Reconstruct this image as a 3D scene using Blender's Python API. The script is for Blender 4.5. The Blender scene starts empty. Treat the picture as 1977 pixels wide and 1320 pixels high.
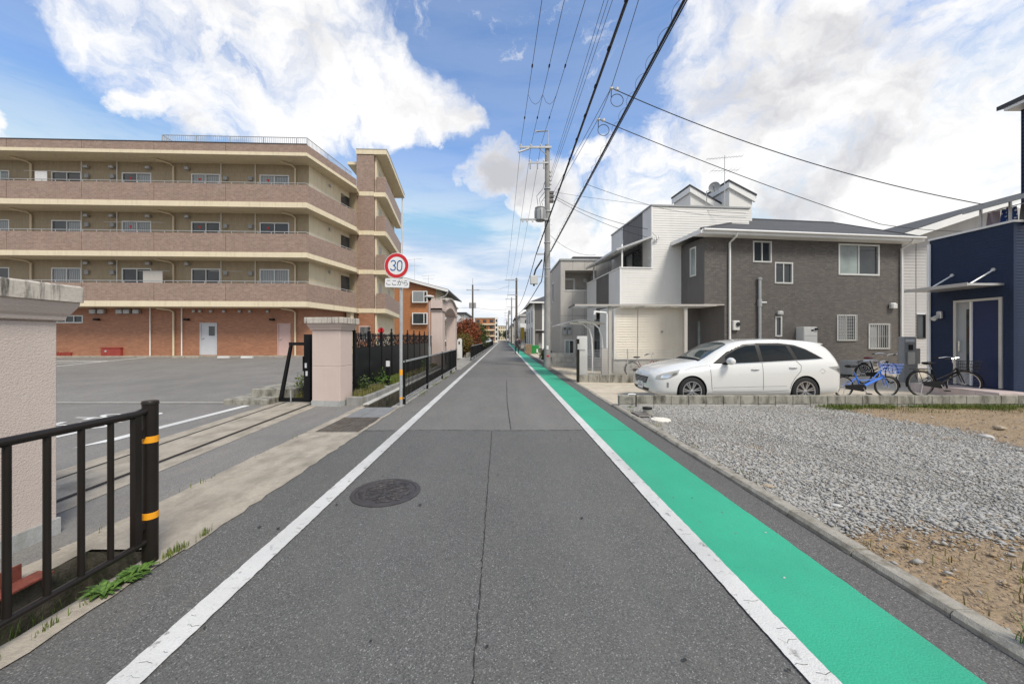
import bpy, bmesh, math, random
import numpy as np
from mathutils import Vector, Matrix
from mathutils.bvhtree import BVHTree

random.seed(7); RNG = np.random.default_rng(7)
R = math.radians
scene = bpy.context.scene
COL = scene.collection

# ---------------------------------------------------------------- camera
F, XV, YH, H = 710.0, 972.0, 653.0, 1.6           # focal length, vanishing point (photo pixels), eye height
cam_d = bpy.data.cameras.new('camera')
cam_d.sensor_width = 36.0
cam_d.lens = 36.0 * F / 1977.0
cam_d.shift_x = (988.5 - XV) / 1977.0
cam_d.shift_y = -(660.0 - YH) / 1977.0
cam_d.clip_start = 0.05
cam_d.clip_end = 6000.0
cam = bpy.data.objects.new('camera', cam_d)
cam.location = (0, 0, H)
cam.rotation_euler = (R(90), 0, 0)
COL.objects.link(cam)
scene.camera = cam

# ---------------------------------------------------------------- world: sky with broken cloud
SUN_EL, SUN_AZ = 52.0, 142.0                      # azimuth clockwise from the road direction (+Y)
world = bpy.data.worlds.new('World'); scene.world = world
world.use_nodes = True
wt = world.node_tree; wt.nodes.clear()
def WN(t, **k):
    n = wt.nodes.new(t)
    for a, b in k.items(): setattr(n, a, b)
    return n
def wl(a, b): wt.links.new(a, b)
def wmath(op, a, b=None, clamp=False):
    n = WN('ShaderNodeMath', operation=op, use_clamp=clamp)
    for i, s in enumerate((a, b)):
        if s is None: continue
        if isinstance(s, (int, float)): n.inputs[i].default_value = s
        else: wl(s, n.inputs[i])
    return n.outputs[0]
def wmap(s, a, b, c=0.0, d=1.0):
    n = WN('ShaderNodeMapRange', interpolation_type='SMOOTHSTEP')
    wl(s, n.inputs[0])
    for i, v in enumerate((a, b, c, d)): n.inputs[i + 1].default_value = v
    return n.outputs[0]
sky = WN('ShaderNodeTexSky', sky_type='NISHITA')
sky.sun_disc = False; sky.sun_elevation = R(SUN_EL); sky.sun_rotation = R(SUN_AZ)
sky.air_density = 1.0; sky.dust_density = 0.6; sky.ozone_density = 2.2
tc = WN('ShaderNodeTexCoord')
def wnoise(scale, detail, rough, vec, dist=0.0):
    n = WN('ShaderNodeTexNoise'); n.inputs['Scale'].default_value = scale
    n.inputs['Detail'].default_value = detail; n.inputs['Roughness'].default_value = rough
    n.inputs['Distortion'].default_value = dist
    wl(vec, n.inputs['Vector']); return n
dirv = tc.outputs['Generated']
warp = wnoise(6.0, 8, .6, dirv)
sub = WN('ShaderNodeVectorMath', operation='SUBTRACT'); wl(warp.outputs['Color'], sub.inputs[0]); sub.inputs[1].default_value = (.5, .5, .5)
sc_ = WN('ShaderNodeVectorMath', operation='SCALE'); wl(sub.outputs[0], sc_.inputs[0]); sc_.inputs['Scale'].default_value = .17
wd = WN('ShaderNodeVectorMath', operation='ADD'); wl(dirv, wd.inputs[0]); wl(sc_.outputs[0], wd.inputs[1])
wdn = WN('ShaderNodeVectorMath', operation='NORMALIZE'); wl(wd.outputs[0], wdn.inputs[0]); wd = wdn
# cloud masses: direction in the sky, angular radius (degrees), thickness
CLOUDS = [(-45.5, 32.0, 4.3, 0.82), (-42.1, 31.8, 5.1, 0.82), (-37.4, 33.6, 6.9, 0.82), (-37.4, 30.3, 5.0, 0.82), (-31.3, 32.7, 7.5, 0.82), (-27.7, 37.4, 6.8, 0.82), (-24.4, 32.8, 6.8, 0.82), (-30.1, 28.9, 4.9, 0.82), (-21.7, 29.5, 3.9, 0.82), (-18.1, 32.3, 4.5, 0.82), (-13.6, 31.8, 3.7, 0.82), (-9.0, 32.8, 3.4, 0.78), (-5.8, 31.8, 2.4, 0.78), (-21.7, 36.9, 4.2, 0.82), (-10.5, 30.1, 2.1, 0.78), (-54.5, 17.5, 2.6, 0.82), (-1.0, 24.5, 3.2, 0.85), (6.3, 20.6, 3.8, 0.85), (24.1, 22.5, 4.4, 0.80), (19.3, 19.3, 6.6, 0.80), (28.0, 26.0, 5.3, 0.80), (31.1, 31.2, 4.9, 0.80), (33.9, 34.7, 6.1, 0.80), (39.1, 30.2, 6.4, 0.80), (44.9, 30.6, 6.8, 0.80), (49.4, 24.8, 6.6, 0.80), (52.6, 26.9, 6.1, 0.80), (43.7, 22.3, 7.5, 0.80), (36.6, 20.6, 7.3, 0.80), (49.4, 16.5, 7.0, 0.80), (53.5, 17.4, 5.1, 0.80), (28.0, 16.2, 7.5, 0.80), (41.5, 13.8, 6.4, 0.80), (17.8, 13.1, 8.3, 0.80), (47.6, 12.0, 4.9, 0.80), (10.2, 17.2, 4.2, 0.80), (13.3, 24.8, 2.2, 0.80), (-43.4, 38.3, 7.8, 0.82), (-30.1, 44.0, 7.5, 0.82), (36.6, 41.9, 8.5, 0.80), (51.0, 35.1, 8.4, 0.80), (58.9, 20.1, 9.0, 0.80), (-43.4, 24.9, 1.6, 0.82), (-39.8, 25.4, 2.8, 0.82), (-35.3, 26.2, 2.7, 0.82), (-26.4, 27.8, 2.2, 0.82)]
acc = None
for az, el, rad, wgt in CLOUDS:
    c = (math.sin(R(az)) * math.cos(R(el)), math.cos(R(az)) * math.cos(R(el)), math.sin(R(el)))
    dp = WN('ShaderNodeVectorMath', operation='DOT_PRODUCT'); wl(wd.outputs[0], dp.inputs[0]); dp.inputs[1].default_value = c
    s = wmap(dp.outputs['Value'], math.cos(R(rad * 1.75)), math.cos(R(rad * .2)), 0.0, wgt)
    acc = s if acc is None else wmath('MAXIMUM', acc, s)
gen = wnoise(1.9, 5, .55, dirv)
sepd = WN('ShaderNodeSeparateXYZ'); wl(dirv, sepd.inputs[0])
behind = wmap(sepd.outputs['Y'], .35, -.1)
genc = wmath('MULTIPLY', wmap(gen.outputs['Fac'], .40, .60), behind)     # the same broken cloud goes on behind the camera
acc = wmath('MAXIMUM', acc, genc)
fb = wnoise(6.5, 12, .64, wd.outputs[0], .3)
den = wmath('ADD', acc, wmath('MULTIPLY', wmath('MULTIPLY', wmath('SUBTRACT', fb.outputs['Fac'], .5), 2.3), wmap(acc, .0, .35)))
den = wmap(den, .10, .85)
# thin stretched veil, stronger near the horizon
mapv = WN('ShaderNodeMapping'); mapv.inputs['Scale'].default_value = (1.2, 1.2, 7.0); wl(dirv, mapv.inputs['Vector'])
veil = wnoise(2.4, 7, .6, mapv.outputs[0], .3)
hor = wmap(sepd.outputs['Z'], .48, .06)
vfac = wmath('MULTIPLY', wmap(veil.outputs['Fac'], .30, .60), wmath('ADD', wmath('MULTIPLY', hor, .92), .08))
vfac = wmath('MAXIMUM', vfac, wmath('MULTIPLY', wmap(sepd.outputs['Z'], .26, .0), .82))
wis = wnoise(11.0, 10, .66, wd.outputs[0], .6); wfac = wmath('MULTIPLY', wmap(wis.outputs['Fac'], .56, .78), .75)
den2 = wmath('MAXIMUM', wmath('MAXIMUM', den, vfac), wfac)
shade = wnoise(3.6, 9, .58, wd.outputs[0], .3)
shf = wmath('MULTIPLY', wmap(shade.outputs['Fac'], .46, .70), den, True)
cc = WN('ShaderNodeMix', data_type='RGBA')
cc.inputs['A'].default_value = (10.9, 10.85, 10.8, 1); cc.inputs['B'].default_value = (6.2, 6.25, 6.65, 1)
wl(shf, cc.inputs['Factor'])
mixs = WN('ShaderNodeMix', data_type='RGBA')
skyg = WN('ShaderNodeMix', data_type='RGBA', blend_type='MULTIPLY'); skyg.inputs['Factor'].default_value = 1.0
wl(sky.outputs[0], skyg.inputs['A']); skyg.inputs['B'].default_value = (2.1, 2.3, 2.5, 1)
skym = WN('ShaderNodeVectorMath', operation='MINIMUM'); wl(skyg.outputs['Result'], skym.inputs[0]); skym.inputs[1].default_value = (4.6, 6.4, 8.9)
wl(den2, mixs.inputs['Factor']); wl(skym.outputs[0], mixs.inputs['A']); wl(cc.outputs['Result'], mixs.inputs['B'])
bg = WN('ShaderNodeBackground'); bg.inputs['Strength'].default_value = 0.076
wl(mixs.outputs['Result'], bg.inputs['Color'])
world.cycles.sampling_method = 'MANUAL'; world.cycles.sample_map_resolution = 256
wo = WN('ShaderNodeOutputWorld'); wl(bg.outputs[0], wo.inputs['Surface'])

# ---------------------------------------------------------------- sun, thinly veiled by cloud
sun_d = bpy.data.lights.new('sun', 'SUN'); sun_d.energy = 2.9; sun_d.angle = R(16); sun_d.color = (1.0, .93, .82)
sun = bpy.data.objects.new('sun', sun_d); COL.objects.link(sun)
sdir = Vector((math.sin(R(SUN_AZ)) * math.cos(R(SUN_EL)), math.cos(R(SUN_AZ)) * math.cos(R(SUN_EL)), math.sin(R(SUN_EL))))
sun.rotation_euler = sdir.to_track_quat('Z', 'Y').to_euler()
sun.location = (10, -10, 40)

scene.view_settings.view_transform = 'Standard'
scene.view_settings.look = 'None'
scene.view_settings.exposure = 0.34
scene.view_settings.gamma = 1.0
scene.render.engine = 'CYCLES'
scene.cycles.max_bounces = 6
scene.cycles.diffuse_bounces = 3
scene.cycles.use_denoising = True

# ---------------------------------------------------------------- helpers
def G(x, y, z=0.0):
    """photo pixel -> point on the level plane z"""
    t = (H - z) * F / (y - YH)
    return Vector(((x - XV) / F * t, t, z))
def D(x, y, Y):
    """photo pixel -> point at road distance Y"""
    return Vector(((x - XV) / F * Y, Y, H - (y - YH) / F * Y))
class Frame:
    """upright local frame: u runs along a facade, v into the building, z up"""
    def __init__(s, ox, oy, deg, oz=0.0):
        s.o = Vector((ox, oy, oz)); s.a = R(deg)
        s.U = Vector((math.cos(s.a), math.sin(s.a), 0)); s.V = Vector((-math.sin(s.a), math.cos(s.a), 0))
    def onv(s, x, y, v=0.0):
        d = Vector(((x - XV) / F, 1, -(y - YH) / F)); c = Vector((0, 0, H)) - s.o
        t = (v - c.dot(s.V)) / d.dot(s.V); p = c + d * t
        return p.dot(s.U), p.z
    def onu(s, x, y, u=0.0):
        d = Vector(((x - XV) / F, 1, -(y - YH) / F)); c = Vector((0, 0, H)) - s.o
        t = (u - c.dot(s.U)) / d.dot(s.U); p = c + d * t
        return p.dot(s.V), p.z
    def loc(s, X, Y):
        p = Vector((X, Y, 0)) - s.o
        return p.dot(s.U), p.dot(s.V)

def tag(o, label=None, cat=None, group=None, kind=None):
    if label: o['label'] = label
    if cat: o['category'] = cat
    if group: o['group'] = group
    if kind: o['kind'] = kind
    return o
def thing(name, label, cat, loc=(0, 0, 0), rz=0.0, group=None, kind=None):
    o = bpy.data.objects.new(name, None); COL.objects.link(o)
    o.empty_display_size = .2
    o.location = loc; o.rotation_euler = (0, 0, R(rz))
    return tag(o, label, cat, group, kind)
def link(name, me, mat=None, parent=None):
    o = bpy.data.objects.new(name, me); COL.objects.link(o)
    if mat is not None and not me.materials: me.materials.append(mat)
    if parent is not None: o.parent = parent
    return o
def copy_tree(o, parent=None):
    c = o.copy(); COL.objects.link(c); c.parent = parent
    for ch in o.children: copy_tree(ch, c)
    return c
class MB:
    def __init__(s): s.v = []; s.f = []
    def add(s, vs, fs):
        b = len(s.v); s.v += [tuple(p) for p in vs]; s.f += [tuple(i + b for i in f) for f in fs]; return s
    def box(s, x0, x1, y0, y1, z0, z1):
        return s.add([(x0, y0, z0), (x1, y0, z0), (x1, y1, z0), (x0, y1, z0), (x0, y0, z1), (x1, y0, z1), (x1, y1, z1), (x0, y1, z1)],
                     [(0, 3, 2, 1), (4, 5, 6, 7), (0, 1, 5, 4), (1, 2, 6, 5), (2, 3, 7, 6), (3, 0, 4, 7)])
    def bbox(s, x0, x1, y0, y1, z0, z1, b=.01):
        """box with chamfered upright and top edges"""
        def ring(d, z): return [(x0 + d, y0 + b + d, z), (x0 + b + d, y0 + d, z), (x1 - b - d, y0 + d, z), (x1 - d, y0 + b + d, z),
                                (x1 - d, y1 - b - d, z), (x1 - b - d, y1 - d, z), (x0 + b + d, y1 - d, z), (x0 + d, y1 - b - d, z)]
        return s.loft([ring(0, z0), ring(0, z1 - b), ring(b * .8, z1)])
    def loft(s, rings, caps=True, closed=True):
        n = len(rings[0]); vs = [p for r in rings for p in r]; fs = []
        m = n if closed else n - 1
        for i in range(len(rings) - 1):
            for j in range(m):
                k = (j + 1) % n
                fs.append((i * n + j, i * n + k, (i + 1) * n + k, (i + 1) * n + j))
        if caps:
            fs.append(tuple(reversed(range(n)))); fs.append(tuple((len(rings) - 1) * n + j for j in range(n)))
        return s.add(vs, fs)
    def prism(s, poly, z0, z1):
        """polygon in xy (ccw) extruded in z"""
        return s.loft([[(p[0], p[1], z0) for p in poly], [(p[0], p[1], z1) for p in poly]])
    def prismy(s, poly, y0, y1):
        """polygon in xz extruded along y"""
        return s.loft([[(p[0], y1, p[1]) for p in poly], [(p[0], y0, p[1]) for p in poly]])
    def prismx(s, poly, x0, x1):
        """polygon in yz extruded along x"""
        return s.loft([[(x0, p[0], p[1]) for p in poly], [(x1, p[0], p[1]) for p in poly]])
    def quad(s, a, b, c, d): return s.add([a, b, c, d], [(0, 1, 2, 3)])
    def poly(s, pts): return s.add(pts, [tuple(range(len(pts)))])
    def tube(s, path, r, n=8, caps=True):
        path = [Vector(p) for p in path]; rs = r if isinstance(r, (list, tuple)) else [r] * len(path)
        rings = []; ref = None
        for i, p in enumerate(path):
            t = (path[min(i + 1, len(path) - 1)] - path[max(i - 1, 0)])
            if t.length < 1e-9: t = Vector((0, 0, 1))
            t.normalize()
            if ref is None: ref = Vector((0, 0, 1)) if abs(t.z) < .9 else Vector((1, 0, 0))
            a = t.cross(ref); a.normalize(); b = a.cross(t); b.normalize(); ref = b
            rings.append([p + (a * math.cos(2 * math.pi * k / n) + b * math.sin(2 * math.pi * k / n)) * rs[i] for k in range(n)])
        return s.loft(rings, caps)
    def cyl(s, p0, p1, r0, r1=None, n=12): return s.tube([p0, p1], [r0, r0 if r1 is None else r1], n)
    def lathe(s, prof, c=(0, 0, 0), n=24, axis='z', caps=False):
        rings = []
        for r, h in prof:
            ring = []
            for k in range(n):
                a = 2 * math.pi * k / n; p, q = r * math.cos(a), r * math.sin(a)
                ring.append({'z': (c[0] + p, c[1] + q, c[2] + h), 'y': (c[0] + p, c[1] + h, c[2] + q), 'x': (c[0] + h, c[1] + p, c[2] + q)}[axis])
            rings.append(ring)
        return s.loft(rings, caps)
    def torus(s, c, R_, r, axis='y', n=28, m=8):
        rings = []
        for k in range(n + 1):
            a = 2 * math.pi * k / n; ring = []
            for j in range(m):
                b = 2 * math.pi * j / m; rr = R_ + r * math.cos(b); h = r * math.sin(b)
                p, q = rr * math.cos(a), rr * math.sin(a)
                ring.append({'z': (c[0] + p, c[1] + q, c[2] + h), 'y': (c[0] + p, c[1] + h, c[2] + q), 'x': (c[0] + h, c[1] + p, c[2] + q)}[axis])
            rings.append(ring)
        return s.loft(rings, False)
    def mesh(s, name='mesh', smooth=False):
        me = bpy.data.meshes.new(name); me.from_pydata(s.v, [], s.f); me.update()
        if smooth:
            me.shade_smooth()
            try: me.set_sharp_from_angle(angle=R(38))
            except Exception: pass
        return me
    def build(s, name, mat, parent=None, smooth=False):
        return link(name, s.mesh(name, smooth), mat, parent)
def fast_mesh(name, verts, faces_flat, k, mat, smooth=False):
    """verts (n,3) array, faces_flat (m,k) array"""
    me = bpy.data.meshes.new(name); n = len(verts); m = len(faces_flat)
    me.vertices.add(n); me.vertices.foreach_set('co', np.asarray(verts, dtype=np.float32).ravel())
    me.loops.add(m * k); me.loops.foreach_set('vertex_index', np.asarray(faces_flat, dtype=np.int32).ravel())
    me.polygons.add(m); me.polygons.foreach_set('loop_start', np.arange(0, m * k, k, dtype=np.int32))
    me.update(calc_edges=True); me.validate()
    if smooth: me.shade_smooth()
    me.materials.append(mat)
    return me

# ---------------------------------------------------------------- materials
MATS = {}
class NT:
    def __init__(s, name, rough=.6, metallic=0.0, spec=.5):
        s.m = bpy.data.materials.new(name); s.m.use_nodes = True; s.t = s.m.node_tree
        s.b = s.t.nodes['Principled BSDF']
        s.b.inputs['Roughness'].default_value = rough; s.b.inputs['Metallic'].default_value = metallic
        s.b.inputs['Specular IOR Level'].default_value = spec
        s.pos = s.n('ShaderNodeNewGeometry').outputs['Position']
        MATS[name] = s.m
    def n(s, t, **k):
        n = s.t.nodes.new(t)
        for a, b in k.items(): setattr(n, a, b)
        return n
    def l(s, a, b): s.t.links.new(a, b)
    def noise(s, scale, detail=5, rough=.55, vec=None, dist=0):
        n = s.n('ShaderNodeTexNoise'); n.inputs['Scale'].default_value = scale; n.inputs['Detail'].default_value = detail
        n.inputs['Roughness'].default_value = rough; n.inputs['Distortion'].default_value = dist
        s.l(vec or s.pos, n.inputs['Vector']); return n.outputs['Fac']
    def scaled(s, v):
        m = s.n('ShaderNodeMapping'); m.inputs['Scale'].default_value = v; s.l(s.pos, m.inputs['Vector']); return m.outputs[0]
    def map(s, f, a, b, c=0, d=1):
        n = s.n('ShaderNodeMapRange'); s.l(f, n.inputs[0])
        for i, v in enumerate((a, b, c, d)): n.inputs[i + 1].default_value = v
        return n.outputs[0]
    def math(s, op, a, b):
        n = s.n('ShaderNodeMath', operation=op)
        for i, q in enumerate((a, b)):
            if isinstance(q, (int, float)): n.inputs[i].default_value = q
            else: s.l(q, n.inputs[i])
        return n.outputs[0]
    def mix(s, f, a, b):
        n = s.n('ShaderNodeMix', data_type='RGBA')
        for k, q in (('Factor', f), ('A', a), ('B', b)):
            if isinstance(q, (tuple, list)): n.inputs[k].default_value = tuple(q)[:3] + (1,)
            elif isinstance(q, (int, float)): n.inputs[k].default_value = q
            else: s.l(q, n.inputs[k])
        return n.outputs['Result']
    def color(s, c):
        if isinstance(c, (tuple, list)): s.b.inputs['Base Color'].default_value = tuple(c)[:3] + (1,)
        else: s.l(c, s.b.inputs['Base Color'])
    def bump(s, h, strength=.3, dist=.01):
        b = s.n('ShaderNodeBump'); b.inputs['Strength'].default_value = strength; b.inputs['Distance'].default_value = dist
        s.l(h, b.inputs['Height']); s.l(b.outputs[0], s.b.inputs['Normal'])
def dk(c, k): return tuple(min(1, x * k) for x in c)
def pm(name, c, rough=.6, var=.12, scale=3.0, fine=60.0, bump=.0, bdist=.004, metallic=0.0, spec=.5, grime=0.0, gcol=(.10, .095, .085), coat=0.0):
    t = NT(name, rough, metallic, spec)
    col = t.mix(t.map(t.noise(scale, 6), .3, .7), dk(c, 1 - var), dk(c, 1 + var))
    if fine:
        f = t.noise(fine, 3, .6)
        col = t.mix(t.map(f, .35, .65, 0, .5), col, dk(c, 1 - var * 1.4))
        if bump: t.bump(f, bump, bdist)
    if grime:
        gs = t.noise(1.0, 7, .62, t.scaled((7, 7, .9)))
        col = t.mix(t.map(gs, .50, .72, 0, grime), col, gcol)
        t.l(t.map(gs, .4, .7, rough - .08, min(1, rough + .12)), t.b.inputs['Roughness'])
    t.color(col)
    if coat: t.b.inputs['Coat Weight'].default_value = coat; t.b.inputs['Coat Roughness'].default_value = .04
    return t.m
def tile(name, c1, c2, mortar, bw, rh, ms=.004, rough=.55, big=.12, squash=True):
    t = NT(name, rough)
    sep = t.n('ShaderNodeSeparateXYZ'); t.l(t.pos, sep.inputs[0])
    cmb = t.n('ShaderNodeCombineXYZ'); t.l(t.math('ADD', sep.outputs[0], sep.outputs[1]), cmb.inputs[0]); t.l(sep.outputs[2], cmb.inputs[1])
    b = t.n('ShaderNodeTexBrick'); t.l(cmb.outputs[0], b.inputs['Vector'])
    b.inputs['Scale'].default_value = 1.0; b.inputs['Brick Width'].default_value = bw; b.inputs['Row Height'].default_value = rh
    b.inputs['Mortar Size'].default_value = ms; b.inputs['Mortar Smooth'].default_value = .3; b.inputs['Bias'].default_value = -.1
    for k, c in (('Color1', c1), ('Color2', c2), ('Mortar', mortar)): b.inputs[k].default_value = tuple(c) + (1,)
    # each brick takes its own shade
    wn = t.n('ShaderNodeTexWhiteNoise', noise_dimensions='2D')
    sn = t.n('ShaderNodeVectorMath', operation='SNAP'); t.l(cmb.outputs[0], sn.inputs[0]); sn.inputs[1].default_value = (bw * .5, rh, 1)
    t.l(sn.outputs[0], wn.inputs['Vector'])
    col = t.mix(t.map(wn.outputs[0], 0, 1, .0, .5), b.outputs['Color'], dk(c2, .75))
    col = t.mix(t.map(t.noise(.8, 5), .3, .7, 0, big * 2), col, dk(c1, .72))
    st = t.noise(1.0, 6, .6, t.scaled((3.5, 3.5, .45)))
    col = t.mix(t.map(st, .52, .8, 0, .28), col, dk(mortar, .55))
    t.color(col); t.bump(b.outputs['Fac'], -.35, .004)
    return t.m
def asphalt(name, base, speck, warm=(1, 1, 1), blot=.4):
    t = NT(name, .86, 0, .35)
    v = t.n('ShaderNodeTexVoronoi'); v.inputs['Scale'].default_value = 175; t.l(t.pos, v.inputs['Vector'])
    sep = t.n('ShaderNodeSeparateColor'); t.l(v.outputs['Color'], sep.inputs[0])
    g = tuple(base * w for w in warm)
    col = t.mix(sep.outputs[0], dk(g, .62), dk(g, 1.38))
    col = t.mix(t.map(sep.outputs[1], .90, .99, 0, .7), col, (speck, speck * .98, speck * .94))      # pale chippings
    col = t.mix(t.map(sep.outputs[2], .90, .97, 0, .75), col, dk(g, .35))
    big = t.noise(.55, 7, .6)
    col = t.mix(t.map(big, .35, .68, 0, blot), col, dk(g, .72))
    mid = t.noise(3.2, 6, .65, t.scaled((1.4, .5, 1)))
    col = t.mix(t.map(mid, .45, .75, 0, .38), col, tuple(q * 1.25 for q in (g[0] * 1.06, g[1], g[2] * .92)))
    wx = t.n('ShaderNodeSeparateXYZ'); t.l(t.pos, wx.inputs[0])
    tw = t.math('ABSOLUTE', t.math('SUBTRACT', t.math('ABSOLUTE', t.math('ADD', wx.outputs[0], .12), 0), .78), 0)
    tn = t.math('MULTIPLY', t.map(tw, .42, .05), t.map(t.noise(.8, 5), .3, .7))
    col = t.mix(t.math('MULTIPLY', tn, .30), col, dk(g, 1.35))
    st = t.noise(2.3, 4, .6)
    col = t.mix(t.map(st, .70, .76, 0, .45), col, dk(g, .55))                                           # old oil stains
    t.color(col)
    h = t.math('ADD', t.math('MULTIPLY', v.outputs['Distance'], -1.0), t.math('MULTIPLY', t.noise(14, 4), 1.2))
    t.bump(h, .30, .004)
    return t.m
M_road = asphalt('asphalt_near', .108, .40, (1.02, 1.01, .97))
M_road2 = asphalt('asphalt_far', .148, .40, (1.04, 1.01, .95))
M_lot = asphalt('asphalt_parking', .185, .42, (1.05, 1.01, .95), .75)
M_shoulder = asphalt('asphalt_shoulder', .105, .34, (1.03, 1.0, .96))
def paint(name, c, wear, under, scale=9.0, rough=.6):
    t = NT(name, rough, 0, .4)
    n1 = t.noise(scale, 8, .68); n2 = t.noise(1.1, 5, .55)
    col = t.mix(t.map(n2, .35, .7), dk(c, 1.05), dk(c, .86))
    sc = t.noise(1.0, 5, .6, t.scaled((26, 5, 1)))
    m = t.math('MAXIMUM', t.map(n1, 1 - wear, 1 - wear + .09), t.map(sc, .66, .72, 0, wear * 1.6))
    col = t.mix(m, col, under)
    gr = t.noise(55, 5, .7); col = t.mix(t.map(gr, .55, .75, 0, .35), col, under)
    dr = t.noise(.9, 7, .65, t.scaled((1.6, .35, 1))); col = t.mix(t.map(dr, .46, .72, 0, .42), col, dk(under, 1.25))
    v = t.n('ShaderNodeTexVoronoi'); v.inputs['Scale'].default_value = 105; t.l(t.pos, v.inputs['Vector'])
    col = t.mix(t.map(v.outputs['Distance'], .05, .6, .14, 0), col, dk(c, .5))
    t.color(col); t.bump(t.math('MULTIPLY', v.outputs['Distance'], -1.0), .4, .005)
    return t.m
M_white = paint('road_paint_white', (.60, .595, .575), .41, (.16, .155, .15))
M_green = paint('road_paint_green', (.031, .362, .215), .35, (.042, .20, .135), 6.0)
M_lotwhite = paint('parking_paint', (.70, .70, .68), .30, (.2, .195, .19))
def concrete(name, c, grime=.45, bump=.4, gcol=(.12, .11, .095), rough=.85, st=(5.5, 5.5, 1.3), lo=.50, hi=.74):
    t = NT(name, rough, 0, .3)
    n1 = t.noise(2.2, 7, .62); n2 = t.noise(38, 5, .6); n3 = t.noise(130, 2, .5)
    col = t.mix(t.map(n1, .3, .72), dk(c, 1.1), dk(c, .78))
    col = t.mix(t.map(n2, .4, .7, 0, .45), col, dk(c, .70))
    g = t.noise(1.0, 7, .64, t.scaled(st))
    col = t.mix(t.map(g, lo, hi, 0, grime), col, gcol)
    t.color(col); t.bump(t.math('ADD', n2, t.math('MULTIPLY', n3, .5)), bump, .008)
    return t.m
M_conc = concrete('concrete_tan', (.40, .355, .29), .7, .9, (.165, .145, .115), st=(4.2, 2.4, 3), lo=.44, hi=.70)
M_concg = concrete('concrete_grey', (.33, .32, .29))
M_concl = concrete('concrete_pale', (.50, .49, .46), .3)
M_concd = concrete('concrete_dark', (.20, .19, .165), .6)
M_slab = concrete('concrete_slab', (.54, .475, .375), .25)
M_block = concrete('concrete_block', (.33, .315, .27), .9, .5, (.065, .062, .05), st=(6, 6, 2), lo=.44, hi=.66)
M_blockl = concrete('concrete_block_light', (.42, .415, .39), .55, .4)
M_cap = concrete('pier_cap_stone', (.52, .475, .42), .95, .5, (.06, .055, .048), st=(15, 15, 1.6), lo=.50, hi=.66)
M_granite = concrete('granite_block', (.30, .295, .28), .5, .6)
def stucco(name, c):
    t = NT(name, .88, 0, .25)
    v = t.n('ShaderNodeTexVoronoi', feature='SMOOTH_F1'); v.inputs['Scale'].default_value = 85; t.l(t.scaled((1, 1, 1.5)), v.inputs['Vector'])
    n = t.noise(75, 4, .6)
    col = t.mix(t.map(t.noise(1.3, 6), .3, .7), dk(c, 1.04), dk(c, .93))
    col = t.mix(t.map(n, .52, .75, 0, .30), col, dk(c, .72))
    col = t.mix(t.map(t.noise(1, 6, .6, t.scaled((6, 6, .7))), .56, .8, 0, .22), col, dk(c, .6))
    t.color(col); t.bump(t.math('ADD', v.outputs['Distance'], n), .5, .005)
    return t.m
M_pier = stucco('pink_stucco', (.56, .48, .435))
M_pier2 = pm('pink_render', (.55, .445, .40), .8, .05, 1.5, 90, .25, .003, grime=.12, gcol=(.36, .29, .27))
M_pierbase = concrete('pier_base', (.42, .43, .42), .5)
M_tile = tile('parapet_tile', (.33, .228, .180), (.245, .158, .122), (.40, .33, .275), .24, .075, .007)
M_tan = tile('tan_wall_tile', (.43, .345, .225), (.39, .31, .20), (.30, .245, .165), .06, .24, .005, .6, .08)
M_brick = tile('orange_brick_tile', (.40, .182, .098), (.305, .132, .072), (.33, .20, .135), .30, .075, .006)
M_brick2 = tile('brown_gable_tile', (.46, .19, .075), (.39, .155, .06), (.32, .15, .075), .30, .08, .004)
M_cream = pm('cream_render', (.70, .61, .44), .75, .05, 1.2, 60, .15, grime=.38, gcol=(.40, .34, .24))
M_beigepipe = pm('beige_pipe', (.66, .55, .38), .45, .05)
M_whitepipe = pm('white_pipe', (.78, .78, .76), .4, .04)
M_dbrick = tile('dark_cladding', (.150, .134, .121), (.088, .080, .075), (.066, .061, .058), .22, .072, .007, .62, .22)
M_dgrey = pm('dark_grey_cladding', (.115, .108, .105), .6, .08, 2, 80, .3, .003, grime=.2, gcol=(.07, .067, .065))
M_sidw = pm('white_siding', (.70, .69, .665), .5, .04, 1.4, 0, grime=.10, gcol=(.45, .44, .42))
M_sidb = pm('cream_siding', (.74, .69, .60), .5, .04, 1.4, 0, grime=.12, gcol=(.45, .42, .36))
M_sidg = pm('grey_siding', (.44, .43, .425), .55, .05, 1.4, 0, grime=.12, gcol=(.3, .29, .28))
M_blue = pm('navy_siding', (.014, .026, .060), .5, .12, 1.5, 0, spec=.28, grime=.25, gcol=(.022, .03, .05))
M_bdoor = pm('blue_door_paint', (.005, .018, .075), .38, .08, 2)
M_btrim = pm('greige_panel', (.44, .415, .385), .6, .05, 1.2, 70, .15, grime=.22, gcol=(.28, .26, .24))
M_shingle = tile('roof_shingle', (.085, .087, .092), (.06, .062, .068), (.035, .036, .04), .35, .13, .008, .85, .2)
M_roofdark = pm('roof_sheet_dark', (.035, .035, .042), .5, .1)
M_fascia = pm('white_fascia', (.76, .76, .75), .4, .04, 2, 0, grime=.1, gcol=(.5, .5, .48))
M_alu = pm('aluminium', (.55, .55, .54), .38, .05, metallic=.6)
M_steel = pm('galvanised_steel', (.46, .47, .48), .48, .12, 6, 40, .1, metallic=.55)
M_sash = pm('window_sash', (.62, .62, .60), .35, .04, metallic=.3)
M_sashd = pm('window_sash_dark', (.05, .05, .052), .35, .05)
M_blackm = pm('black_iron', (.007, .007, .008), .5, .2, 8, 50, .15, .002, spec=.25)
M_brownm = pm('dark_brown_steel', (.014, .011, .009), .36, .15, 5, 0, spec=.32)
M_orange = pm('orange_reflector', (.85, .36, .015), .35, .05)
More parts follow.
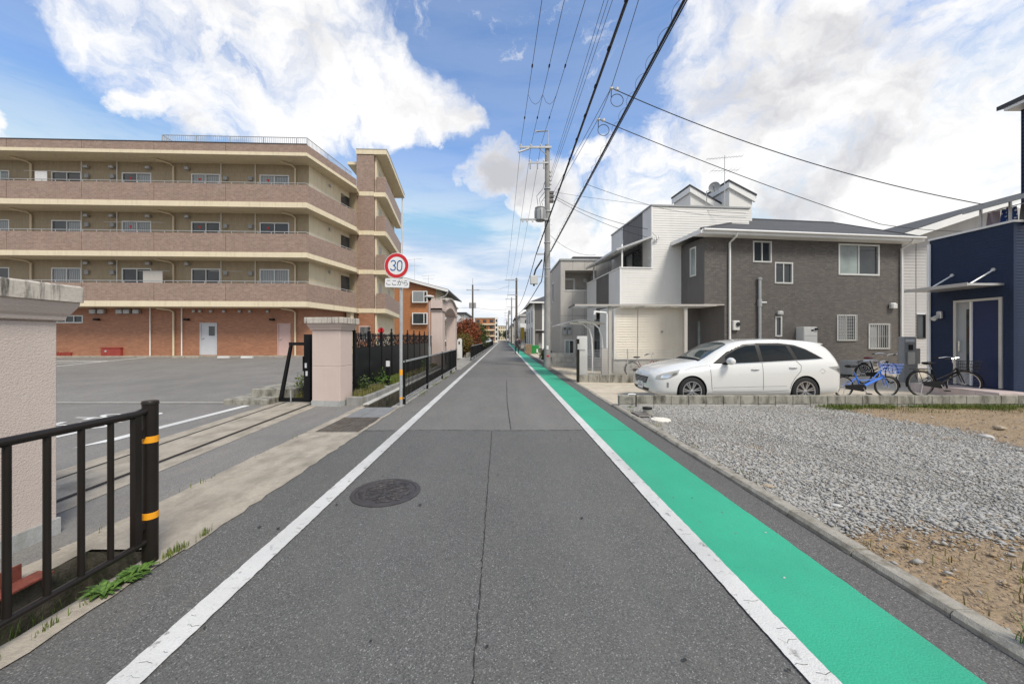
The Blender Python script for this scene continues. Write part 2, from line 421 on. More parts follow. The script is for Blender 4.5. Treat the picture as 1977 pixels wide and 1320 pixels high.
M_black = pm('black_plastic', (.009, .009, .010), .5, .1, spec=.25)
M_rubber = pm('tyre_rubber', (.012, .012, .013), .8, .15, 20)
M_pole = concrete('pole_concrete', (.33, .325, .315), .35, .3, (.22, .21, .2))
M_poledark = concrete('pole_weathered', (.13, .115, .10), .3)
M_wire = pm('cable_sheath', (.012, .012, .013), .5, .05, 1, 0)
M_wireg = pm('bare_conductor', (.06, .065, .075), .5, .05, 1, 0)
M_porc = pm('insulator_porcelain', (.60, .60, .58), .25, .05)
M_grey = pm('grey_paint', (.33, .34, .345), .5, .06, grime=.2, gcol=(.2, .2, .2))
M_lgrey = pm('light_grey_plastic', (.58, .58, .565), .5, .05, grime=.15, gcol=(.36, .35, .33))
M_red = pm('sign_red', (.55, .012, .02), .4, .05)
M_redbox = pm('red_box_paint', (.30, .045, .03), .55, .12)
M_signw = pm('sign_white', (.74, .75, .76), .35, .03, 3, 0)
M_signb = pm('sign_blue', (.02, .13, .38), .4, .03)
M_ink = pm('sign_ink', (.03, .03, .035), .5, .03)
M_rust = pm('rusty_red_steel', (.22, .055, .035), .75, .35, 9, 60, .5, grime=.5, gcol=(.09, .035, .02))
M_manhole = pm('cast_iron', (.075, .068, .068), .55, .25, 14, 80, .4, .004, metallic=.35)
M_grate = pm('grate_steel', (.24, .215, .19), .5, .3, 5, 40, .3, metallic=.5, grime=.5, gcol=(.10, .06, .035))
M_crack = pm('crack_filler', (.028, .027, .025), .9, .2)
M_carw = pm('car_white_pearl', (.66, .66, .645), .22, .01, 2, 0, spec=.5, coat=1.0)
M_chrome = pm('chrome', (.72, .73, .75), .12, .02, metallic=1.0)
M_rim = pm('alloy_rim', (.68, .68, .69), .30, .05, metallic=.9)
M_blueb = pm('blue_bike_paint', (.035, .16, .62), .3, .05, coat=.5)
M_redb = pm('dark_red_bike_paint', (.16, .02, .03), .35, .1)
M_pinktile = tile('porch_tile', (.60, .50, .475), (.56, .46, .44), (.40, .35, .33), .30, .30, .006, .5)
M_wood = pm('bin_wood', (.30, .20, .12), .8, .2, 8)
M_binG = pm('green_bin', (.02, .26, .06), .45, .08)
M_skin = pm('skin', (.55, .36, .27), .6, .05)
M_hair = pm('hair_black', (.015, .013, .012), .6, .1)
M_cloth = pm('clothing_black', (.022, .022, .028), .85, .2, 14)
M_jean = pm('clothing_denim', (.05, .085, .17), .85, .2, 14)
M_shirt = pm('clothing_white', (.62, .62, .62), .85, .1, 14)
def glass(name, c, rough=.05, c2=None, band=None, spec=.6):
    t = NT(name, rough, 0, spec)
    if c2 is not None:
        sep = t.n('ShaderNodeSeparateXYZ'); t.l(t.pos, sep.inputs[0])
        w = t.n('ShaderNodeTexWave', wave_type='BANDS', bands_direction='X'); w.inputs['Scale'].default_value = 3.2; w.inputs['Distortion'].default_value = 2.5
        t.l(t.pos, w.inputs['Vector'])
        t.color(t.mix(w.outputs['Fac'], c, c2))
    else:
        t.color(t.mix(t.map(t.noise(.9, 3), .35, .65), dk(c, .75), dk(c, 1.25)))
    return t.m
M_glass = glass('window_glass_dark', (.035, .042, .045))
M_glassm = glass('window_glass_frosted', (.26, .31, .30), .25)
M_glassc = glass('window_glass_curtain', (.17, .19, .20), .06, (.36, .38, .385))
M_carglass = glass('car_glass', (.008, .010, .011), .03, None, None, .3)
M_carglass2 = glass('car_windscreen', (.05, .065, .065), .02)
M_lamp = glass('lamp_lens', (.34, .34, .33), .2, None, None, .15)
def foliage(name, cols, sc=2.2, rough=.55):
    t = NT(name, rough, 0, .35)
    n = t.noise(sc, 3, .6); f = t.noise(45, 2, .5)
    col = t.mix(t.map(n, .38, .62), cols[0], cols[1])
    col = t.mix(t.map(f, .42, .60), col, cols[2])
    t.color(col)
    t.b.inputs['Subsurface Weight'].default_value = 0
    return t.m
M_photinia = foliage('photinia_leaves', ((.42, .055, .025), (.26, .05, .025), (.05, .06, .016)), 1.6)
M_photlow = foliage('photinia_young_leaves', ((.30, .11, .025), (.14, .13, .025), (.06, .075, .016)), 1.9)
M_hedge = foliage('hedge_leaves', ((.065, .095, .018), (.10, .12, .02), (.03, .05, .012)))
M_shrub = foliage('shrub_leaves', ((.05, .085, .02), (.10, .14, .03), (.025, .045, .012)), 6)
M_grass = foliage('grass_blades', ((.13, .18, .03), (.20, .21, .05), (.07, .11, .02)), 5)
M_grassdry = foliage('grass_blades_dry', ((.21, .20, .06), (.25, .19, .09), (.11, .13, .03)), 5)
M_weed = foliage('weed_leaves', ((.08, .17, .025), (.13, .22, .04), (.05, .10, .02)), 12)
M_bark = pm('bark', (.10, .08, .06), .9, .2, 12)
M_trees = foliage('far_tree_leaves', ((.05, .075, .025), (.075, .095, .035), (.03, .045, .02)), .5)
M_hill = foliage('wooded_hill', ((.07, .09, .055), (.09, .10, .06), (.05, .07, .05)), .05)
def dirt(name, c, c2):
    t = NT(name, .95, 0, .2)
    v = t.n('ShaderNodeTexVoronoi'); v.inputs['Scale'].default_value = 26; t.l(t.pos, v.inputs['Vector'])
    n = t.noise(1.6, 8, .66); m = t.noise(22, 6, .65)
    sep = t.n('ShaderNodeSeparateColor'); t.l(v.outputs['Color'], sep.inputs[0])
    col = t.mix(t.map(n, .34, .68), c, c2)
    col = t.mix(t.map(m, .45, .72, 0, .6), col, dk(c, .62))
    col = t.mix(t.map(sep.outputs[0], .82, .95, 0, .6), col, dk(c2, 1.45))
    t.color(col); t.bump(t.math('ADD', m, t.math('MULTIPLY', v.outputs['Distance'], -.7)), .9, .025)
    return t.m
M_dirt = dirt('sandy_soil', (.345, .255, .165), (.265, .20, .135))
M_ground = dirt('ground_soil', (.21, .18, .14), (.17, .155, .12))
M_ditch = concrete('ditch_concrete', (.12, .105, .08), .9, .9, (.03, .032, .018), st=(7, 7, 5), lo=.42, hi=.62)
M_mud = dirt('ditch_mud', (.055, .05, .035), (.04, .045, .025))
def stones(name):
    t = NT(name, .9, 0, .3)
    v = t.n('ShaderNodeTexVoronoi'); v.inputs['Scale'].default_value = 22; t.l(t.pos, v.inputs['Vector'])
    sep = t.n('ShaderNodeSeparateColor'); t.l(v.outputs['Color'], sep.inputs[0])
    col = t.mix(sep.outputs[0], (.31, .30, .28), (.43, .42, .395))
    col = t.mix(t.map(sep.outputs[1], .86, .95, 0, .5), col, (.36, .30, .22))
    col = t.mix(t.map(t.noise(120, 3), .4, .7, 0, .3), col, (.17, .165, .16))
    t.color(col); return t.m
M_gravel = stones('crushed_stone')
M_gravelbed = dirt('gravel_bed_fines', (.36, .345, .31), (.31, .295, .265))
# ================================================================ setting: ground, road, lots
def struct(name, mb, mat, label, parent=None, smooth=False):
    o = mb.build(name, mat, parent, smooth)
    if parent is None: tag(o, label, None, None, 'structure')
    return o
DX0, DX1 = -3.12, -2.60                              # the roadside ditch
g = MB(); B = 2500
for x0, x1, y0, y1 in ((-B, DX0, -B, B), (DX1, B, -B, B), (DX0, DX1, -B, -3), (DX0, DX1, 2.76, 6.27), (DX0, DX1, 18.7, B)):
    g.quad((x0, y0, -.03), (x1, y0, -.03), (x1, y1, -.03), (x0, y1, -.03))
struct('ground', g, M_ground, 'bare soil ground under the whole street')

def strip(x0, x1, y0, y1, z, step=.25, jit=.0, ends=.0):
    n = max(1, int((y1 - y0) / step)); m = MB(); vs = []; fs = []
    for i in range(n + 1):
        y = y0 + (y1 - y0) * i / n
        a = x0(y) if callable(x0) else x0; b = x1(y) if callable(x1) else x1
        vs += [(a + random.uniform(-jit, jit), y + random.uniform(-ends, ends), z), (b + random.uniform(-jit, jit), y + random.uniform(-ends, ends), z)]
    for i in range(n): fs.append((2 * i, 2 * i + 1, 2 * i + 3, 2 * i + 2))
    return m.add(vs, fs)
M_road3 = asphalt('asphalt_middle', .132, .40, (1.04, 1.01, .95))
road = tag(bpy.data.objects.new('road', None), 'narrow straight grey asphalt street running to the horizon', None, None, 'structure'); COL.objects.link(road)
def rd(y): return -2.42
for nm, y0, y1, m in (('asphalt_patch', -4, 6.4, M_road), ('asphalt_patch', 6.4, 15.2, M_road2), ('asphalt_patch', 15.2, 27, M_road3), ('asphalt_patch', 27, 420, M_road2)):
    strip(-2.52, 2.58, y0, y1, 0.0, 4).build(nm, m, road)
strip(2.235, 2.555, -4, 60, .004, .2, .006).build('gutter_strip', M_shoulder, road)
strip(1.555, 2.235, -4, 6.4, .008, .1, .004).build('green_lane', M_green, road)
strip(1.555, 2.235, 6.41, 130, .008, .3, .004).build('green_lane', M_green, road)
strip(1.415, 1.560, -4, 45, .012, .03, .0028).build('lane_marking', M_white, road)
strip(1.42, 1.555, 45, 300, .012, 4).build('lane_marking', M_white, road)
strip(-1.83, -1.675, -4, 45, .012, .03, .003).build('lane_marking', M_white, road)
strip(-1.83, -1.68, 45, 300, .012, 4).build('lane_marking', M_white, road)
def crack(pts, w, z=.005, name='crack', step=.03):
    m = MB(); vs = []; fs = []; k = 0
    for (xa, ya), (xb, yb) in zip(pts[:-1], pts[1:]):
        n = max(2, int(math.hypot(xb - xa, yb - ya) / step)); L = math.hypot(xb - xa, yb - ya)
        nx, ny = -(yb - ya) / L, (xb - xa) / L
        for i in range(n + 1):
            t = i / n; o = random.gauss(0, .0035); ww = w * random.uniform(.2, 1.1)
            x, y = xa + (xb - xa) * t + nx * o, ya + (yb - ya) * t + ny * o
            vs += [(x - nx * ww, y - ny * ww, z), (x + nx * ww, y + ny * ww, z)]
        for i in range(n): fs.append((k + 2 * i, k + 2 * i + 1, k + 2 * i + 3, k + 2 * i + 2))
        k = len(vs)
    return m.add(vs, fs).build(name, M_crack, road)
crack([(-.135, .8), (-.15, 2.5), (-.20, 6.38)], .0048)
crack([(.13, 6.45), (.09, 9.2), (.12, 14.0)], .010)
crack([(-2.4, 6.37), (-1.2, 6.41), (.1, 6.385), (1.41, 6.42)], .010)
crack([(-2.4, 15.2), (1.41, 15.21)], .012)
crack([(1.56, 6.405), (2.24, 6.405)], .006, .0085)
crack([(-2.4, 27), (1.41, 27)], .02)

# fine cracks in the road paint, tar spots and stains
m = MB()
for x0, x1 in ((1.415, 1.56), (-1.83, -1.675)):
    for k in range(46):
        y = 1.2 + 14 * random.random() ** 1.6; xa = random.uniform(x0, x1 - .03); L = random.uniform(.02, .10); xb = min(xa + L, x1); w = random.uniform(.0005, .0013); p = [(xa + (xb - xa) * q / 4, y + random.gauss(0, .006)) for q in range(5)]
        for a, b in zip(p[:-1], p[1:]): m.quad((a[0], a[1] - w, .0132), (b[0], b[1] - w, .0132), (b[0], b[1] + w, .0132), (a[0], a[1] + w, .0132))
m.build('paint_cracks', M_crack, road)
m = MB()
for k in range(60):
    x, y = random.uniform(-2.3, 2.2), 1.2 + 12 * random.random() ** 1.5; r = random.uniform(.004, .018)
    m.poly([(x + r * random.uniform(.5, 1.2) * math.cos(a), y + r * random.uniform(.6, 1.3) * math.sin(a), .0142) for a in np.linspace(0, 6.283, 9)[:-1]])
m.build('tar_spots', M_crack, road)
def lotz(Y): return 0.0 if Y < 9 else min(.57, .0438 * (Y - 9))
m = MB()
for x0, x1, ys in ((-70, -3.35, (-6, 2, 9.0)), (-70, -3.95, (9.0, 12, 15, 18, 22.0, 45))):
    for a, b in zip(ys[:-1], ys[1:]):
        m.quad((x0, a, lotz(a)), (x1, a, lotz(a)), (x1, b, lotz(b)), (x0, b, lotz(b)))
m.quad((-3.95, 9, 0), (-3.95, 9, -.2), (-3.95, 22, -.2), (-3.95, 22, .57))
lot = struct('parking_lot', m, M_lot, 'grey asphalt car park sloping up to the apartment building')
# gate track strip
def e1(y): return -4.06 - .062 * (y - 3.3)
def e2(y): return -5.37 - .066 * (y - 4.4)
def r1(y): return -4.37 - .058 * (y - 3.6)
def r2(y): return -5.06 - .075 * (y - 4.18)
trk = tag(bpy.data.objects.new('gate_track_pavement', None), 'tan concrete band with two steel gate rails across the car park entrance', None, None, 'structure'); COL.objects.link(trk)
strip(e2, e1, -4, 9.9, .005, .5).build('concrete_band', M_conc, trk)
for r, w, hh in ((r1, .028, .016), (r2, .012, .012)):
    mm = MB()
    for y in np.arange(-4, 9.8, 1.0):
        a, b = float(y), float(min(y + 1.0, 9.8))
        mm.loft([[(r(a) - w, a, .006), (r(a) + w, a, .006), (r(a) + w * .6, a, hh), (r(a) - w * .6, a, hh)], [(r(b) - w, b, .006), (r(b) + w, b, .006), (r(b) + w * .6, b, hh), (r(b) - w * .6, b, hh)]])
    mm.build('gate_rail', M_brownm, trk)
    strip(lambda y: r(y) - w - .02, lambda y: r(y) + w + .02, -4, 9.8, .0065, .3, .004).build('rail_groove', M_concd, trk)
# painted lines on the car park
def lotquad(pts, nm='parking_line', dz=.006):
    MB().poly([(x, y, lotz(y) + dz) for x, y in pts]).build(nm, M_lotwhite, lot)
lotquad([(-6.27, 5.35), (-6.07, 5.75), (-6.02, 8.75), (-6.18, 8.75)])
lotquad([(-20.27, 14.2), (-20.13, 14.2), (-20.13, 20.8), (-20.27, 20.8)])
lotquad([(-22.8, 17.0), (-20.3, 18.5), (-20.3, 18.66), (-22.8, 17.16)])
lotquad([(-25.8, 18.6), (-20.3, 18.75), (-20.3, 18.9), (-25.8, 18.75)])
for k in range(5): lotquad([(-13 - k * 2.6, 20.9), (-12.5 - k * 2.6, 20.9), (-12.5 - k * 2.6, 21.0), (-13 - k * 2.6, 21.0)])
strip(-14, -6.45, 9.02, 9.22, .012, .2).build('drain_strip', M_concg, lot)
# stop word painted on the exit, read from inside the car park
def text_mesh(body, size, extrude=0.0, align='CENTER', spacing=1.0):
    cu = bpy.data.curves.new('lettering', 'FONT'); cu.body = body; cu.size = size; cu.extrude = extrude
    cu.align_x = align; cu.align_y = 'CENTER'; cu.space_character = spacing; cu.resolution_u = 3
    o = bpy.data.objects.new('lettering', cu); COL.objects.link(o)
    bpy.context.view_layer.update()
    me = bpy.data.meshes.new_from_object(o.evaluated_get(bpy.context.evaluated_depsgraph_get()))
    bpy.data.objects.remove(o); me.materials.clear()
    return me
me = text_mesh('\u6b62\u307e\u308c', 1.0)
o = link('road_lettering', me, M_lotwhite, lot)
o.matrix_local = Matrix.Translation((-7.75, 6.75, .007)) @ Matrix.Rotation(R(90), 4, 'Z') @ Matrix.Diagonal((.78, 1.75, 1, 1))

# gutter cover slabs, ditch and its rims
gut = tag(bpy.data.objects.new('gutter_pavement', None), 'worn tan concrete gutter cover beside the street', None, None, 'structure'); COL.objects.link(gut)
strip(-3.36, -2.405, 2.78, 6.265, .007, .12, .018).build('cover_slab', M_conc, gut)
strip(-2.60, -2.415, -3, 2.78, .010, .1, .012).build('ditch_rim', M_conc, gut)
strip(-3.35, DX0, -3, 2.78, .008, .1, .012).build('ditch_rim', M_conc, gut)
strip(-2.47, -2.40, 6.26, 8.5, .010, .1, .014).build('ditch_rim', M_conc, gut)
strip(-3.36, -3.20, 6.26, 8.9, .010, .1, .014).build('ditch_rim', M_conc, gut)
strip(-2.60, -2.36, 8.5, 18.7, .010, .1, .016).build('ditch_rim', M_concg, gut)
strip(-2.42, -2.2, 18.7, 26, .008, .3, .02).build('cover_slab', M_concg, gut)
strip(-3.35, -2.42, 18.7, 90, .006, .5, .02).build('cover_slab', M_concg, gut)
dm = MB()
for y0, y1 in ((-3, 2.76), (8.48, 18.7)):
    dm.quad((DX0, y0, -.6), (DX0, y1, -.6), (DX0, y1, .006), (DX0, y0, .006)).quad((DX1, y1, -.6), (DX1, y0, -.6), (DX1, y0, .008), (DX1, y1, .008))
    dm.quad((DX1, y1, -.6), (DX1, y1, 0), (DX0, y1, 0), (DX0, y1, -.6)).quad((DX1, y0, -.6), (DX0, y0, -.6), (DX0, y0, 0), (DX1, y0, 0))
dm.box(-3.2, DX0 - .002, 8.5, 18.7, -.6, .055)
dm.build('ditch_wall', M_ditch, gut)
MB().quad((DX0, -3, -.5), (DX1, -3, -.5), (DX1, 2.76, -.5), (DX0, 2.76, -.5)).quad((DX0, 6.2, -.5), (DX1, 6.2, -.5), (DX1, 18.7, -.5), (DX0, 18.7, -.5)).build('ditch_floor', M_mud, gut)
MB().box(-3.27, -3.13, 8.55, 18.7, .056, .075).build('ditch_coping', M_concl, gut)
# rusty angle iron lying along the ditch
t = thing('steel_angle', 'rusty red steel angle lying along the ditch edge by the pink pier', 'steel beam', (-3.17, 2.0, .01))
MB().box(-.01, .0, -1.3, .42, .0, .11).build('upright_flange', M_rust, t)
MB().box(.001, .12, -1.3, .5, .0, .012).build('lower_flange', M_rust, t)

# kerb stones
M_kerb = concrete('kerb_concrete', (.36, .335, .285), .8, .7, (.15, .13, .10), st=(9, 9, 9), lo=.46, hi=.66)
kerb = tag(bpy.data.objects.new('kerb', None), 'low grey concrete kerb along the green painted strip', None, None, 'structure'); COL.objects.link(kerb)
for i in range(44):
    y0 = -1.5 + i * .6; hgt = .055 if y0 < 8.4 else .028
    mm = MB(); w = .125 if y0 < 8.4 else .09; x = 2.553 + random.uniform(-.006, .006)
    mm.loft([[(x, y0 + .005, 0), (x + w, y0 + .005, 0), (x + w, y0 + .005, hgt), (x + .025, y0 + .005, hgt), (x, y0 + .005, hgt * .55)],
             [(x, y0 + .595, 0), (x + w, y0 + .595, 0), (x + w, y0 + .595, hgt), (x + .025, y0 + .595, hgt), (x, y0 + .595, hgt * .55)]])
    o = mm.build('kerb_stone', M_kerb, kerb); o.location.z = random.uniform(-.004, .004)
# vacant lot
def relief(x0, x1, y0, y1, z, step, amp, mat, name, label, keep=None):
    nx, ny = int((x1 - x0) / step), int((y1 - y0) / step); xs = np.linspace(x0, x1, nx + 1); ys = np.linspace(y0, y1, ny + 1)
    XX, YY = np.meshgrid(xs, ys)
    ZZ = z + amp * (np.sin(XX * 2.1 + 1.3 * np.sin(YY * 1.7)) * .5 + np.sin(YY * 3.3 + XX * 1.1) * .35 + np.sin(XX * 6.7 + YY * 5.1) * .2 + RNG.normal(0, .18, XX.shape))
    V = np.stack([XX, YY, ZZ], -1).reshape(-1, 3); idx = np.arange((nx + 1) * (ny + 1)).reshape(ny + 1, nx + 1)
    Fs = np.stack([idx[:-1, :-1], idx[:-1, 1:], idx[1:, 1:], idx[1:, :-1]], -1).reshape(-1, 4)
    return tag(link(name, fast_mesh(name, V, Fs, 4, mat, True)), label, None, None, 'structure')
relief(2.66, 16.5, -3, 8.47, .025, .07, .014, M_dirt, 'vacant_lot', 'sandy bare soil of the empty building plot')
# crushed stone spread on the plot
def in_gravel(x, y):
    nb = 3.08 - .14 * (x - 2.7) + .10 * np.sin(x * 2.3) + .07 * np.sin(x * 6.1)
    fb = 7.35 + .25 * np.sin(y * 1.3) + .12 * np.sin(y * 4.2) - .35 * np.clip(5.6 - y, 0, 3)
    return (y > nb) & (x < fb)
N = 165000
px = RNG.uniform(2.70, 8.2, N); py = RNG.uniform(2.3, 8.45, N)
ns = RNG.normal(0, .16, N); ok = in_gravel(px + ns, py + RNG.normal(0, .15, N))
edge = RNG.uniform(0, 1, N) < .012
sel = ok | edge; px, py = px[sel], py[sel]
px = np.concatenate([px, RNG.uniform(2.7, 11, 900)]); py = np.concatenate([py, RNG.uniform(.8, 8.3, 900)])
n = len(px)
base = np.array([(1, 0, 0), (-1, 0, 0), (0, 1, 0), (0, -1, 0), (0, 0, 1), (0, 0, -1)], float)
fc = np.array([(0, 2, 4), (2, 1, 4), (1, 3, 4), (3, 0, 4), (2, 0, 5), (1, 2, 5), (3, 1, 5), (0, 3, 5)])
sz = np.clip(RNG.lognormal(math.log(.0096), .48, n), .003, .032)
sz *= np.where(np.abs(np.sin(px * .9 + py * .5)) > .55, 1.12, .88)
dirv = base[None] * (1 + RNG.uniform(-.35, .35, (n, 6, 1))) + RNG.uniform(-.22, .22, (n, 6, 3))
ax = np.stack([RNG.uniform(.8, 1.5, n), RNG.uniform(.65, 1.1, n), RNG.uniform(.30, .6, n)], -1)
P = dirv * ax[:, None, :] * sz[:, None, None]
a = RNG.uniform(0, 2 * math.pi, n); tl = RNG.normal(0, .22, n)
ca, sa, ct, st = np.cos(a), np.sin(a), np.cos(tl), np.sin(tl)
y1_ = P[..., 1] * ct[:, None] - P[..., 2] * st[:, None]; z1_ = P[..., 1] * st[:, None] + P[..., 2] * ct[:, None]
V = np.stack([P[..., 0] * ca[:, None] - y1_ * sa[:, None] + px[:, None], P[..., 0] * sa[:, None] + y1_ * ca[:, None] + py[:, None],
              z1_ + (.034 + sz * .12 + RNG.uniform(0, .009, n))[:, None]], -1).reshape(-1, 3)
Fs = (fc[None] + (np.arange(n) * 6)[:, None, None]).reshape(-1, 3)
tag(link('gravel', fast_mesh('gravel', V, Fs, 3, M_gravel)), 'grey crushed stone spread over the empty plot', 'gravel', None, 'stuff')
# small stones and clods in the bare soil
n = 9000; qx = np.concatenate([RNG.uniform(2.7, 5.2, 5200), RNG.uniform(7.0, 12.5, 3800)]); qy = np.concatenate([RNG.uniform(.7, 3.2, 5200), RNG.uniform(4.5, 8.4, 3800)])
q = ~in_gravel(qx, qy); qx, qy = qx[q], qy[q]; n = len(qx); s9 = np.clip(RNG.lognormal(math.log(.0055), .55, n), .002, .028)
P = (base[None] * (1 + RNG.uniform(-.35, .35, (n, 6, 1))) + RNG.uniform(-.25, .25, (n, 6, 3))) * s9[:, None, None]; P[..., 2] *= .7
V = (P + np.stack([qx, qy, .036 + s9 * .2], -1)[:, None, :]).reshape(-1, 3); Fs = (fc[None] + (np.arange(n) * 6)[:, None, None]).reshape(-1, 3)
M_clod = concrete('soil_clods', (.34, .255, .165), .4, .5, (.2, .17, .14), st=(30, 30, 30))
tag(link('soil_clods', fast_mesh('soil_clods', V, Fs, 3, M_clod)), 'small tan stones and clods lying on the bare soil', 'pebbles', None, 'stuff')
xs = np.linspace(2.69, 7.9, 60); mm = MB()
vs = []; fs = []
ysr = np.linspace(2.55, 8.46, 70)
for j, y in enumerate(ysr):
    for i, x in enumerate(xs): vs.append((x, y, .034 + .006 * math.sin(x * 5) * math.sin(y * 4)))
W_ = len(xs)
for j in range(len(ysr) - 1):
    for i in range(W_ - 1):
        if in_gravel(np.float64(xs[i] + .05), np.float64(ysr[j] + .04)): fs.append((j * W_ + i, j * W_ + i + 1, (j + 1) * W_ + i + 1, (j + 1) * W_ + i))
struct('gravel_bed', mm.add(vs, fs), M_gravelbed, 'compacted grey fines under the crushed stone')

# concrete yard of the houses on the right
yard = tag(bpy.data.objects.new('driveway', None), 'pale concrete house yard behind the low block wall', None, None, 'structure'); COL.objects.link(yard)
def yz(X): return float(np.interp(X, [2.6, 4, 7.6, 8.8, 30], [.012, -.02, -.01, .10, .13]))
mm = MB(); XS = [2.645, 4, 6, 7.6, 8.8, 20, 30]
for a, b in zip(XS[:-1], XS[1:]): mm.quad((a, 8.45, yz(a)), (b, 8.45, yz(b)), (b, 45, yz(b)), (a, 45, yz(a)))
mm.build('slab', M_slab, yard)
for y in (10.6, 12.75, 14.9): MB().quad((2.66, y, .018), (4, y, -.016), (4, y + .022, -.016), (2.66, y + .022, .018)).quad((4, y, -.016), (7.6, y, -.006), (7.6, y + .022, -.006), (4, y + .022, -.016)).build('slab_joint', M_concd, yard)

# manhole cover
t = thing('manhole_cover', 'round cast iron manhole cover with flower relief in the street', 'manhole cover', (-1.222, 3.83, .001))
MB().lathe([(.349, .0), (.349, .008), (.338, .011), (.305, .011), (.302, .003)], n=48).build('frame_ring', M_manhole, t, True)
MB().lathe([(.300, .003), (.300, .007), (.0, .008)], n=48).build('lid', M_manhole, t)
mm = MB()
for k in range(5):
    a0 = k * 2 * math.pi / 5 + .3
    for s in (-1, 1):
        pts = [(math.cos(a0 + s * q * .32 * math.sin(math.pi * w)) * (.03 + .20 * w), math.sin(a0 + s * q * .32 * math.sin(math.pi * w)) * (.03 + .20 * w), .011) for q in (1,) for w in np.linspace(0, 1, 8)]
        mm.tube(pts, .006, 5)
for k in range(150):
    a0 = random.uniform(0, 6.283); rr = .29 * math.sqrt(random.uniform(.05, 1)); L = random.uniform(.012, .035); b0 = a0 + random.gauss(1.2, .5)
    x, y = rr * math.cos(a0), rr * math.sin(a0)
    if rr + L > .296: continue
    mm.tube([(x - L * math.cos(b0), y - L * math.sin(b0), .010), (x, y, .012), (x + L * math.cos(b0 + .4), y + L * math.sin(b0 + .4), .010)], .0048, 4)
mm.build('relief_pattern', M_manhole, t)

# drain grates
for gi, (y0, y1, lb) in enumerate(((6.285, 7.40, 'near rusty steel drain grate in the concrete gutter'), (7.415, 8.46, 'far grey steel drain grate before the open ditch'))):
    t = thing('drain_grate', lb, 'drain grate', (-2.835, y0, .0), 0, 'drain grates in the gutter')
    m = MB(); L = y1 - y0
    m.box(-.36, .36, 0, .012, -.03, .014).box(-.36, .36, L - .012, L, -.03, .014)
    m.box(-.36, -.35, .013, L - .013, -.03, .0145).box(.35, .36, .013, L - .013, -.03, .0145)
    m.build('edge_frame', M_grate if gi == 0 else M_steel, t)
    b0 = None
    for k in range(9):
        mm = MB().box(-.007, .007, .0125, L - .0125, -.03, .013)
        if b0 is None: b0 = mm.mesh('bearing_bar')
        o = link('bearing_bar', b0, M_grate if gi == 0 else M_steel, t); o.location.x = -.30 + k * .075
    mm = MB()
    for k in range(int(L / .028)): mm.box(-.349, .349, .016 + k * .028, .022 + k * .028, -.006, .009)
    for k in range(26): mm.box(-.34 + k * .0268, -.336 + k * .0268, .0128, L - .0128, -.02, .0115)
    tag(mm.build('fine_mesh', M_grate if gi == 0 else M_steel, t), kind='stuff')
# ================================================================ the left side: piers, fences, gate
def pier(name, label, x0, x1, y0, y1, z1, mat, cap=.2, groove=None):
    t = thing(name, label, 'gate pier', ((x0 + x1) / 2, (y0 + y1) / 2, 0)); w, d = (x1 - x0) / 2, (y1 - y0) / 2
    MB().box(-w - .012, w + .012, -d - .012, d + .012, -.02, .13).build('plinth', M_pierbase, t)
    if groove:
        MB().bbox(-w, w, -d, d, .131, groove - .006, .008).build('shaft', mat, t)
        MB().box(-w + .01, w - .01, -d + .01, d - .01, groove - .007, groove + .007).build('joint', M_pier2, t)
        MB().bbox(-w, w, -d, d, groove + .006, z1 - .16, .008).build('shaft', mat, t)
    else: MB().bbox(-w, w, -d, d, .131, z1 - .16, .012).build('shaft', mat, t)
    rings = []
    for e, z in ((.012, z1 - .159), (.03, z1 - .15), (.035, z1 - .12), (.05, z1 - .10), (.072, z1 - .055), (.085, z1 - .02), (.085, z1 - .001)):
        rings.append([(-w - e, -d - e, z), (w + e, -d - e, z), (w + e, d + e, z), (-w - e, d + e, z)])
    MB().loft(rings).build('cornice', mat, t)
    MB().bbox(-w - cap, w + cap, -d - cap, d + cap, z1, z1 + .135, .012).build('cap', M_cap, t)
    return t
pier('gate_pier', 'pink stucco gate pier with stained stone cap behind the near guard rail', -4.42, -3.66, 2.22, 3.02, 1.90, M_pier, .105)
p2 = pier('gate_pier', 'smooth pink gate pier at the end of the black ornamental fence', -4.50, -3.80, 8.66, 9.22, 1.955, M_pier2, .125, .94)
p2.rotation_euler.z = R(-6)

def round_bar(z0, z1, r, n=8): return MB().cyl((0, 0, z0), (0, 0, z1), r, None, n)
# near guard rail
t = thing('guard_rail', 'dark brown steel guard rail with orange banded end post over the ditch', 'guard rail', (-2.526, 2.63, 0))
p = MB().lathe([(.0455, -.1), (.0455, 1.13), (.049, 1.132), (.049, 1.145), (.044, 1.155), (.0, 1.158)], n=24).build('post', M_brownm, t, True)
for z in (.32, .86): MB().lathe([(.0455, 0), (.0472, .001), (.0472, .045), (.0455, .046)], (0, 0, z), 24).build('reflector_band', M_orange, t, True)
MB().tube([(0, -.035, 1.09), (0, -.10, 1.075), (0, -4, 1.075)], .025, 12).build('top_rail', M_brownm, t, True)
MB().tube([(0, -.03, .165), (0, -4, .165)], .021, 12).build('bottom_rail', M_brownm, t, True)
bar = round_bar(.165, 1.075, .0165, 10).mesh('baluster', True)
for k in range(1, 9):
    o = link('baluster', bar, M_brownm, t); o.location.y = -.10 - k * .165
MB().box(-.019, .019, -.125, -.08, .18, 1.07).build('end_stile', M_brownm, t)
for z in (.26, .90): MB().box(-.012, .012, -.08, -.03, z, z + .055).build('bracket', M_brownm, t)

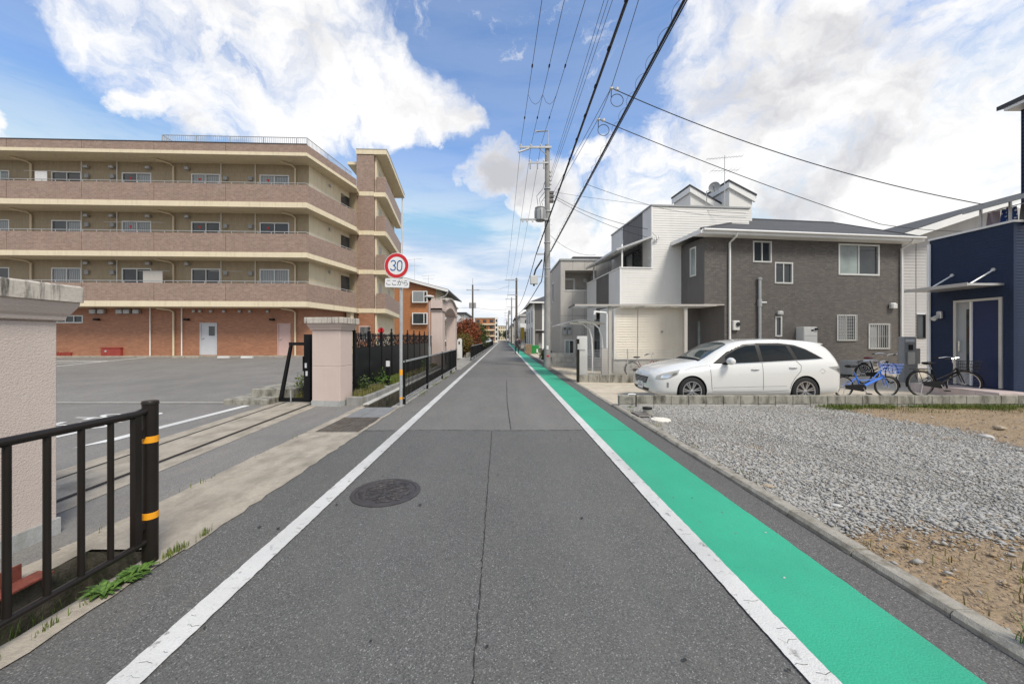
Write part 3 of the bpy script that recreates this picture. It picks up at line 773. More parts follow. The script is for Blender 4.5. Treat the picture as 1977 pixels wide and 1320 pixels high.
# street-side guard fences
def guard(name, label, X, Y0, Y1, posts, each=True):
    t = thing(name, label, 'guard rail', (X, Y0, 0), 0, 'black roadside guard rails'); L = Y1 - Y0
    MB().box(-.018, .018, 0, L, 1.02, 1.06).build('top_rail', M_steel if each else M_steel, t)
    MB().box(-.015, .015, 0, L, .15, .18).build('bottom_rail', M_steel, t)
    pm_ = MB().box(-.028, .028, -.028, .028, -.05, 1.075).mesh('post')
    for y in posts: o = link('post', pm_, M_blackm, t); o.location.y = y - Y0
    n = int(L / .14)
    if each:
        b = MB().box(-.009, .009, -.009, .009, .181, 1.019).mesh('baluster')
        for k in range(1, n): o = link('baluster', b, M_blackm, t); o.location.y = k * L / n
    else:
        m = MB()
        for k in range(1, n): y = k * L / n; m.box(-.009, .009, y - .009, y + .009, .181, 1.019)
        tag(m.build('baluster_row', M_blackm, t), kind='stuff')
    return t
guard('guard_rail', 'black barred guard rail along the ditch beside the speed sign', -2.40, 8.86, 18.6, (8.9, 11.6, 14.4, 16.8, 18.58))
guard('guard_rail', 'long black guard rail beside the red photinia bushes', -2.34, 26.4, 85, tuple(np.arange(26.42, 85, 2.9)), False)

# ornamental iron fence on the planted strip
t = thing('iron_fence', 'black ornamental iron fence with spear finials and scrollwork behind pink pier', 'fence', (-3.8, 9.36, .15))
post = MB().box(-.03, .03, -.03, .03, 0, 1.62).loft([[(-.042, -.042, 1.62), (.042, -.042, 1.62), (.042, .042, 1.62), (-.042, .042, 1.62)], [(-.042, -.042, 1.65), (.042, -.042, 1.65), (.042, .042, 1.65), (-.042, .042, 1.65)]])
post_me = post.mesh('post')
fin_me = MB().lathe([(.012, 1.65), (.03, 1.672), (.012, 1.69), (.036, 1.725), (.02, 1.765), (.004, 1.80)], n=10).mesh('finial', True)
pick_me = MB().cyl((0, 0, .12), (0, 0, 1.50), .0095, None, 6).mesh('picket')
pf_me = MB().lathe([(.008, 1.50), (.022, 1.525), (.006, 1.60)], n=8).mesh('spear')
scr = MB()
P_ = 1.04
for k in range(6):
    y = .12 + k * .16; z = 1.36 + .05 * math.sin(k * 1.26 + .5)
    scr.torus((0, y, z), .062, .009, 'x', 16, 5)
    pts = [(0.0, y + .11 * (q / 10 - .3) + .05 * math.cos(q * .62), z - .17 + .11 * math.sin(q * .62) * (1 - q / 14)) for q in range(11)]
    scr.tube(pts, .009, 5)
    scr.tube([(0, y - .075, z + .13), (0, y, z + .07 + .06), (0, y + .08, z + .15)], .008, 5)
    scr.torus((0, y + .075, z - .12), .036, .008, 'x', 12, 5)
    scr.torus((0, y + .03, z + .09), .028, .008, 'x', 10, 5)
arch = [(0, y, 1.50 + .085 * abs(math.sin(2 * math.pi * y / P_))) for y in np.linspace(0, P_, 25)]
scr.tube(arch, .012, 5); scr.box(-.014, .014, 0, P_, 1.19, 1.215).box(-.014, .014, 0, P_, .12, .15).box(-.012, .012, 0, P_, .66, .68)
scr_me = scr.mesh('scrollwork')
sheet_me = MB().box(.012, .016, 0, P_, .14, 1.20).mesh('privacy_sheet')
M_sheet = pm('black_sheet', (.008, .009, .010), .4, .3, 2, 0, spec=.25)
for i in range(11):
    o = link('post', post_me, M_blackm, t); o.location.y = i * P_
    f = link('finial', fin_me, M_blackm, o)
    if i == 10: break
    o = link('scrollwork', scr_me, M_blackm, t); o.location.y = i * P_
    o = link('privacy_sheet', sheet_me, M_sheet, t); o.location.y = i * P_
    for k in range(1, 8):
        o = link('picket', pick_me, M_blackm, t); o.location.y = i * P_ + k * P_ / 8
        s = link('spear', pf_me, M_blackm, o)
# sliding gate parked behind the second pier
t = thing('sliding_gate', 'open black sliding iron gate with slanted end brace by the smooth pier', 'gate', (-4.93, 9.28, .0))
MB().box(-.075, .075, -.06, .06, .03, 1.70).build('end_post', M_blackm, t)
MB().prismy([(-.72, .10), (-.64, .10), (-.40, 1.42), (-.46, 1.42)], -.035, .035).build('brace', M_blackm, t)
MB().box(-.47, -.076, -.03, .03, 1.422, 1.50).build('brace_arm', M_blackm, t)
MB().box(-.74, -.08, -.045, .045, .03, .10).build('base_beam', M_blackm, t)
MB().box(-.03, .03, .065, 3.0, .06, .18).box(-.025, .025, .065, 3.0, 1.28, 1.32).build('rail', M_blackm, t)
for k in range(12):
    o = link('picket', MB().cyl((0, 0, .18), (0, 0, 1.45), .012, None, 6).mesh('picket') if k == 0 else gp, M_blackm, t); gp = o.data; o.location.y = .14 + k * .14; 
sc2 = link('scrollwork', scr_me, M_blackm, t); sc2.location = (0, .08, .09)
MB().box(-.10, -.076, -.075, .0, .78, 1.15).build('lock_box', M_black, t)
MB().box(-.05, .0, -.064, -.0605, .86, .98).build('lock_plate', M_signw, t)
MB().box(-.03, .02, -.064, -.0605, .66, .78).build('lock_plate', M_signw, t)
MB().cyl((-.40, -.06, .02), (-.40, -.06, .30), .018, None, 8).build('drop_bolt', M_steel, t)
# stepped concrete block beside the gate
t = thing('concrete_steps', 'low stained concrete step block beside the open gate', 'concrete block', (-6.0, 9.3, 0))
MB().bbox(-.75, .35, -.45, 1.2, 0, .13, .015).build('lower_step', M_block, t)
MB().bbox(-.45, .62, .1, 1.6, .0, .31, .015).build('upper_step', M_block, t)
# planted strip
mm = MB().box(-3.94, -3.41, 8.95, 19.3, 0, .15)
struct('planting_bed', mm, M_ground, 'narrow soil bed between the iron fence and the ditch')
t = thing('planter_kerb', 'rough grey split stone block edging of the planted strip', 'planter kerb', (-3.335, 8.9, 0))
bm_ = MB().bbox(-.06, .06, .004, .396, 0, .20, .012).mesh('edging_block')
for k in range(26):
    o = link('edging_block', bm_, M_granite, t); o.location = (random.uniform(-.004, .004), k * .4, random.uniform(-.006, .006))
o = link('edging_block', bm_, M_granite, t); o.rotation_euler.z = R(90); o.location = (-.03, -.06, 0)

# leaf and blade scatter
def leaves(name, mat, n, center, radii, size, parent=None, shell=.45, flat=.0, lo=-1.0, noise=.25):
    c = np.array(center); rr = np.array(radii)
    d = RNG.normal(0, 1, (n, 3)); d /= np.linalg.norm(d, axis=1)[:, None]
    d[:, 2] = np.where(d[:, 2] < lo, -d[:, 2], d[:, 2])
    ph = np.sin(d[:, 0] * 5.3 + c[0]) * np.sin(d[:, 1] * 4.7 + c[1]) * np.sin(d[:, 2] * 5.9 + 1.0)
    r = (shell + (1 - shell) * RNG.uniform(0, 1, n) ** .5) * (1 + noise * ph + RNG.normal(0, .05, n))
    P = c + d * rr * r[:, None]
    a = RNG.normal(0, 1, (n, 3)); a += d * .5; a /= np.linalg.norm(a, axis=1)[:, None]
    b = np.cross(a, RNG.normal(0, 1, (n, 3))); b /= np.linalg.norm(b, axis=1)[:, None]
    w = np.cross(a, b)
    s = size * RNG.uniform(.6, 1.4, n)[:, None]
    V = np.stack([P - b * s, P + w * s * .45, P + b * s, P - w * s * .45], 1).reshape(-1, 3)
    Fs = np.arange(n * 4).reshape(n, 4)
    return link(name, fast_mesh(name, V, Fs, 4, mat), None, parent)
def blades(name, mat, pts, hmin, hmax, w=.004, parent=None, lean=.35):
    pts = np.asarray(pts, float); n = len(pts)
    h = RNG.uniform(hmin, hmax, n); a = RNG.uniform(0, 6.283, n); ln = RNG.uniform(.1, 1, n) * lean * h
    dx, dy = np.cos(a), np.sin(a); wx, wy = -dy * w, dx * w
    P0 = pts; P1 = pts + np.stack([dx * ln * .35, dy * ln * .35, h * .6], -1); P2 = pts + np.stack([dx * ln, dy * ln, h], -1)
    W = np.stack([wx, wy, np.zeros(n)], -1)
    V = np.stack([P0 - W, P0 + W, P1 - W * .8, P1 + W * .8, P2], 1).reshape(-1, 3)
    f = np.array([(0, 1, 3), (0, 3, 2), (2, 3, 4)]); Fs = (f[None] + (np.arange(n) * 5)[:, None, None]).reshape(-1, 3)
    return link(name, fast_mesh(name, V, Fs, 3, mat), None, parent)
def field(n, x0, x1, y0, y1, z, dens=None):
    X = RNG.uniform(x0, x1, n); Y = RNG.uniform(y0, y1, n)
    if dens is not None: k = dens(X, Y); X, Y = X[k], Y[k]
    return np.stack([X, Y, np.full(len(X), z)], -1)
tag(blades('grass', M_grassdry, field(9000, -3.74, -3.40, 9.0, 19, .15, lambda x, y: np.sin(y * 2.7) + np.sin(y * 6.1 + 1) + RNG.normal(0, .6, len(y)) > -.5), .05, .22, .005), 'dry green grass in the bed below the iron fence', 'grass', None, 'stuff')
tag(blades('grass', M_grass, field(5500, -3.74, -3.39, 11.2, 13.2, .15), .06, .26, .006), 'lush green grass by the small garden light', 'grass', None, 'stuff')
for (x, y, r, h, lb) in ((-3.6, 9.55, .17, .26, 'small leafy shrub nearest the smooth pink pier'), (-3.56, 10.7, .22, .28, 'bushy bright green shrub in the planted strip'), (-3.62, 16.9, .24, .3, 'small dark shrub at the foot of the street lamp')):
    t = thing('shrub', lb, 'shrub', (x, y, .15), 0, 'shrubs in the planted strip')
    leaves('foliage', M_weed if r > .2 else M_shrub, 190, (0, 0, h), (r * 1.25, r * 1.25, h), .034, t, .1, noise=.5)
    MB().tube([(0, 0, -.03), (.01, .02, h)], [.014, .005], 6).build('stem', M_bark, t)
    MB().tube([(0, 0, 0), (.08, .05, h * 1.1)], [.01, .004], 6).build('stem', M_bark, t)
t = thing('shrub', 'weedy shrub growing behind the slanted gate brace', 'shrub', (-5.35, 10.2, .05))
leaves('foliage', M_grass, 700, (0, 0, .32), (.35, .55, .36), .04, t, .15)
MB().tube([(0, 0, 0), (.02, .0, .4)], [.016, .006], 6).build('stem', M_bark, t)
tag(blades('grass', M_grassdry, field(1500, -5.5, -4.9, 9.45, 10.9, .03), .06, .24, .006), 'dry grass tuft behind the gate brace', 'grass', None, 'stuff')
# garden bollard light
t = thing('garden_light', 'small black bollard light with white panel in the planted strip', 'garden light', (-3.5, 11.15, .15))
MB().box(-.11, .11, -.08, .08, 0, .03).build('foot', M_concl, t)
MB().box(-.05, .05, -.05, .05, .031, .60).build('post', M_black, t)
MB().box(-.045, .045, -.0505, .045, .601, .78).build('lens', M_signw, t)
MB().box(-.055, .055, -.055, .055, .781, .84).build('lid', M_black, t)
# street lamp behind the fence
t = thing('street_lamp', 'slim grey park lamp with flat disc head behind the guard rail', 'street lamp', (-3.42, 16.98, .12))
MB().cyl((0, 0, 0), (0, 0, 1.1), .062, None, 14).build('base_sleeve', M_grey, t, True)
MB().cyl((0, 0, 1.1), (0, 0, 3.22), .042, .036, 14).build('pole', M_steel, t, True)
MB().lathe([(.036, 3.20), (.07, 3.26), (.10, 3.33), (.05, 3.34)], n=20).build('neck', M_black, t, True)
MB().lathe([(.05, 3.335), (.225, 3.37), (.235, 3.40), (.19, 3.44), (.08, 3.465), (.0, 3.47)], n=28).build('lamp_head', M_lgrey, t, True)
# speed limit sign
t = thing('speed_sign', 'round red rimmed 30 speed sign on a grey pole at the ditch edge', 'road sign', (-2.43, 8.72, 0))
MB().cyl((0, 0, -.1), (0, 0, 3.30), .037, None, 16).build('pole', M_steel, t, True)
MB().lathe([(.0375, 0), (.039, .001), (.039, .13), (.0375, .131)], (0, 0, .73), 16).build('reflector_band', M_orange, t, True)
MB().lathe([(.0375, 0), (.039, .001), (.039, .05), (.0375, .051)], (0, 0, .16), 16).build('reflector_band', M_orange, t, True)
SG = bpy.data.objects.new('sign_disc', MB().lathe([(.0, -.008), (.298, -.008), (.302, 0), (.298, .012), (.0, .012)], n=56, axis='y').mesh('sign_disc')); COL.objects.link(SG)
SG.data.materials.append(M_signw); SG.parent = t; SG.location = (-.085, -.055, 3.31); SG.rotation_euler = (0, R(4), R(-6))
MB().lathe([(.21, -.0105), (.288, -.0105)], n=56, axis='y').build('red_ring', M_red, SG)
d30 = MB()
def stroke(mb, pts, w, y):
    for a, b in zip(pts[:-1], pts[1:]):
        a, b = Vector(a), Vector(b); d = (b - a); L = d.length; d /= max(L, 1e-6); nx = Vector((-d.y, d.x)) * w; e = d * w * .35
        mb.quad((a.x - nx.x - e.x, y, a.y - nx.y - e.y), (b.x - nx.x + e.x, y, b.y - nx.y + e.y), (b.x + nx.x + e.x, y, b.y + nx.y + e.y), (a.x + nx.x - e.x, y, a.y + nx.y - e.y))
def arc(cx, cy, rx, ry, a0, a1, n=14): return [(cx + rx * math.cos(R(a0 + (a1 - a0) * i / n)), cy + ry * math.sin(R(a0 + (a1 - a0) * i / n))) for i in range(n + 1)]
stroke(d30, arc(-.085, .058, .055, .058, 160, -90), .0125, -.0112)
stroke(d30, arc(-.085, -.058, .06, .058, 90, -160), .0125, -.0116)
stroke(d30, arc(.075, .05, .055, .066, 0, 180) + arc(.075, -.05, .055, .066, 180, 360) + [(.13, .05)], .0125, -.0112)
d30.build('numerals', M_signb, SG)
PL = bpy.data.objects.new('sub_plate', None)
pl = MB(); rr = .03; pw, ph = .295, .105
pts = []
for cx, cz, a0 in ((pw - rr, ph - rr, 0), (-pw + rr, ph - rr, 90), (-pw + rr, -ph + rr, 180), (pw - rr, -ph + rr, 270)): pts += [(cx + rr * math.cos(R(a0 + q)), cz + rr * math.sin(R(a0 + q))) for q in (0, 30, 60, 90)]
PLo = pl.prismy(pts, -.006, .006).build('sub_plate', M_signw, t); PLo.location = (-.075, -.055, 2.90); PLo.rotation_euler = (0, R(3), R(-6))
o = link('lettering', text_mesh('\u3053\u3053\u304b\u3089', .155, 0, 'CENTER', .80), M_ink, PLo)
o.matrix_local = Matrix.Translation((0, -.0072, -.002)) @ Matrix.Rotation(R(90), 4, 'X')
for z in (3.2, 2.9): MB().box(-.06, .05, -.05, .045, z, z + .035).build('clamp', M_steel, t)

# pink arched gateway
t = thing('arch_gateway', 'pink rendered gateway with two columns and a curved lintel', 'gateway', (-3.52, 19.4, 0))
for y0 in (0, 5.15):
    MB().bbox(-.30, .30, y0, y0 + .85, 0, 3.04, .02).build('column', M_pier2, t)
    MB().box(-.36, .36, y0 - .06, y0 + .91, 3.041, 3.10).build('impost', M_pier2, t)
ys = np.linspace(-.1, 6.1, 31)
def bulge(y): return .30 * math.sin(math.pi * min(1, max(0, (y - .9) / 4.2)))
pl = [(y, 3.101 + max(0, bulge(y))) for y in ys] + [(y, 3.64 + max(0, bulge(y)) * 1.05) for y in reversed(ys)]
def ring_x(x, pts): return [(x, a, b) for a, b in pts]
m = MB(); n = len(ys)
lo = [(y, 3.101 + bulge(y)) for y in ys]; hi = [(y, 3.62 + bulge(y)) for y in ys]
m.loft([[(-.31, a[0], a[1]), (.31, a[0], a[1]), (.31, b[0], b[1]), (-.31, b[0], b[1])] for a, b in zip(lo, hi)])
m.build('lintel', M_pier2, t)
m = MB().loft([[(-.40, a[0], b[1] + .002), (.40, a[0], b[1] + .002), (.40, a[0], b[1] + .09), (-.40, a[0], b[1] + .09)] for a, b in zip(lo, hi)])
m.build('coping', M_cap, t)
m = MB().loft([[(-.36, a[0], a[1] - .03), (.36, a[0], a[1] - .03), (.36, a[0], a[1] + .05), (-.36, a[0], a[1] + .05)] for a in [(y, 3.13 + bulge(y)) for y in ys]])
m.build('lower_moulding', M_pier2, t)
# white rounded gatepost with intercom
t = thing('gatepost', 'white round topped gatepost beside the red bushes', 'gatepost', (-3.52, 29.6, 0))
prof = [(-.19, 0), (.19, 0), (.19, 1.35)] + [(.19 * math.cos(R(a)), 1.35 + .25 * math.sin(R(a))) for a in range(10, 180, 17)] + [(-.19, 1.35)]
MB().prismy(prof, -.15, .15).build('slab', M_sidw, t)
MB().box(-.08, .03, -.165, -.151, 1.12, 1.35).build('intercom', M_black, t)
MB().box(.191, .203, -.09, .05, .98, 1.38).build('mailbox_slot', M_black, t)
# low walls behind
t = thing('garden_wall', 'low grey block wall under the red bushes', 'wall', (-3.0, 30, 0))
bl = MB().bbox(-.07, .07, .005, .395, 0, .19, .008).mesh('block')
for k in range(40):
    for j in range(2):
        o = link('block', bl, M_block, t); o.location = (0, k * .4 + j * .2, j * .195)
# photinia bushes
def bush(label, x, y, r, h, mat, n, sz, cat='bush', name='photinia_bush'):
    t = thing(name, label, cat, (x, y, 0), 0, 'bushes beside the street')
    leaves('crown', mat, n, (0, 0, h * .56), (r, r * 1.2, h * .46), sz, t, .35, noise=.35)
    for k in range(5):
        a = random.uniform(0, 6.28); MB().tube([(0, 0, 0), (math.cos(a) * r * .3, math.sin(a) * r * .3, h * .35), (math.cos(a) * r * .6, math.sin(a) * r * .6, h * .7)], [.05, .035, .012], 6).build('trunk', M_bark, t)
bush('tall red photinia bush behind the long guard rail', -3.75, 37.0, 1.42, 3.55, M_photinia, 9000, .085)
bush('low orange and green photinia bush beside the white gatepost', -3.55, 32.3, .95, 2.05, M_photlow, 5000, .07)
bush('dark green hedge bush behind the red photinia', -3.05, 42.5, 1.3, 3.3, M_hedge, 6000, .085, 'bush', 'hedge_bush')
# weeds by the near rail
def rosette(label, x, y, n, L, mat=M_weed, z=.01, grp='weeds at the road edge'):
    t = thing('weed', label, 'weed', (x, y, z), random.uniform(0, 360), grp); m = MB()
    for k in range(n):
        a = random.uniform(0, 6.283); l = L * random.uniform(.55, 1.1); up = random.uniform(.25, 1.1); w = l * .16
        d = Vector((math.cos(a), math.sin(a), 0)); s = Vector((-d.y, d.x, 0)) * w; z0 = Vector((0, 0, 1))
        p1 = d * l * .5 + z0 * l * .35 * up; p2 = d * l + z0 * l * .30 * up
        m.add([(0, 0, 0), tuple(p1 - s), tuple(p2), tuple(p1 + s), tuple(p1 + z0 * -.004)], [(0, 1, 4), (0, 4, 3), (1, 2, 4), (4, 2, 3)])
    m.build('leaf_rosette', mat, t)
    return t
for lb, X, Y in (('spiky green weed at the foot of the banded guard rail post', -2.48, 2.50), ('broad green weed just in front of the banded post', -2.47, 2.40), ('weed rosette growing below the near guard rail', -2.50, 2.30)): rosette(lb, X, Y, 34, .115)
blades_pts = []
for cx, cy, s, k in ((-2.44, 2.74, .035, 110), (-2.42, 2.98, .015, 40), (-2.50, 2.02, .02, 26), (-2.50, 1.72, .03, 40), (-2.5, 2.2, .02, 14), (-2.46, 1.45, .05, 90)):
    blades_pts += [(random.gauss(cx, s * .5), random.gauss(cy, s * 1.6), .008) for _ in range(k)]
tag(blades('grass', M_grass, blades_pts, .02, .075, .0025), 'small grass tufts along the ditch rim', 'grass', None, 'stuff')
tag(blades('grass', M_shrub, field(1200, -3.05, -2.65, 1.2, 2.5, -.5), .1, .42, .006), 'dark weeds growing on the ditch floor', 'grass', None, 'stuff')
tag(leaves('ditch_plants', M_weed, 260, (-2.85, 1.75, -.22), (.16, .35, .2), .03, None, .1), 'leafy weeds growing inside the near ditch', 'weeds', None, 'stuff')
tag(blades('grass', M_grass, np.concatenate([field(900, -2.42, -2.25, 9, 18.5, .0, lambda x, y: (np.sin(y * 3.1) + RNG.normal(0, .5, len(y)) > .5)), field(30, -3.36, -3.3, 3.0, 6.2, .005)]), .02, .09, .004), 'sparse grass at the foot of the guard rail', 'grass', None, 'stuff')
# ================================================================ building helpers
def mapv(v): return lambda a, d, z: (a, v + d, z)
def mapu(u): return lambda a, d, z: (u + d, a, z)
def abox(mb, mp, a0, a1, d0, d1, z0, z1):
    p = [mp(a, d, z) for z in (z0, z1) for a, d in ((a0, d0), (a1, d0), (a1, d1), (a0, d1))]
    mb.add(p, [(0, 3, 2, 1), (4, 5, 6, 7), (0, 1, 5, 4), (1, 2, 6, 5), (2, 3, 7, 6), (3, 0, 4, 7)]); return mb
def cuts(lo, hi, holes, i):
    s = sorted({lo, hi} | {h[i] for h in holes if lo < h[i] < hi} | {h[i + 1] for h in holes if lo < h[i + 1] < hi})
    return s
def wall(mp, a0, a1, z0, z1, holes=(), reveal=.12, mb=None):
    """flat wall with real openings and their reveals"""
    mb = mb or MB(); A = cuts(a0, a1, holes, 0); Z = cuts(z0, z1, holes, 2)
    for x0, x1 in zip(A[:-1], A[1:]):
        for y0, y1 in zip(Z[:-1], Z[1:]):
            cx, cy = (x0 + x1) / 2, (y0 + y1) / 2
            if any(h[0] < cx < h[1] and h[2] < cy < h[3] for h in holes): continue
            mb.quad(mp(x0, 0, y0), mp(x1, 0, y0), mp(x1, 0, y1), mp(x0, 0, y1))
    for h in holes:
        a, b, c, d = h[:4]
        mb.quad(mp(a, 0, c), mp(a, reveal, c), mp(a, reveal, d), mp(a, 0, d)).quad(mp(b, 0, c), mp(b, 0, d), mp(b, reveal, d), mp(b, reveal, c))
        mb.quad(mp(a, 0, d), mp(a, reveal, d), mp(b, reveal, d), mp(b, 0, d)).quad(mp(a, 0, c), mp(b, 0, c), mp(b, reveal, c), mp(a, reveal, c))
    return mb
def siding(mp, a0, a1, z0, z1, pitch=.11, lap=.012, holes=()):
    """lapped boards, each with its own sloping face and under-edge"""
    mb = MB(); n = max(1, round((z1 - z0) / pitch)); p = (z1 - z0) / n
    for i in range(n):
        za, zb = z0 + i * p, z0 + (i + 1) * p; zc = (za + zb) / 2
        segs = [(a0, a1)]
        for h in holes:
            if h[2] < zc < h[3]:
                new = []
                for s in segs:
                    if h[1] <= s[0] or h[0] >= s[1]: new.append(s); continue
                    if h[0] > s[0]: new.append((s[0], h[0]))
                    if h[1] < s[1]: new.append((h[1], s[1]))
                segs = new
        for s in segs:
            mb.quad(mp(s[0], -lap, za), mp(s[1], -lap, za), mp(s[1], -.001, zb), mp(s[0], -.001, zb))
            mb.quad(mp(s[0], -.0, za), mp(s[1], -.0, za), mp(s[1], -lap, za), mp(s[0], -lap, za))
    for h in holes:
        a, b, c, d = h[:4]; r = .12
        mb.quad(mp(a, 0, c), mp(a, r, c), mp(a, r, d), mp(a, 0, d)).quad(mp(b, 0, c), mp(b, 0, d), mp(b, r, d), mp(b, r, c))
        mb.quad(mp(a, 0, d), mp(a, r, d), mp(b, r, d), mp(b, 0, d)).quad(mp(a, 0, c), mp(b, 0, c), mp(b, r, c), mp(a, r, c))
    return mb
def window(par, mp, a0, a1, z0, z1, panes=(None, None), sash=None, fr=.045, proud=.018, name='window', split=None):
    sash = sash or M_sash; m = MB(); e = .002
    abox(m, mp, a0 - .015, a0 + fr, -proud, .075, z0 - .015, z1 + .015); abox(m, mp, a1 - fr, a1 + .015, -proud, .075, z0 - .015, z1 + .015)
    abox(m, mp, a0 + fr, a1 - fr, -proud + e, .073, z1 - fr, z1 + .015); abox(m, mp, a0 + fr, a1 - fr, -proud - .01, .073, z0 - .02, z0 + fr)
    n = len(panes); inn = (a1 - a0 - 2 * fr)
    edges = [a0 + fr + inn * k / n for k in range(n + 1)] if split is None else [a0 + fr] + [a0 + (a1 - a0) * s for s in split] + [a1 - fr]
    for k in range(1, n): abox(m, mp, edges[k] - .022, edges[k] + .022, .0, .06, z0 + fr, z1 - fr)
    w = m.build(name, sash, par)
    for k in range(n):
        d = .035 + .018 * (k % 2)
        abox(MB(), mp, edges[k], edges[k + 1], d, d + .006, z0 + fr, z1 - fr).build('pane', panes[k] or M_glass, w)
    return w
def vbox(mb, p, q, th, z0, z1):
    """upright slab between two plan points, th to the inner (left) side of p->q"""
    d = Vector((q[0] - p[0], q[1] - p[1])); d.normalize(); nx, ny = -d.y * th, d.x * th
    c = [(p[0], p[1]), (q[0], q[1]), (q[0] + nx, q[1] + ny), (p[0] + nx, p[1] + ny)]
    return mb.loft([[(x, y, z0) for x, y in c], [(x, y, z1) for x, y in c]])
def lerp(a, b, t): return a + (b - a) * t

# ================================================================ apartment building on the left
FA = Frame(-10.97, 20.5, 2.2)
ap = thing('apartment_building', 'four storey tan tiled apartment building with continuous balconies', 'apartment building', (FA.o.x, FA.o.y, 0), 2.2)
UL = -21.0; WV = 1.15
C1 = (1.14, 4.46); W1 = (-.43, WV); W2 = (.40, 5.2)
floors = [(3.35, 3.65, 4.65), (6.10, 6.376, 7.42), (8.876, 9.165, 10.15)]
roofz = (11.76, 11.94, 12.40)
wpx = [(-34, 18), (100, 157), (236, 292), (370, 425), (502, 558)]
holes = []; wins = []
for k, (sb, stp, pt) in enumerate(floors):
    for a, b in wpx:
        u0 = FA.onv(a, 400, WV)[0]; u1 = FA.onv(b, 400, WV)[0]; h = (u0, u1, stp + .25, stp + 1.98)
        holes.append(h); wins.append((k, a, h))
wall(mapv(WV), UL, W1[0], 3.66, 11.76, holes).build('upper_wall', M_tan, ap)
m = MB().quad((W1[0], W1[1], 3.66), (W2[0], W2[1], 3.66), (W2[0], W2[1], 11.76), (W1[0], W1[1], 11.76)); m.build('side_wall', M_cream, ap)
def g_hole(x0, x1, y0, y1):
    u0, _ = FA.onv(x0, y0, WV); u1, _ = FA.onv(x1, y0, WV); return (u0, u1, FA.onv(x0, y1, WV)[1], FA.onv(x0, y0, WV)[1])
gd1, gd2, gw = g_hole(386, 419, 623, 685), g_hole(536, 561, 624, 686), g_hole(92, 160, 609, 623)
wall(mapv(WV), UL, W1[0] + .25, .3, 3.36, [gd1, gd2, gw]).build('ground_wall', M_brick, ap)
MB().quad((W1[0] + .25, WV, .3), (W2[0] + .3, W2[1], .3), (W2[0] + .3, W2[1], 3.36), (W1[0] + .25, WV, 3.36)).build('ground_side_wall', M_brick, ap)
rng = random.Random(3)
for k, a, h in wins:
    l = [M_glass, M_glass, M_glassc][rng.randrange(3)]; r = [M_glassc, M_glassc, M_glass][rng.randrange(3)]
    w = window(ap, mapv(WV), h[0], h[1], h[2], h[3], (l, r))
    if (k, a) in ((2, 236), (2, 370), (2, 502), (1, 236), (1, 370), (1, 502)):
        cx = h[0] + (h[1] - h[0]) * .27; cz = h[3] - .32
        MB().poly([(cx - .1, WV + .03, cz + .09), (cx + .1, WV + .03, cz + .09), (cx, WV + .03, cz - .09)]).build('rescue_mark', M_red, w)
def door(par, mp, h, mat, glassy=None):
    m = MB(); abox(m, mp, h[0], h[0] + .05, -.02, .11, h[2], h[3]); abox(m, mp, h[1] - .05, h[1], -.02, .11, h[2], h[3]); abox(m, mp, h[0] + .05, h[1] - .05, -.018, .11, h[3] - .05, h[3])
    abox(m, mp, h[0] + .051, h[1] - .051, .03, .07, h[2], h[3] - .051)
    d = m.build('door', mat, par)
    if glassy:
        a, b = h[0] + (h[1] - h[0]) * .5, h[1] - .15
        abox(MB(), mp, a, b, .02, .029, h[3] - .75, h[3] - .2).build('pane', M_glass, d)
    abox(MB(), mp, h[0] + .10, h[0] + .22, -.02, .025, h[2] + .95, h[2] + 1.0).build('handle', M_alu, d)
    return d
M_doorg = pm('door_grey', (.50, .51, .54), .45, .04); M_doorp = pm('door_pink', (.52, .36, .33), .5, .05)
door(ap, mapv(WV), gd1, M_doorg, True); door(ap, mapv(WV), gd2, M_doorp)
window(ap, mapv(WV), gw[0], gw[1], gw[2], gw[3], (M_glass, M_glass, M_glass, M_glass))
# balcony slabs, tiled parapet panels, handrails
seams = [FA.onv(x, 400, 0)[0] for x in (-130, 11, 156, 296, 435)] + [0.0]
seams[0] = UL
for sb, stp, pt in floors + [roofz]:
    MB().prism([(UL, 0), (0, 0), C1, (C1[0] - .25, 6.2), (UL, 6.2)], sb, stp).build('balcony_slab', M_cream, ap)
    rb = pt - stp
    for a, b in zip(seams[:-1], seams[1:]):
        MB().box(a + .012, b - .012, .03, .17, stp, pt).build('parapet_panel', M_tile, ap)
    m = MB(); vbox(m, (.0, .03), (lerp(0, C1[0], .5) - .01, lerp(0, C1[1], .5)), .14, stp, pt); m.build('parapet_panel', M_tile, ap)
    m = MB(); vbox(m, (lerp(0, C1[0], .5), lerp(0, C1[1], .5) + .012), (C1[0], C1[1]), .14, stp, pt); m.build('parapet_panel', M_tile, ap)
    if pt < 11:
        m = MB(); m.tube([(UL, .1, pt + .12), (-.08, .1, pt + .12), (C1[0] - .1, C1[1], pt + .12)], .02, 6)
        for q in np.arange(UL + .3, -.1, .72): m.box(q - .012, q + .012, .088, .112, pt, pt + .12)
        for q in np.linspace(.08, .95, 7): m.box(C1[0] * q - .1, C1[0] * q - .076, C1[1] * q, C1[1] * q + .024, pt, pt + .12)
        m.build('handrail', M_alu, ap)
    else:
        m = MB(); m.box(UL, -.02, .015, .20, pt, pt + .05); m.build('coping', M_roofdark, ap)
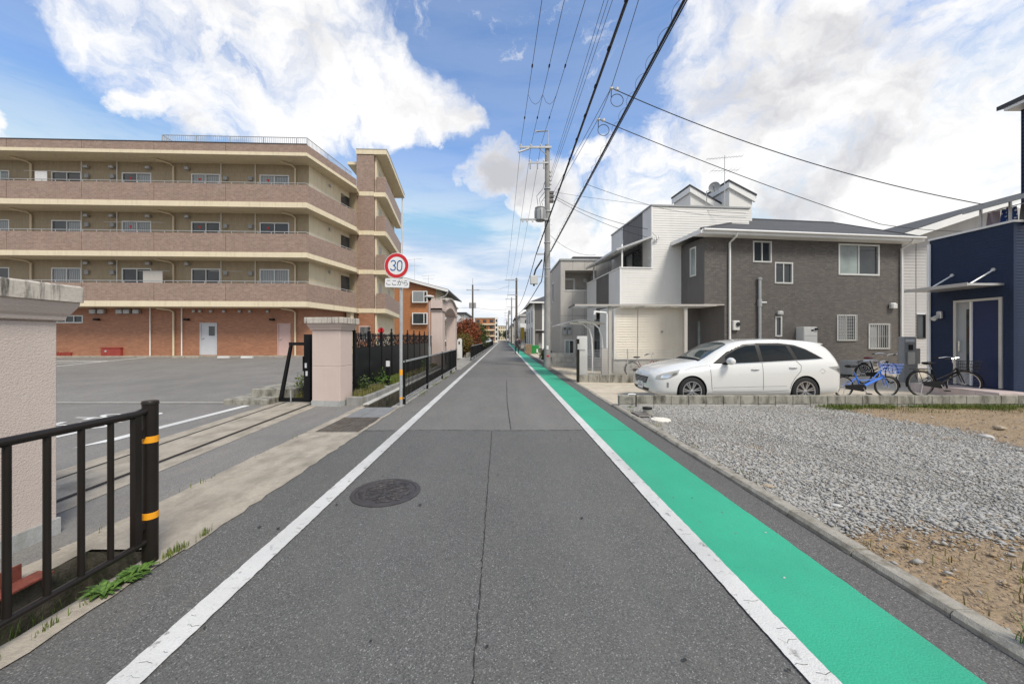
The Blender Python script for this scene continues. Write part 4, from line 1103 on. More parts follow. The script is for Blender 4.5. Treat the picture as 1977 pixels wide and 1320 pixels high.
# odds and ends kept on the balconies
rb_ = random.Random(11)
for sb, stp, pt in floors:
    for k in range(7):
        u = rb_.uniform(UL + 3, -1.5)
        if k % 3 == 0: MB().bbox(u - .4, u + .4, WV - .36, WV - .06, stp, stp + .55, .02).build('air_conditioner', M_lgrey, ap)
        elif k % 3 == 1:
            w = rb_.uniform(.5, 1.1); MB().cyl((u - .9, .55, stp + 1.75), (u + .9, .55, stp + 1.75), .014, None, 6).build('drying_pole', M_alu, ap)
            if rb_.random() < .6: MB().box(u - w / 2, u + w / 2, .54, .56, stp + 1.0, stp + 1.73).build('hung_cloth', rb_.choice([M_shirt, M_glassm, M_btrim]), ap)
# roof deck behind the parapet and the picket railing
MB().prism([(UL, .2), (-.05, .2), (C1[0] - .15, C1[1]), (C1[0] - .3, 12), (UL, 12)], 11.945, 12.05).build('roof', M_concg, ap)
u_r = FA.onv(315, 270, .5)[0]
rail_pts = [(u_r, 3.0), (u_r, .45), (-.2, .45), (C1[0] - .45, C1[1] + .3)]
m = MB(); z0, z1 = 12.06, 13.0
for (a, b) in zip(rail_pts[:-1], rail_pts[1:]):
    L = math.hypot(b[0] - a[0], b[1] - a[1]); n = int(L / .115)
    for z in (12.16, z1): m.tube([(a[0], a[1], z), (b[0], b[1], z)], .02, 5)
    for k in range(n + 1):
        x, y = lerp(a[0], b[0], k / n), lerp(a[1], b[1], k / n); r = .022 if k % 16 == 0 else .009
        m.box(x - r, x + r, y - r, y + r, z0, z1)
tag(m.build('roof_railing', M_steel, ap), kind='stuff')
# rainwater pipes, vents and fittings
def pipe_px(x, stories, mat, r=.05, elbow=True):
    for sb0, sb1 in stories:
        u = FA.onv(x, 400, WV - .08)[0]
        pts = [(u, WV - .09, sb0)]
        pts += [(u, WV - .09, sb1 - .24), (u - .10, WV - .22, sb1 - .12), (u - .55, WV - .55, sb1 - .05)] if elbow else [(u, WV - .09, sb1)]
        MB().tube(pts, r, 8).build('downpipe', mat, ap, True)
st = [(.55, 3.35), (3.66, 6.10), (6.38, 8.87), (9.17, 11.75)]
for x in (60, 335, 570): pipe_px(x, st, M_beigepipe)
for x in (157.5, 226, 427, 493): pipe_px(x, st[1:], M_whitepipe, .022, False)
for x in (290, 351): pipe_px(x, st[:1], M_whitepipe, .03, False)
for sb, stp, pt in floors:
    for x in (170, 219, 437, 485): u = FA.onv(x, 400, WV)[0]; MB().bbox(u - .11, u + .11, WV - .12, WV - .001, stp + 1.62, stp + 1.86, .02).build('vent_box', M_grey, ap)
    for x in (170, 219, 289, 364): u = FA.onv(x, 400, WV)[0]; MB().bbox(u - .12, u + .12, WV - .2, WV - .001, stp + 2.17, stp + 2.34, .03).build('vent_hood', M_steel, ap)
for x in (184, 200, 235, 249, 267): u = FA.onv(x, 600, WV)[0]; MB().bbox(u - .17, u + .17, WV - .22, WV - .001, 3.02, 3.27, .04).build('vent_hood', M_steel, ap)
for x in (376, 388, 409, 434, 464, 484, 518): u = FA.onv(x, 600, WV)[0]; MB().bbox(u - .08, u + .08, WV - .14, WV - .001, 3.1, 3.25, .03).build('vent_hood', M_steel, ap)
for x in (190, 363, 527): u, z = FA.onv(x, 617, WV); MB().bbox(u - .12, u + .12, WV - .22, WV - .001, z - .05, z + .06, .02).build('wall_lamp', M_black, ap)
MB().box(UL, W1[0] + .3, WV - .35, WV - .002, .3, .60).build('plinth', M_conc, ap)
# dark hall openings on the side
for sb, stp, pt in floors:
    t0, t1 = .76, .99
    m = MB(); vbox(m, (lerp(W1[0], W2[0], t0) + .02, lerp(W1[1], W2[1], t0)), (lerp(W1[0], W2[0], t1) + .02, lerp(W1[1], W2[1], t1)), .03, stp, stp + 2.2); m.build('corridor_opening', M_glass, ap)
    m = MB(); m.cyl((lerp(W1[0], W2[0], .45) + .1, lerp(W1[1], W2[1], .45), stp + 2.1), (lerp(W1[0], W2[0], .45) + .1, lerp(W1[1], W2[1], .45), stp + 2.25), .07); m.build('vent_hood', M_steel, ap)
MB().box(-9, .82, 5.25, 12, .4, 11.9).build('rear_wing', M_tan, ap)
# stair tower
TU0, TU1, TV0 = .80, 2.0, 5.45; LU = 2.78; LB = 2.08
MB().box(TU0, TU1, TV0, TV0 + 1.4, 3.66, 14.55).build('tower_wall', M_tile, ap)
MB().box(TU0, TU1, TV0 + .01, TV0 + 1.4, .4, 3.40).build('tower_base', M_brick, ap)
MB().prism([(TU0 - .02, TV0 - .04), (LU + .12, TV0 - .04), (LU + .12, TV0 + .5), (2.3, 13.6), (TU0 - .02, 13.6)], 14.60, 14.93).build('tower_roof', M_cream, ap)
MB().prism([(TU0 - .03, TV0 - .06), (LU + .14, TV0 - .06), (LU + .14, TV0 + .5), (2.32, 13.65), (TU0 - .03, 13.65)], 14.931, 14.97).build('roof_edge', M_grey, ap)
MB().box(TU0 - .75, TU0 - .02, TV0 + .3, 7.5, 14.0, 14.2).build('canopy', M_cream, ap)
MB().box(TU0 + .1, 1.3, TV0 + 1.41, 13.3, .4, 14.59).build('stair_core', M_cream, ap)
m = MB(); vbox(m, (TU1 + .12, TV0 + .25), (1.45, 13.3), .1, .4, 14.58); m.build('stair_wall', M_cream, ap)
for sb in (3.40, 6.14, 8.90, 11.66):
    tp = sb + .30
    MB().box(TU0 - .03, TU1 + .001, TV0 - .025, TV0 + .8, sb, tp).build('band', M_cream, ap)
    MB().prism([(TU1 + .0015, TV0 + .1), (LU, TV0 + .1), (LU + .02, TV0 + .6), (LB, 13.2), (TU1 - .4, 13.2)], sb, tp).build('landing_slab', M_cream, ap)
    MB().box(TU1 + .14, LU - .141, TV0 + .12, TV0 + .26, tp, tp + 1.1).build('parapet_panel', M_tile, ap)
    m = MB(); vbox(m, (LU - .005, TV0 + .12), (LB - .005, 13.18), .14, tp, tp + 1.1); m.build('parapet_panel', M_tile, ap)
    for q in (6.6, 10.2):
        h = (q, q + .9, tp, tp + 2.0)
        t9 = (q - TV0 - .25) / 7.6; ud = TU1 + .125 - t9 * .67; m = MB(); vbox(m, (ud, q), (ud - .08, q + .9), .03, tp + .05, tp + 2.0); m.build('door', M_btrim, ap)
MB().tube([(LB + .1, 13.25, .5), (LB + .1, 13.25, 14.6)], .05, 8).build('downpipe', M_lgrey, ap)
abox(MB(), mapv(TV0 + .01), TU0 + .25, TU0 + .85, -.02, .0, 1.5, 2.4).build('window', M_glass, ap)
m = MB(); abox(m, mapv(TV0 + .01), TU0 + .15, TU0 + .95, -.015, -.001, 1.4, 2.5); m.build('window_surround', M_doorp, ap)
m = MB()
for k in range(7): abox(m, mapv(TV0 + .01), TU0 + .27 + k * .09, TU0 + .29 + k * .09, -.06, -.04, 1.5, 2.4)
m.build('window_bars', M_alu, ap)
u_s, z_s = FA.onu(724, 641, TU1 + .13)
m = MB().lathe([(.0, 0), (.22, 0), (.22, .02), (0, .02)], (LU - .35, TV0 + .27, 2.15), 20, 'y'); m.build('warning_sign', M_red, ap)
m = MB().lathe([(.0, 0), (.22, 0), (.22, .02), (0, .02)], (LU - .35, TV0 + .27, 1.72), 20, 'y'); m.build('warning_sign', M_red, ap)
MB().box(C1[0] - .55, C1[0] - .2, C1[1] - .3, C1[1] + .1, .4, 3.35).build('column', M_cream, ap)

# things in the car park in front of the building
def at_lot(x, y):
    # pixel -> point on the sloping car park
    k = (y - YH) / F; Y = (H + .0438 * 9) / (k + .0438); Y = min(Y, 21.2)
    return Vector(((x - XV) / F * Y, Y, lotz(Y)))
p = at_lot(218, 688); t = thing('hose_box', 'dark red hose box on the ground by the brick wall', 'box', (p.x, p.y + .1, p.z))
MB().bbox(-.56, .56, -.25, .25, 0, .50, .03).build('body', M_redbox, t); MB().box(-.58, .58, -.27, .27, .501, .55).build('lid', M_redbox, t); MB().cyl((-.25, -.27, .33), (-.25, -.25, .33), .06).build('badge', M_alu, t)
for i, (x, lb) in enumerate(((113, 'terracotta planter nearest the stained pink pier'), (133, 'terracotta planter second from the pink pier'))):
    p = at_lot(x, 687); t = thing('planter', lb, 'planter', (p.x, p.y, p.z), 0, 'terracotta planters by the brick wall')
    MB().loft([[(-.26, -.14, 0), (.26, -.14, 0), (.26, .14, 0), (-.26, .14, 0)], [(-.31, -.18, .26), (.31, -.18, .26), (.31, .18, .26), (-.31, .18, .26)]]).build('pot', M_redbox, t)
    leaves('plant', M_photlow, 60, (0, 0, .3), (.25, .12, .1), .05, t, .1)
for i, (x, lb) in enumerate(((432, 'white wheel stop between the grey and pink doors'), (477, 'white wheel stop in front of the pink door'), (345, 'tan wheel stop before the grey door'), (372, 'second tan wheel stop before the grey door'))):
    p = at_lot(x, 691); t = MB().bbox(-.32, .32, -.08, .08, 0, .10, .02).build('wheel_stop', M_lotwhite if i < 2 else M_conc)
    t.location = p; tag(t, lb, 'wheel stop', 'wheel stops in the car park')

# ================================================================ brown gabled house behind
hb = thing('gabled_house', 'orange brown tiled gabled house with white bay windows behind the gateway', 'house', (-8.45, 46, 0))
gz = lambda x: 7.95 - .27 * x if x > -5.6 else 7.95 + .27 * 5.6 - .27 * (-5.6 - x)
MB().poly([(-11, 0, 0), (0, 0, 0), (0, 0, gz(0)), (-5.6, 0, gz(-5.6)), (-11, 0, gz(-11))]).build('gable_wall', M_brick2, hb)
MB().quad((0, 0, 0), (0, 14, 0), (0, 14, 7.9), (0, 0, 7.9)).build('side_wall', M_cream, hb)
m = MB()
for a, b in ((1.6, -5.6), (-5.6, -11.5)):
    q = [(a, gz(a)), (b, gz(b)), (b, gz(b) + .16), (a, gz(a) + .16)]; m.prismy(q if a > b else q, -.5, 14.5)
m.build('roof', M_roofdark, hb)
MB().prismy([(1.62, gz(1.62) - .20), (1.62, gz(1.62) + .1), (-5.6, gz(-5.6) + .1), (-5.6, gz(-5.6) - .20)], -.56, -.501).build('barge_board', M_fascia, hb)
for y in (1.2, 4.6, 8.0, 11.4):
    for z in (1.2, 4.1):
        MB().box(.001, 1.35, y, y + 3.2, z + .0, z + .14).box(1.28, 1.36, y, y + 3.2, z + .141, z + 1.15).build('balcony', M_fascia, hb)
        MB().box(.001, .03, y + .5, y + 2.5, z + .15, z + 2.1).build('window', M_glass, hb)
for zc in (4.05, 6.75):
    x0, x1 = (797 - XV) / F * 46 + 8.45, (826 - XV) / F * 46 + 8.45; z0, z1 = zc - .62, zc + .62
    w = MB().box(x0, x1, -.40, -.001, z0 - .1, z0).box(x0, x1, -.40, -.001, z1, z1 + .1).box(x0, x0 + .12, -.40, -.001, z0, z1).box(x1 - .45, x1 - .36, -.41, -.3, z0, z1).box(x1 - .08, x1, -.40, -.001, z0, z1).build('bay_window', M_fascia, hb)
    MB().box(x0 + .121, x1 - .451, -.37, -.36, z0 + .001, z1 - .001).build('pane', M_glassc if zc > 5 else M_glass, w)
    MB().box(x1 - .359, x1 - .081, -.37, -.36, z0 + .001, z1 - .001).build('pane', M_glass, w)
MB().tube([(1.5, -.1, 7.3), (1.2, -.1, 6.9), (.1, -.05, 6.5), (.1, -.05, 0)], .06, 6).build('downpipe', M_whitepipe, hb)
def antenna(label, loc, h, parent=None, s=1.0):
    t = thing('tv_antenna', label, 'antenna', loc, 0, 'roof antennas')
    MB().cyl((0, 0, 0), (0, 0, h), .018, None, 6).build('mast', M_alu, t)
    m = MB().cyl((-.9 * s, 0, h * .93), (.9 * s, 0, h * .99), .012, None, 5)
    for k in range(11): x = -.85 * s + k * .17 * s; z = h * .93 + (x + .9 * s) / (1.8 * s) * h * .06; m.cyl((x, -.16, z), (x, .16, z), .006, None, 4)
    m.build('upper_boom', M_alu, t)
    m = MB().cyl((-.7 * s, 0, h * .70), (.7 * s, 0, h * .72), .010, None, 5)
    for k in range(7): x = -.6 * s + k * .2 * s; m.cyl((x, -.3, h * .71), (x, .3, h * .71), .006, None, 4)
    m.build('lower_boom', M_alu, t)
    return t
antenna('tall roof antenna on the brown gabled house behind the speed sign', (-11.35, 47, 8.6), 3.2)
antenna('short roof antenna on the brown gabled house', (-10.0, 49, 8.4), 1.6)
# pale block of flats behind the gabled house
t = thing('white_apartment', 'pale low apartment block with white balconies beyond the gabled house', 'apartment building', (-9.5, 66, 0))
MB().box(-6, 2.5, 0, 14, 0, 6.0).build('wall', M_sidw, t)
MB().box(-6.4, 2.9, -.4, 14.4, 6.001, 6.25).build('roof', M_roofdark, t)
for z in (.3, 3.1):
    MB().box(-5.5, 2.2, -1.0, -.001, z, z + .15).box(-5.5, 2.2, -1.0, -.93, z + .151, z + 1.1).build('balcony', M_fascia, t)
    for k in range(3): MB().box(-5 + k * 2.4, -3.3 + k * 2.4, -.03, -.0012, z + .2, z + 2.1).build('window', M_glass, t)
M_poly = pm('polycarbonate', (.72, .72, .70), .45, .05); M_poly.node_tree.nodes['Principled BSDF'].inputs['Transmission Weight'].default_value = .75
# ================================================================ right side: low block wall of the yard
t = thing('block_wall', 'long low mossy concrete block wall in front of the white car', 'wall', (2.66, 8.46, 0))
bk = MB().bbox(.004, .396, 0, .12, .095, .28, .006).mesh('block'); bk2 = MB().bbox(.004, .396, .003, .117, -.1, .09, .006).mesh('block')
for k in range(30):
    for j, me_ in enumerate((bk, bk2)):
        o = link('block', me_, M_blockl if (k < 4 and j == 1) else M_block, t); o.location = (k * .4, random.uniform(-.004, .004), random.uniform(-.003, .003))
# ================================================================ dark brick house
FD = Frame(8.47, 15.5, 7.0)
dh = thing('dark_house', 'two storey dark brown brick clad house with white eaves and downpipes', 'house', (FD.o.x, FD.o.y, 0), 7.0)
UR = FD.onv(1741, 560)[0]; ZW = 5.87; PU = FD.onv(1399, 600)[0]
def fh(Fm, x0, x1, y0, y1, v=0.0):
    u0, za = Fm.onv(x0, y0, v); u1, _ = Fm.onv(x1, y0, v); um = (x0 + x1) / 2
    return (u0, u1, Fm.onv(um, y1, v)[1], Fm.onv(um, y0, v)[1])
w1 = fh(FD, 1454, 1489, 466, 506); w2 = fh(FD, 1496, 1530, 507, 547); w3 = fh(FD, 1619, 1697, 472, 531)
w4 = fh(FD, 1497, 1509, 611, 649); w5 = fh(FD, 1616, 1652, 608, 657); w6 = fh(FD, 1677, 1716, 625, 673)
wall(mapv(0), 0, PU, 3.05, ZW).build('upper_corner_wall', M_dbrick, dh)
wall(mapv(0), PU, UR, .35, ZW, [w1, w2, w3, w4, w5, w6]).build('front_wall', M_dbrick, dh)
wall(mapu(0), 0, 1.7, 3.05, ZW, [(.55, .95, 4.35, 5.6)]).build('left_wall', M_dgrey, dh)
window(dh, mapu(0), .55, .95, 4.35, 5.6, (M_glassm,))
MB().quad((UR, 0, .35), (UR, 9, .35), (UR, 9, ZW), (UR, 0, ZW)).build('right_wall', M_dbrick, dh)
MB().box(0, PU, .002, 1.6, 3.0, 3.048).build('porch_ceiling', M_btrim, dh)
MB().quad((PU, .001, .1), (PU, 1.6, .1), (PU, 1.6, 3.0), (PU, .001, 3.0)).build('porch_side_wall', M_dgrey, dh)
d0, d1 = FD.onv(1361, 640, 1.6)[0], FD.onv(1394, 640, 1.6)[0]; wall(mapv(1.6), .30, PU + .4, .1, 3.0, [(d0 - .02, d1 + .02, .25, 2.45)]).build('porch_back_wall', M_dgrey, dh)
d = abox(MB(), mapv(1.6), d0, d1, .03, .07, .26, 2.44).build('door', M_btrim, dh)
abox(MB(), mapv(1.6), d0 + .42, d0 + .50, .018, .028, .5, 2.3).build('pane', M_glass, d); abox(MB(), mapv(1.6), d0 + .58, d0 + .62, -.05, .028, 1.0, 1.5).build('handle', M_alu, d)
abox(MB(), mapv(1.6), d0 - .36, d0 - .2, -.01, .01, .6, 2.4).build('window', M_glassm, dh)
MB().box(.0, UR + .0, .03, .2, -.05, .34).box(PU, UR, -.015, .03, -.05, .345).build('foundation', M_concg, dh)
window(dh, mapv(0), *w1, (M_glass, M_glass)); window(dh, mapv(0), *w2, (M_glass, M_glass)); window(dh, mapv(0), *w3, (M_glassm, M_glass), fr=.055)
window(dh, mapv(0), *w4, (M_glass,))
for h, bars in ((w5, 9), (w6, 10)):
    wd_ = window(dh, mapv(0), *h, (M_glassc, M_glass)); m = MB()
    for k in range(bars + 1): a = lerp(h[0], h[1], k / bars); m.box(a - .008, a + .008, -.075, -.06, h[2], h[3])
    for k in range(9 if bars == 9 else 3):
        z = lerp(h[2], h[3], k / (8 if bars == 9 else 2)); m.box(h[0] - .02, h[1] + .02, -.0595, -.048, z - .008, z + .008)
    m.build('security_bars', M_alu, wd_)
a_, b_, v0_, v1_ = -.5, UR + .5, -.48, 8.5
RZ0 = 6.06
rl = FD.onv(1452, 425, 3.4)[0]; rr_ = FD.onv(1608, 429, 3.4)[0]; RZ1 = FD.onv(1530, 427, 3.4)[1]
E = [(a_, v0_, RZ0), (b_, v0_, RZ0), (b_, v1_, RZ0), (a_, v1_, RZ0)]; Rg = [(rl, 3.4, RZ1), (rr_, 3.4, RZ1)]
m = MB().quad(E[0], E[1], Rg[1], Rg[0]).poly([E[1], E[2], Rg[1]]).quad(E[2], E[3], Rg[0], Rg[1]).poly([E[3], E[0], Rg[0]])
m.build('roof', M_shingle, dh)
m = MB(); m.tube([E[1], Rg[1]], .05, 6).tube([Rg[0], Rg[1]], .06, 6).tube([E[0], Rg[0]], .05, 6); m.build('ridge_cap', M_shingle, dh)
m = MB().box(a_, b_, v0_, v0_ + .03, ZW + .02, RZ0).box(a_, a_ + .03, v0_ + .031, 2.0, ZW + .02, RZ0).box(a_, b_, v0_ + .031, -.001, ZW, ZW + .02); m.build('fascia', M_fascia, dh)
m = MB().tube([(a_ + .1, v0_ - .05, RZ0 - .03), (b_, v0_ - .05, RZ0 - .03)], .048, 8); m.build('gutter', M_fascia, dh, True)
for x in (1409, 1741):
    u = FD.onv(x, 550, -.07)[0]
    MB().tube([(u, v0_ - .02, RZ0 - .09), (u, v0_ + .05, RZ0 - .25), (u, -.07, RZ0 - .42), (u, -.07, .1)], .045, 10).build('downpipe', M_whitepipe, dh, True)
u, z = FD.onv(1463.5, 540); MB().tube([(u, -.09, .2), (u, -.09, z)], .062, 10).build('vent_stack', M_steel, dh, True)
MB().lathe([(.0, 0), (.09, 0), (.09, .06), (.03, .09)], (u, -.09, z), 12).build('vent_cap', M_steel, dh)
MB().cyl((u + .03, -.1, z - 1.0), (u + .25, -.16, z - 1.0), .05).build('vent_branch', M_steel, dh); MB().cyl((u, -.09, z - 1.15), (u, -.09, z - .85), .085).build('pipe_collar', M_steel, dh)
u, z = FD.onv(1418, 637); MB().bbox(u - .15, u + .15, -.13, -.001, z, z + .40, .02).build('electric_meter', M_lgrey, dh); MB().cyl((u + .05, -.17, z + .24), (u + .05, -.131, z + .24), .09).build('meter_dial', M_glass, dh)
u, z = FD.onv(1503, 606); MB().bbox(u - .13, u + .13, -.16, -.001, z - .03, z + .12, .04).build('vent_hood', M_alu, dh)
u, z = FD.onv(1720, 591); MB().bbox(u - .15, u + .15, -.18, -.001, z - .1, z + .14, .05).build('vent_hood', M_lgrey, dh)
# water heater, air conditioner, meter post: things in the yard
def yard_at(x, Y): X = (x - XV) / F * Y; return (X, Y, yz(X))
t = thing('water_heater', 'white standing water heater cabinet behind the white car roof', 'water heater', yard_at(1557, 15.9), 7)
MB().bbox(-.33, .33, -.2, .2, .05, 1.98, .02).build('cabinet', M_lgrey, t); MB().box(.02, .13, -.208, -.2005, 1.80, 1.87).build('grille', M_black, t); MB().box(-.30, .30, -.204, -.2005, 1.60, 1.606).box(-.30, .30, -.204, -.2005, 1.05, 1.056).build('panel_gap', M_black, t); MB().bbox(-.3, .3, -.15, .15, 0, .049, .01).build('foot', M_concg, t)
MB().bbox(.17, .31, -.26, -.2005, 1.85, 1.94, .02).build('exhaust', M_black, t)
def outdoor_unit(label, x, Y, rz=7):
    t = thing('air_conditioner', label, 'air conditioner', yard_at(x, Y), rz)
    MB().bbox(-.58, .58, -.16, .16, .08, .62, .02).build('casing', M_grey, t)
    MB().torus((.12, -.165, .35), .22, .008, 'y', 28, 5).torus((.12, -.165, .35), .14, .006, 'y', 24, 5).torus((.12, -.165, .35), .07, .006, 'y', 16, 5).build('fan_guard', M_alu, t)
    MB().lathe([(0, 0), (.225, 0)], (.12, -.1615, .35), 28, 'y').build('fan_opening', M_black, t)
    for s in (-.45, .45): MB().box(s - .06, s + .06, -.18, .18, 0, .079).build('foot', M_black, t)
outdoor_unit('grey air conditioner unit behind the blue bicycle', 1653, 14.6)
t = thing('intercom_post', 'grey gate post with nameplate, intercom and letterbox beside the black bicycle', 'intercom post', yard_at(1751, 12.5))
MB().bbox(-.20, .20, -.10, .10, 0, 1.55, .015).build('post', M_grey, t)
MB().box(-.16, .14, -.115, -.1005, 1.37, 1.47).build('nameplate', M_signw, t); MB().box(-.05, .08, -.12, -.1005, 1.10, 1.28).build('intercom', M_black, t); MB().box(-.10, .14, -.125, -.1005, .62, 1.03).build('letterbox', M_alu, t)
MB().bbox(.30, .52, .05, .15, .62, 1.15, .01).build('meter_box', M_btrim, t); MB().box(.36, .46, .08, .13, 0, .619).build('meter_leg', M_grey, t)

# ================================================================ white sided house
FW = Frame(6.85, 17.01, 4.4)
wh = thing('white_house', 'three storey white lap sided house with canopied balcony and carport', 'house', (FW.o.x, FW.o.y, 0), 4.4)
UB = FW.onv(1197, 550)[0]; UE = FW.onv(1446, 420)[0]; ZT = FW.onv(1258, 398)[1]; ZP = FW.onv(1230, 518)[1]; ZS = FW.onv(1230, 591)[1]; VB = 5.0
siding(mapv(0), UB, UE, ZS, ZP).build('front_siding', M_sidw, wh); siding(mapv(0), 0, UE, ZP, ZT).build('front_siding', M_sidw, wh)
MB().box(-.012, .06, -.02, .05, ZP, ZT).build('corner_trim', M_fascia, wh); MB().box(UB - .012, UB + .06, -.02, .05, ZS, ZP - .01).build('corner_trim', M_fascia, wh)
hw = (1.1, 3.1, ZP - .6, ZP + 1.25)
siding(mapu(0), 0, .9, ZP - .9, ZT).build('side_siding', M_sidw, wh); wall(mapu(0), .9, 3.3, ZP - .9, ZT, [hw]).build('side_panel', M_dgrey, wh); siding(mapu(0), 3.3, VB, ZP - .9, ZT).build('side_siding', M_sidw, wh)
window(wh, mapu(0), *hw, (M_glass, M_glassc), sash=M_sashd)
MB().box(UB, 0, 0.02, VB, ZS, ZS + .12).build('balcony_floor', M_btrim, wh)
siding(mapu(UB), 0.05, 1.4, ZS, ZP).build('balcony_siding', M_sidw, wh); wall(mapu(UB), 1.4, 3.3, ZS, ZP).build('balcony_panel', M_dgrey, wh); siding(mapu(UB), 3.3, VB, ZS - 2.9, ZP).build('balcony_siding', M_sidw, wh)
MB().box(UB - .04, 0, -.04, .12, ZP, ZP + .05).box(UB - .04, UB + .10, .121, VB, ZP, ZP + .05).build('balcony_coping', M_fascia, wh)
MB().box(UB + .13, UB + .19, .13, .19, ZP + .05, 5.95).box(UB + .13, UB + .19, 4.2, 4.26, ZP + .05, 5.9).build('canopy_post', M_fascia, wh)
zi, zo = FW.onu(1258, 457, 0)[1], FW.onu(1258, 457, 0)[1] - .62
m = MB().loft([[(UB - .15, -.05, zo), (0, -.05, zi), (0, -.05, zi + .035), (UB - .15, -.05, zo + .035)], [(UB - .15, 4.6, zo), (0, 4.6, zi), (0, 4.6, zi + .035), (UB - .15, 4.6, zo + .035)]])
m.build('canopy', M_poly, wh)
for k in range(10):
    y = -.04 + k * .51; MB().loft([[(UB - .16, y, zo - .05), (0, y, zi - .05), (0, y, zi - .001), (UB - .16, y, zo - .001)], [(UB - .16, y + .04, zo - .05), (0, y + .04, zi - .05), (0, y + .04, zi - .001), (UB - .16, y + .04, zo - .001)]]).build('canopy_rib', M_alu, wh)
MB().box(UB - .2, UB - .16, -.1, 4.65, zo - .06, zo + .05).build('canopy_edge', M_alu, wh)
MB().box(-.05, UE + .05, -.05, .08, ZT, ZT + .07).box(-.05, .08, .081, VB, ZT, ZT + .07).build('parapet_coping', M_grey, wh); MB().box(.05, UE, .05, VB, ZT - .2, ZT - .05).build('roof', M_concg, wh)
UG = FW.onv(1189, 650, .3)[0]; UGR = FW.onv(1350, 650, .3)[0]
siding(mapv(.3), UG, UGR, .62, ZS, .115, .020).build('ground_siding', M_sidb, wh); us = FW.onv(1231, 650, .3)[0]; MB().box(us - .012, us + .012, .262, .275, .63, ZS - .05).build('siding_joint', M_btrim, wh); MB().box(UG - .1, UG + .01, .27, .42, .6, ZS).build('corner_trim', M_sidw, wh)
siding(mapu(UG - .1), .43, 2.2, .62, ZS).build('ground_side_siding', M_sidw, wh)
MB().box(UG - .12, UGR, .29, .6, -.08, .60).box(UG - .12, UG + .2, .61, 4.5, -.08, .60).build('foundation', M_concl, wh); MB().box(UG - .14, UGR, .25, .289, .59, .64).build('drip_edge', M_grey, wh)
abox(MB(), mapu(UG - .1), 2.3, 3.2, .02, .05, .3, 2.6).build('door', M_glass, wh)
MB().box(UG + .4, UGR - .2, -.001, .299, ZS - .045, ZS - .003).build('soffit', M_btrim, wh)
MB().lathe([(.0, 0), (.05, 0), (.05, .05), (0, .05)], (FW.onv(1278, 640, .26)[0], .22, FW.onv(1278, 640, .26)[1]), 12, 'y').build('vent_cap', M_grey, wh)
# penthouse sheds on the roof
for x0, x1, yt, ye, v, d_ in ((1408, 1452, 352, 378, 1.3, 3.0), (1333, 1392, 361, 398, 2.0, 1.6)):
    ua, za = FW.onv(x0, yt, v); ub, zb = FW.onv(x1, ye, v); zl = ZT - .3
    if x0 == 1333: zb = za - (ub - ua) * .58
    m = MB(); m.loft([[(ua, v, zl), (ub, v, zl), (ub, v, zb - .12), (ua, v, za - .12)], [(ua, v + d_, zl), (ub, v + d_, zl), (ub, v + d_, zb - .12), (ua, v + d_, za - .12)]]); m.build('penthouse_wall', M_sidw, wh)
    m = MB(); m.loft([[(ua - .05, v - .10, za - .30), (ub + .1, v - .10, zb - .34), (ub + .1, v - .10, zb - .02), (ua - .05, v - .10, za + .02)], [(ua - .05, v - .002, za - .30), (ub + .1, v - .002, zb - .34), (ub + .1, v - .002, zb - .02), (ua - .05, v - .002, za + .02)]]); m.build('penthouse_fascia', M_fascia, wh)
    m = MB(); m.box(ua - .08, ua - .051, v - .1, v + d_ + .1, za - .30, za + .02); m.build('penthouse_fascia', M_fascia, wh)
    m = MB(); m.loft([[(ua - .12, v - .14, za + .021), (ub + .16, v - .14, zb - .03), (ub + .16, v - .14, zb + .04), (ua - .12, v - .14, za + .09)], [(ua - .12, v + d_ + .1, za + .021), (ub + .16, v + d_ + .1, zb - .03), (ub + .16, v + d_ + .1, zb + .04), (ua - .12, v + d_ + .1, za + .09)]]); m.build('penthouse_roof', M_roofdark, wh)
    MB().tube([(ub + .14, v - .1, zb - .08), (ub + .14, v + d_, zb - .08)], .06, 6).build('gutter', M_fascia, wh)
p = D(1379, 361, 18.6)
t = thing('satellite_dish', 'grey satellite dish on the white house roof', 'satellite dish', (p.x, p.y, p.z), -35)
MB().lathe([(0, .05), (.12, .042), (.20, .022), (.255, 0), (.26, .008), (.2, .03), (0, .06)], (0, 0, 0), 28, 'y').build('reflector', M_grey, t, True)
MB().tube([(0, 0.03, -.22), (0, -.28, -.16), (0, -.30, -.02)], .012, 6).build('feed_arm', M_black, t); MB().cyl((0, -.33, -.02), (0, -.25, 0), .03).build('receiver', M_lgrey, t); MB().tube([(0, .05, 0), (-.2, .1, -.1), (-.35, .1, -.1), (-.35, .1, -1.6)], .02, 6).build('mount', M_steel, t)
p = D(1399, 400, 18.2); an = antenna('large roof antenna above the white house penthouse', (p.x, p.y, p.z), 2.55)
# service bracket on the white wall
# carport
cp = thing('carport', 'thin flat carport roof on slim posts before the white house', 'carport', (2.9, 14.3, 0))
MB().box(-.12, 5.35, 0, 1.1, 2.875, 2.885).build('roof_sheet', M_poly, cp); MB().box(-.14, 5.37, -.06, -.001, 2.85, 2.92).build('front_beam', M_btrim, cp); MB().box(-.18, -.141, -.06, 1.1, 2.85, 2.92).build('side_beam', M_brownm, cp)
for x in (1323, 1177): X = (x - XV) / F * 14.4 - 2.9; MB().box(X - .06, X + .06, .04, .16, -.05, 2.859).build('post', M_btrim, cp)
for k in range(5): MB().box(.6 + k, .64 + k, .001, 1.09, 2.82, 2.859).build('rafter', M_alu, cp)
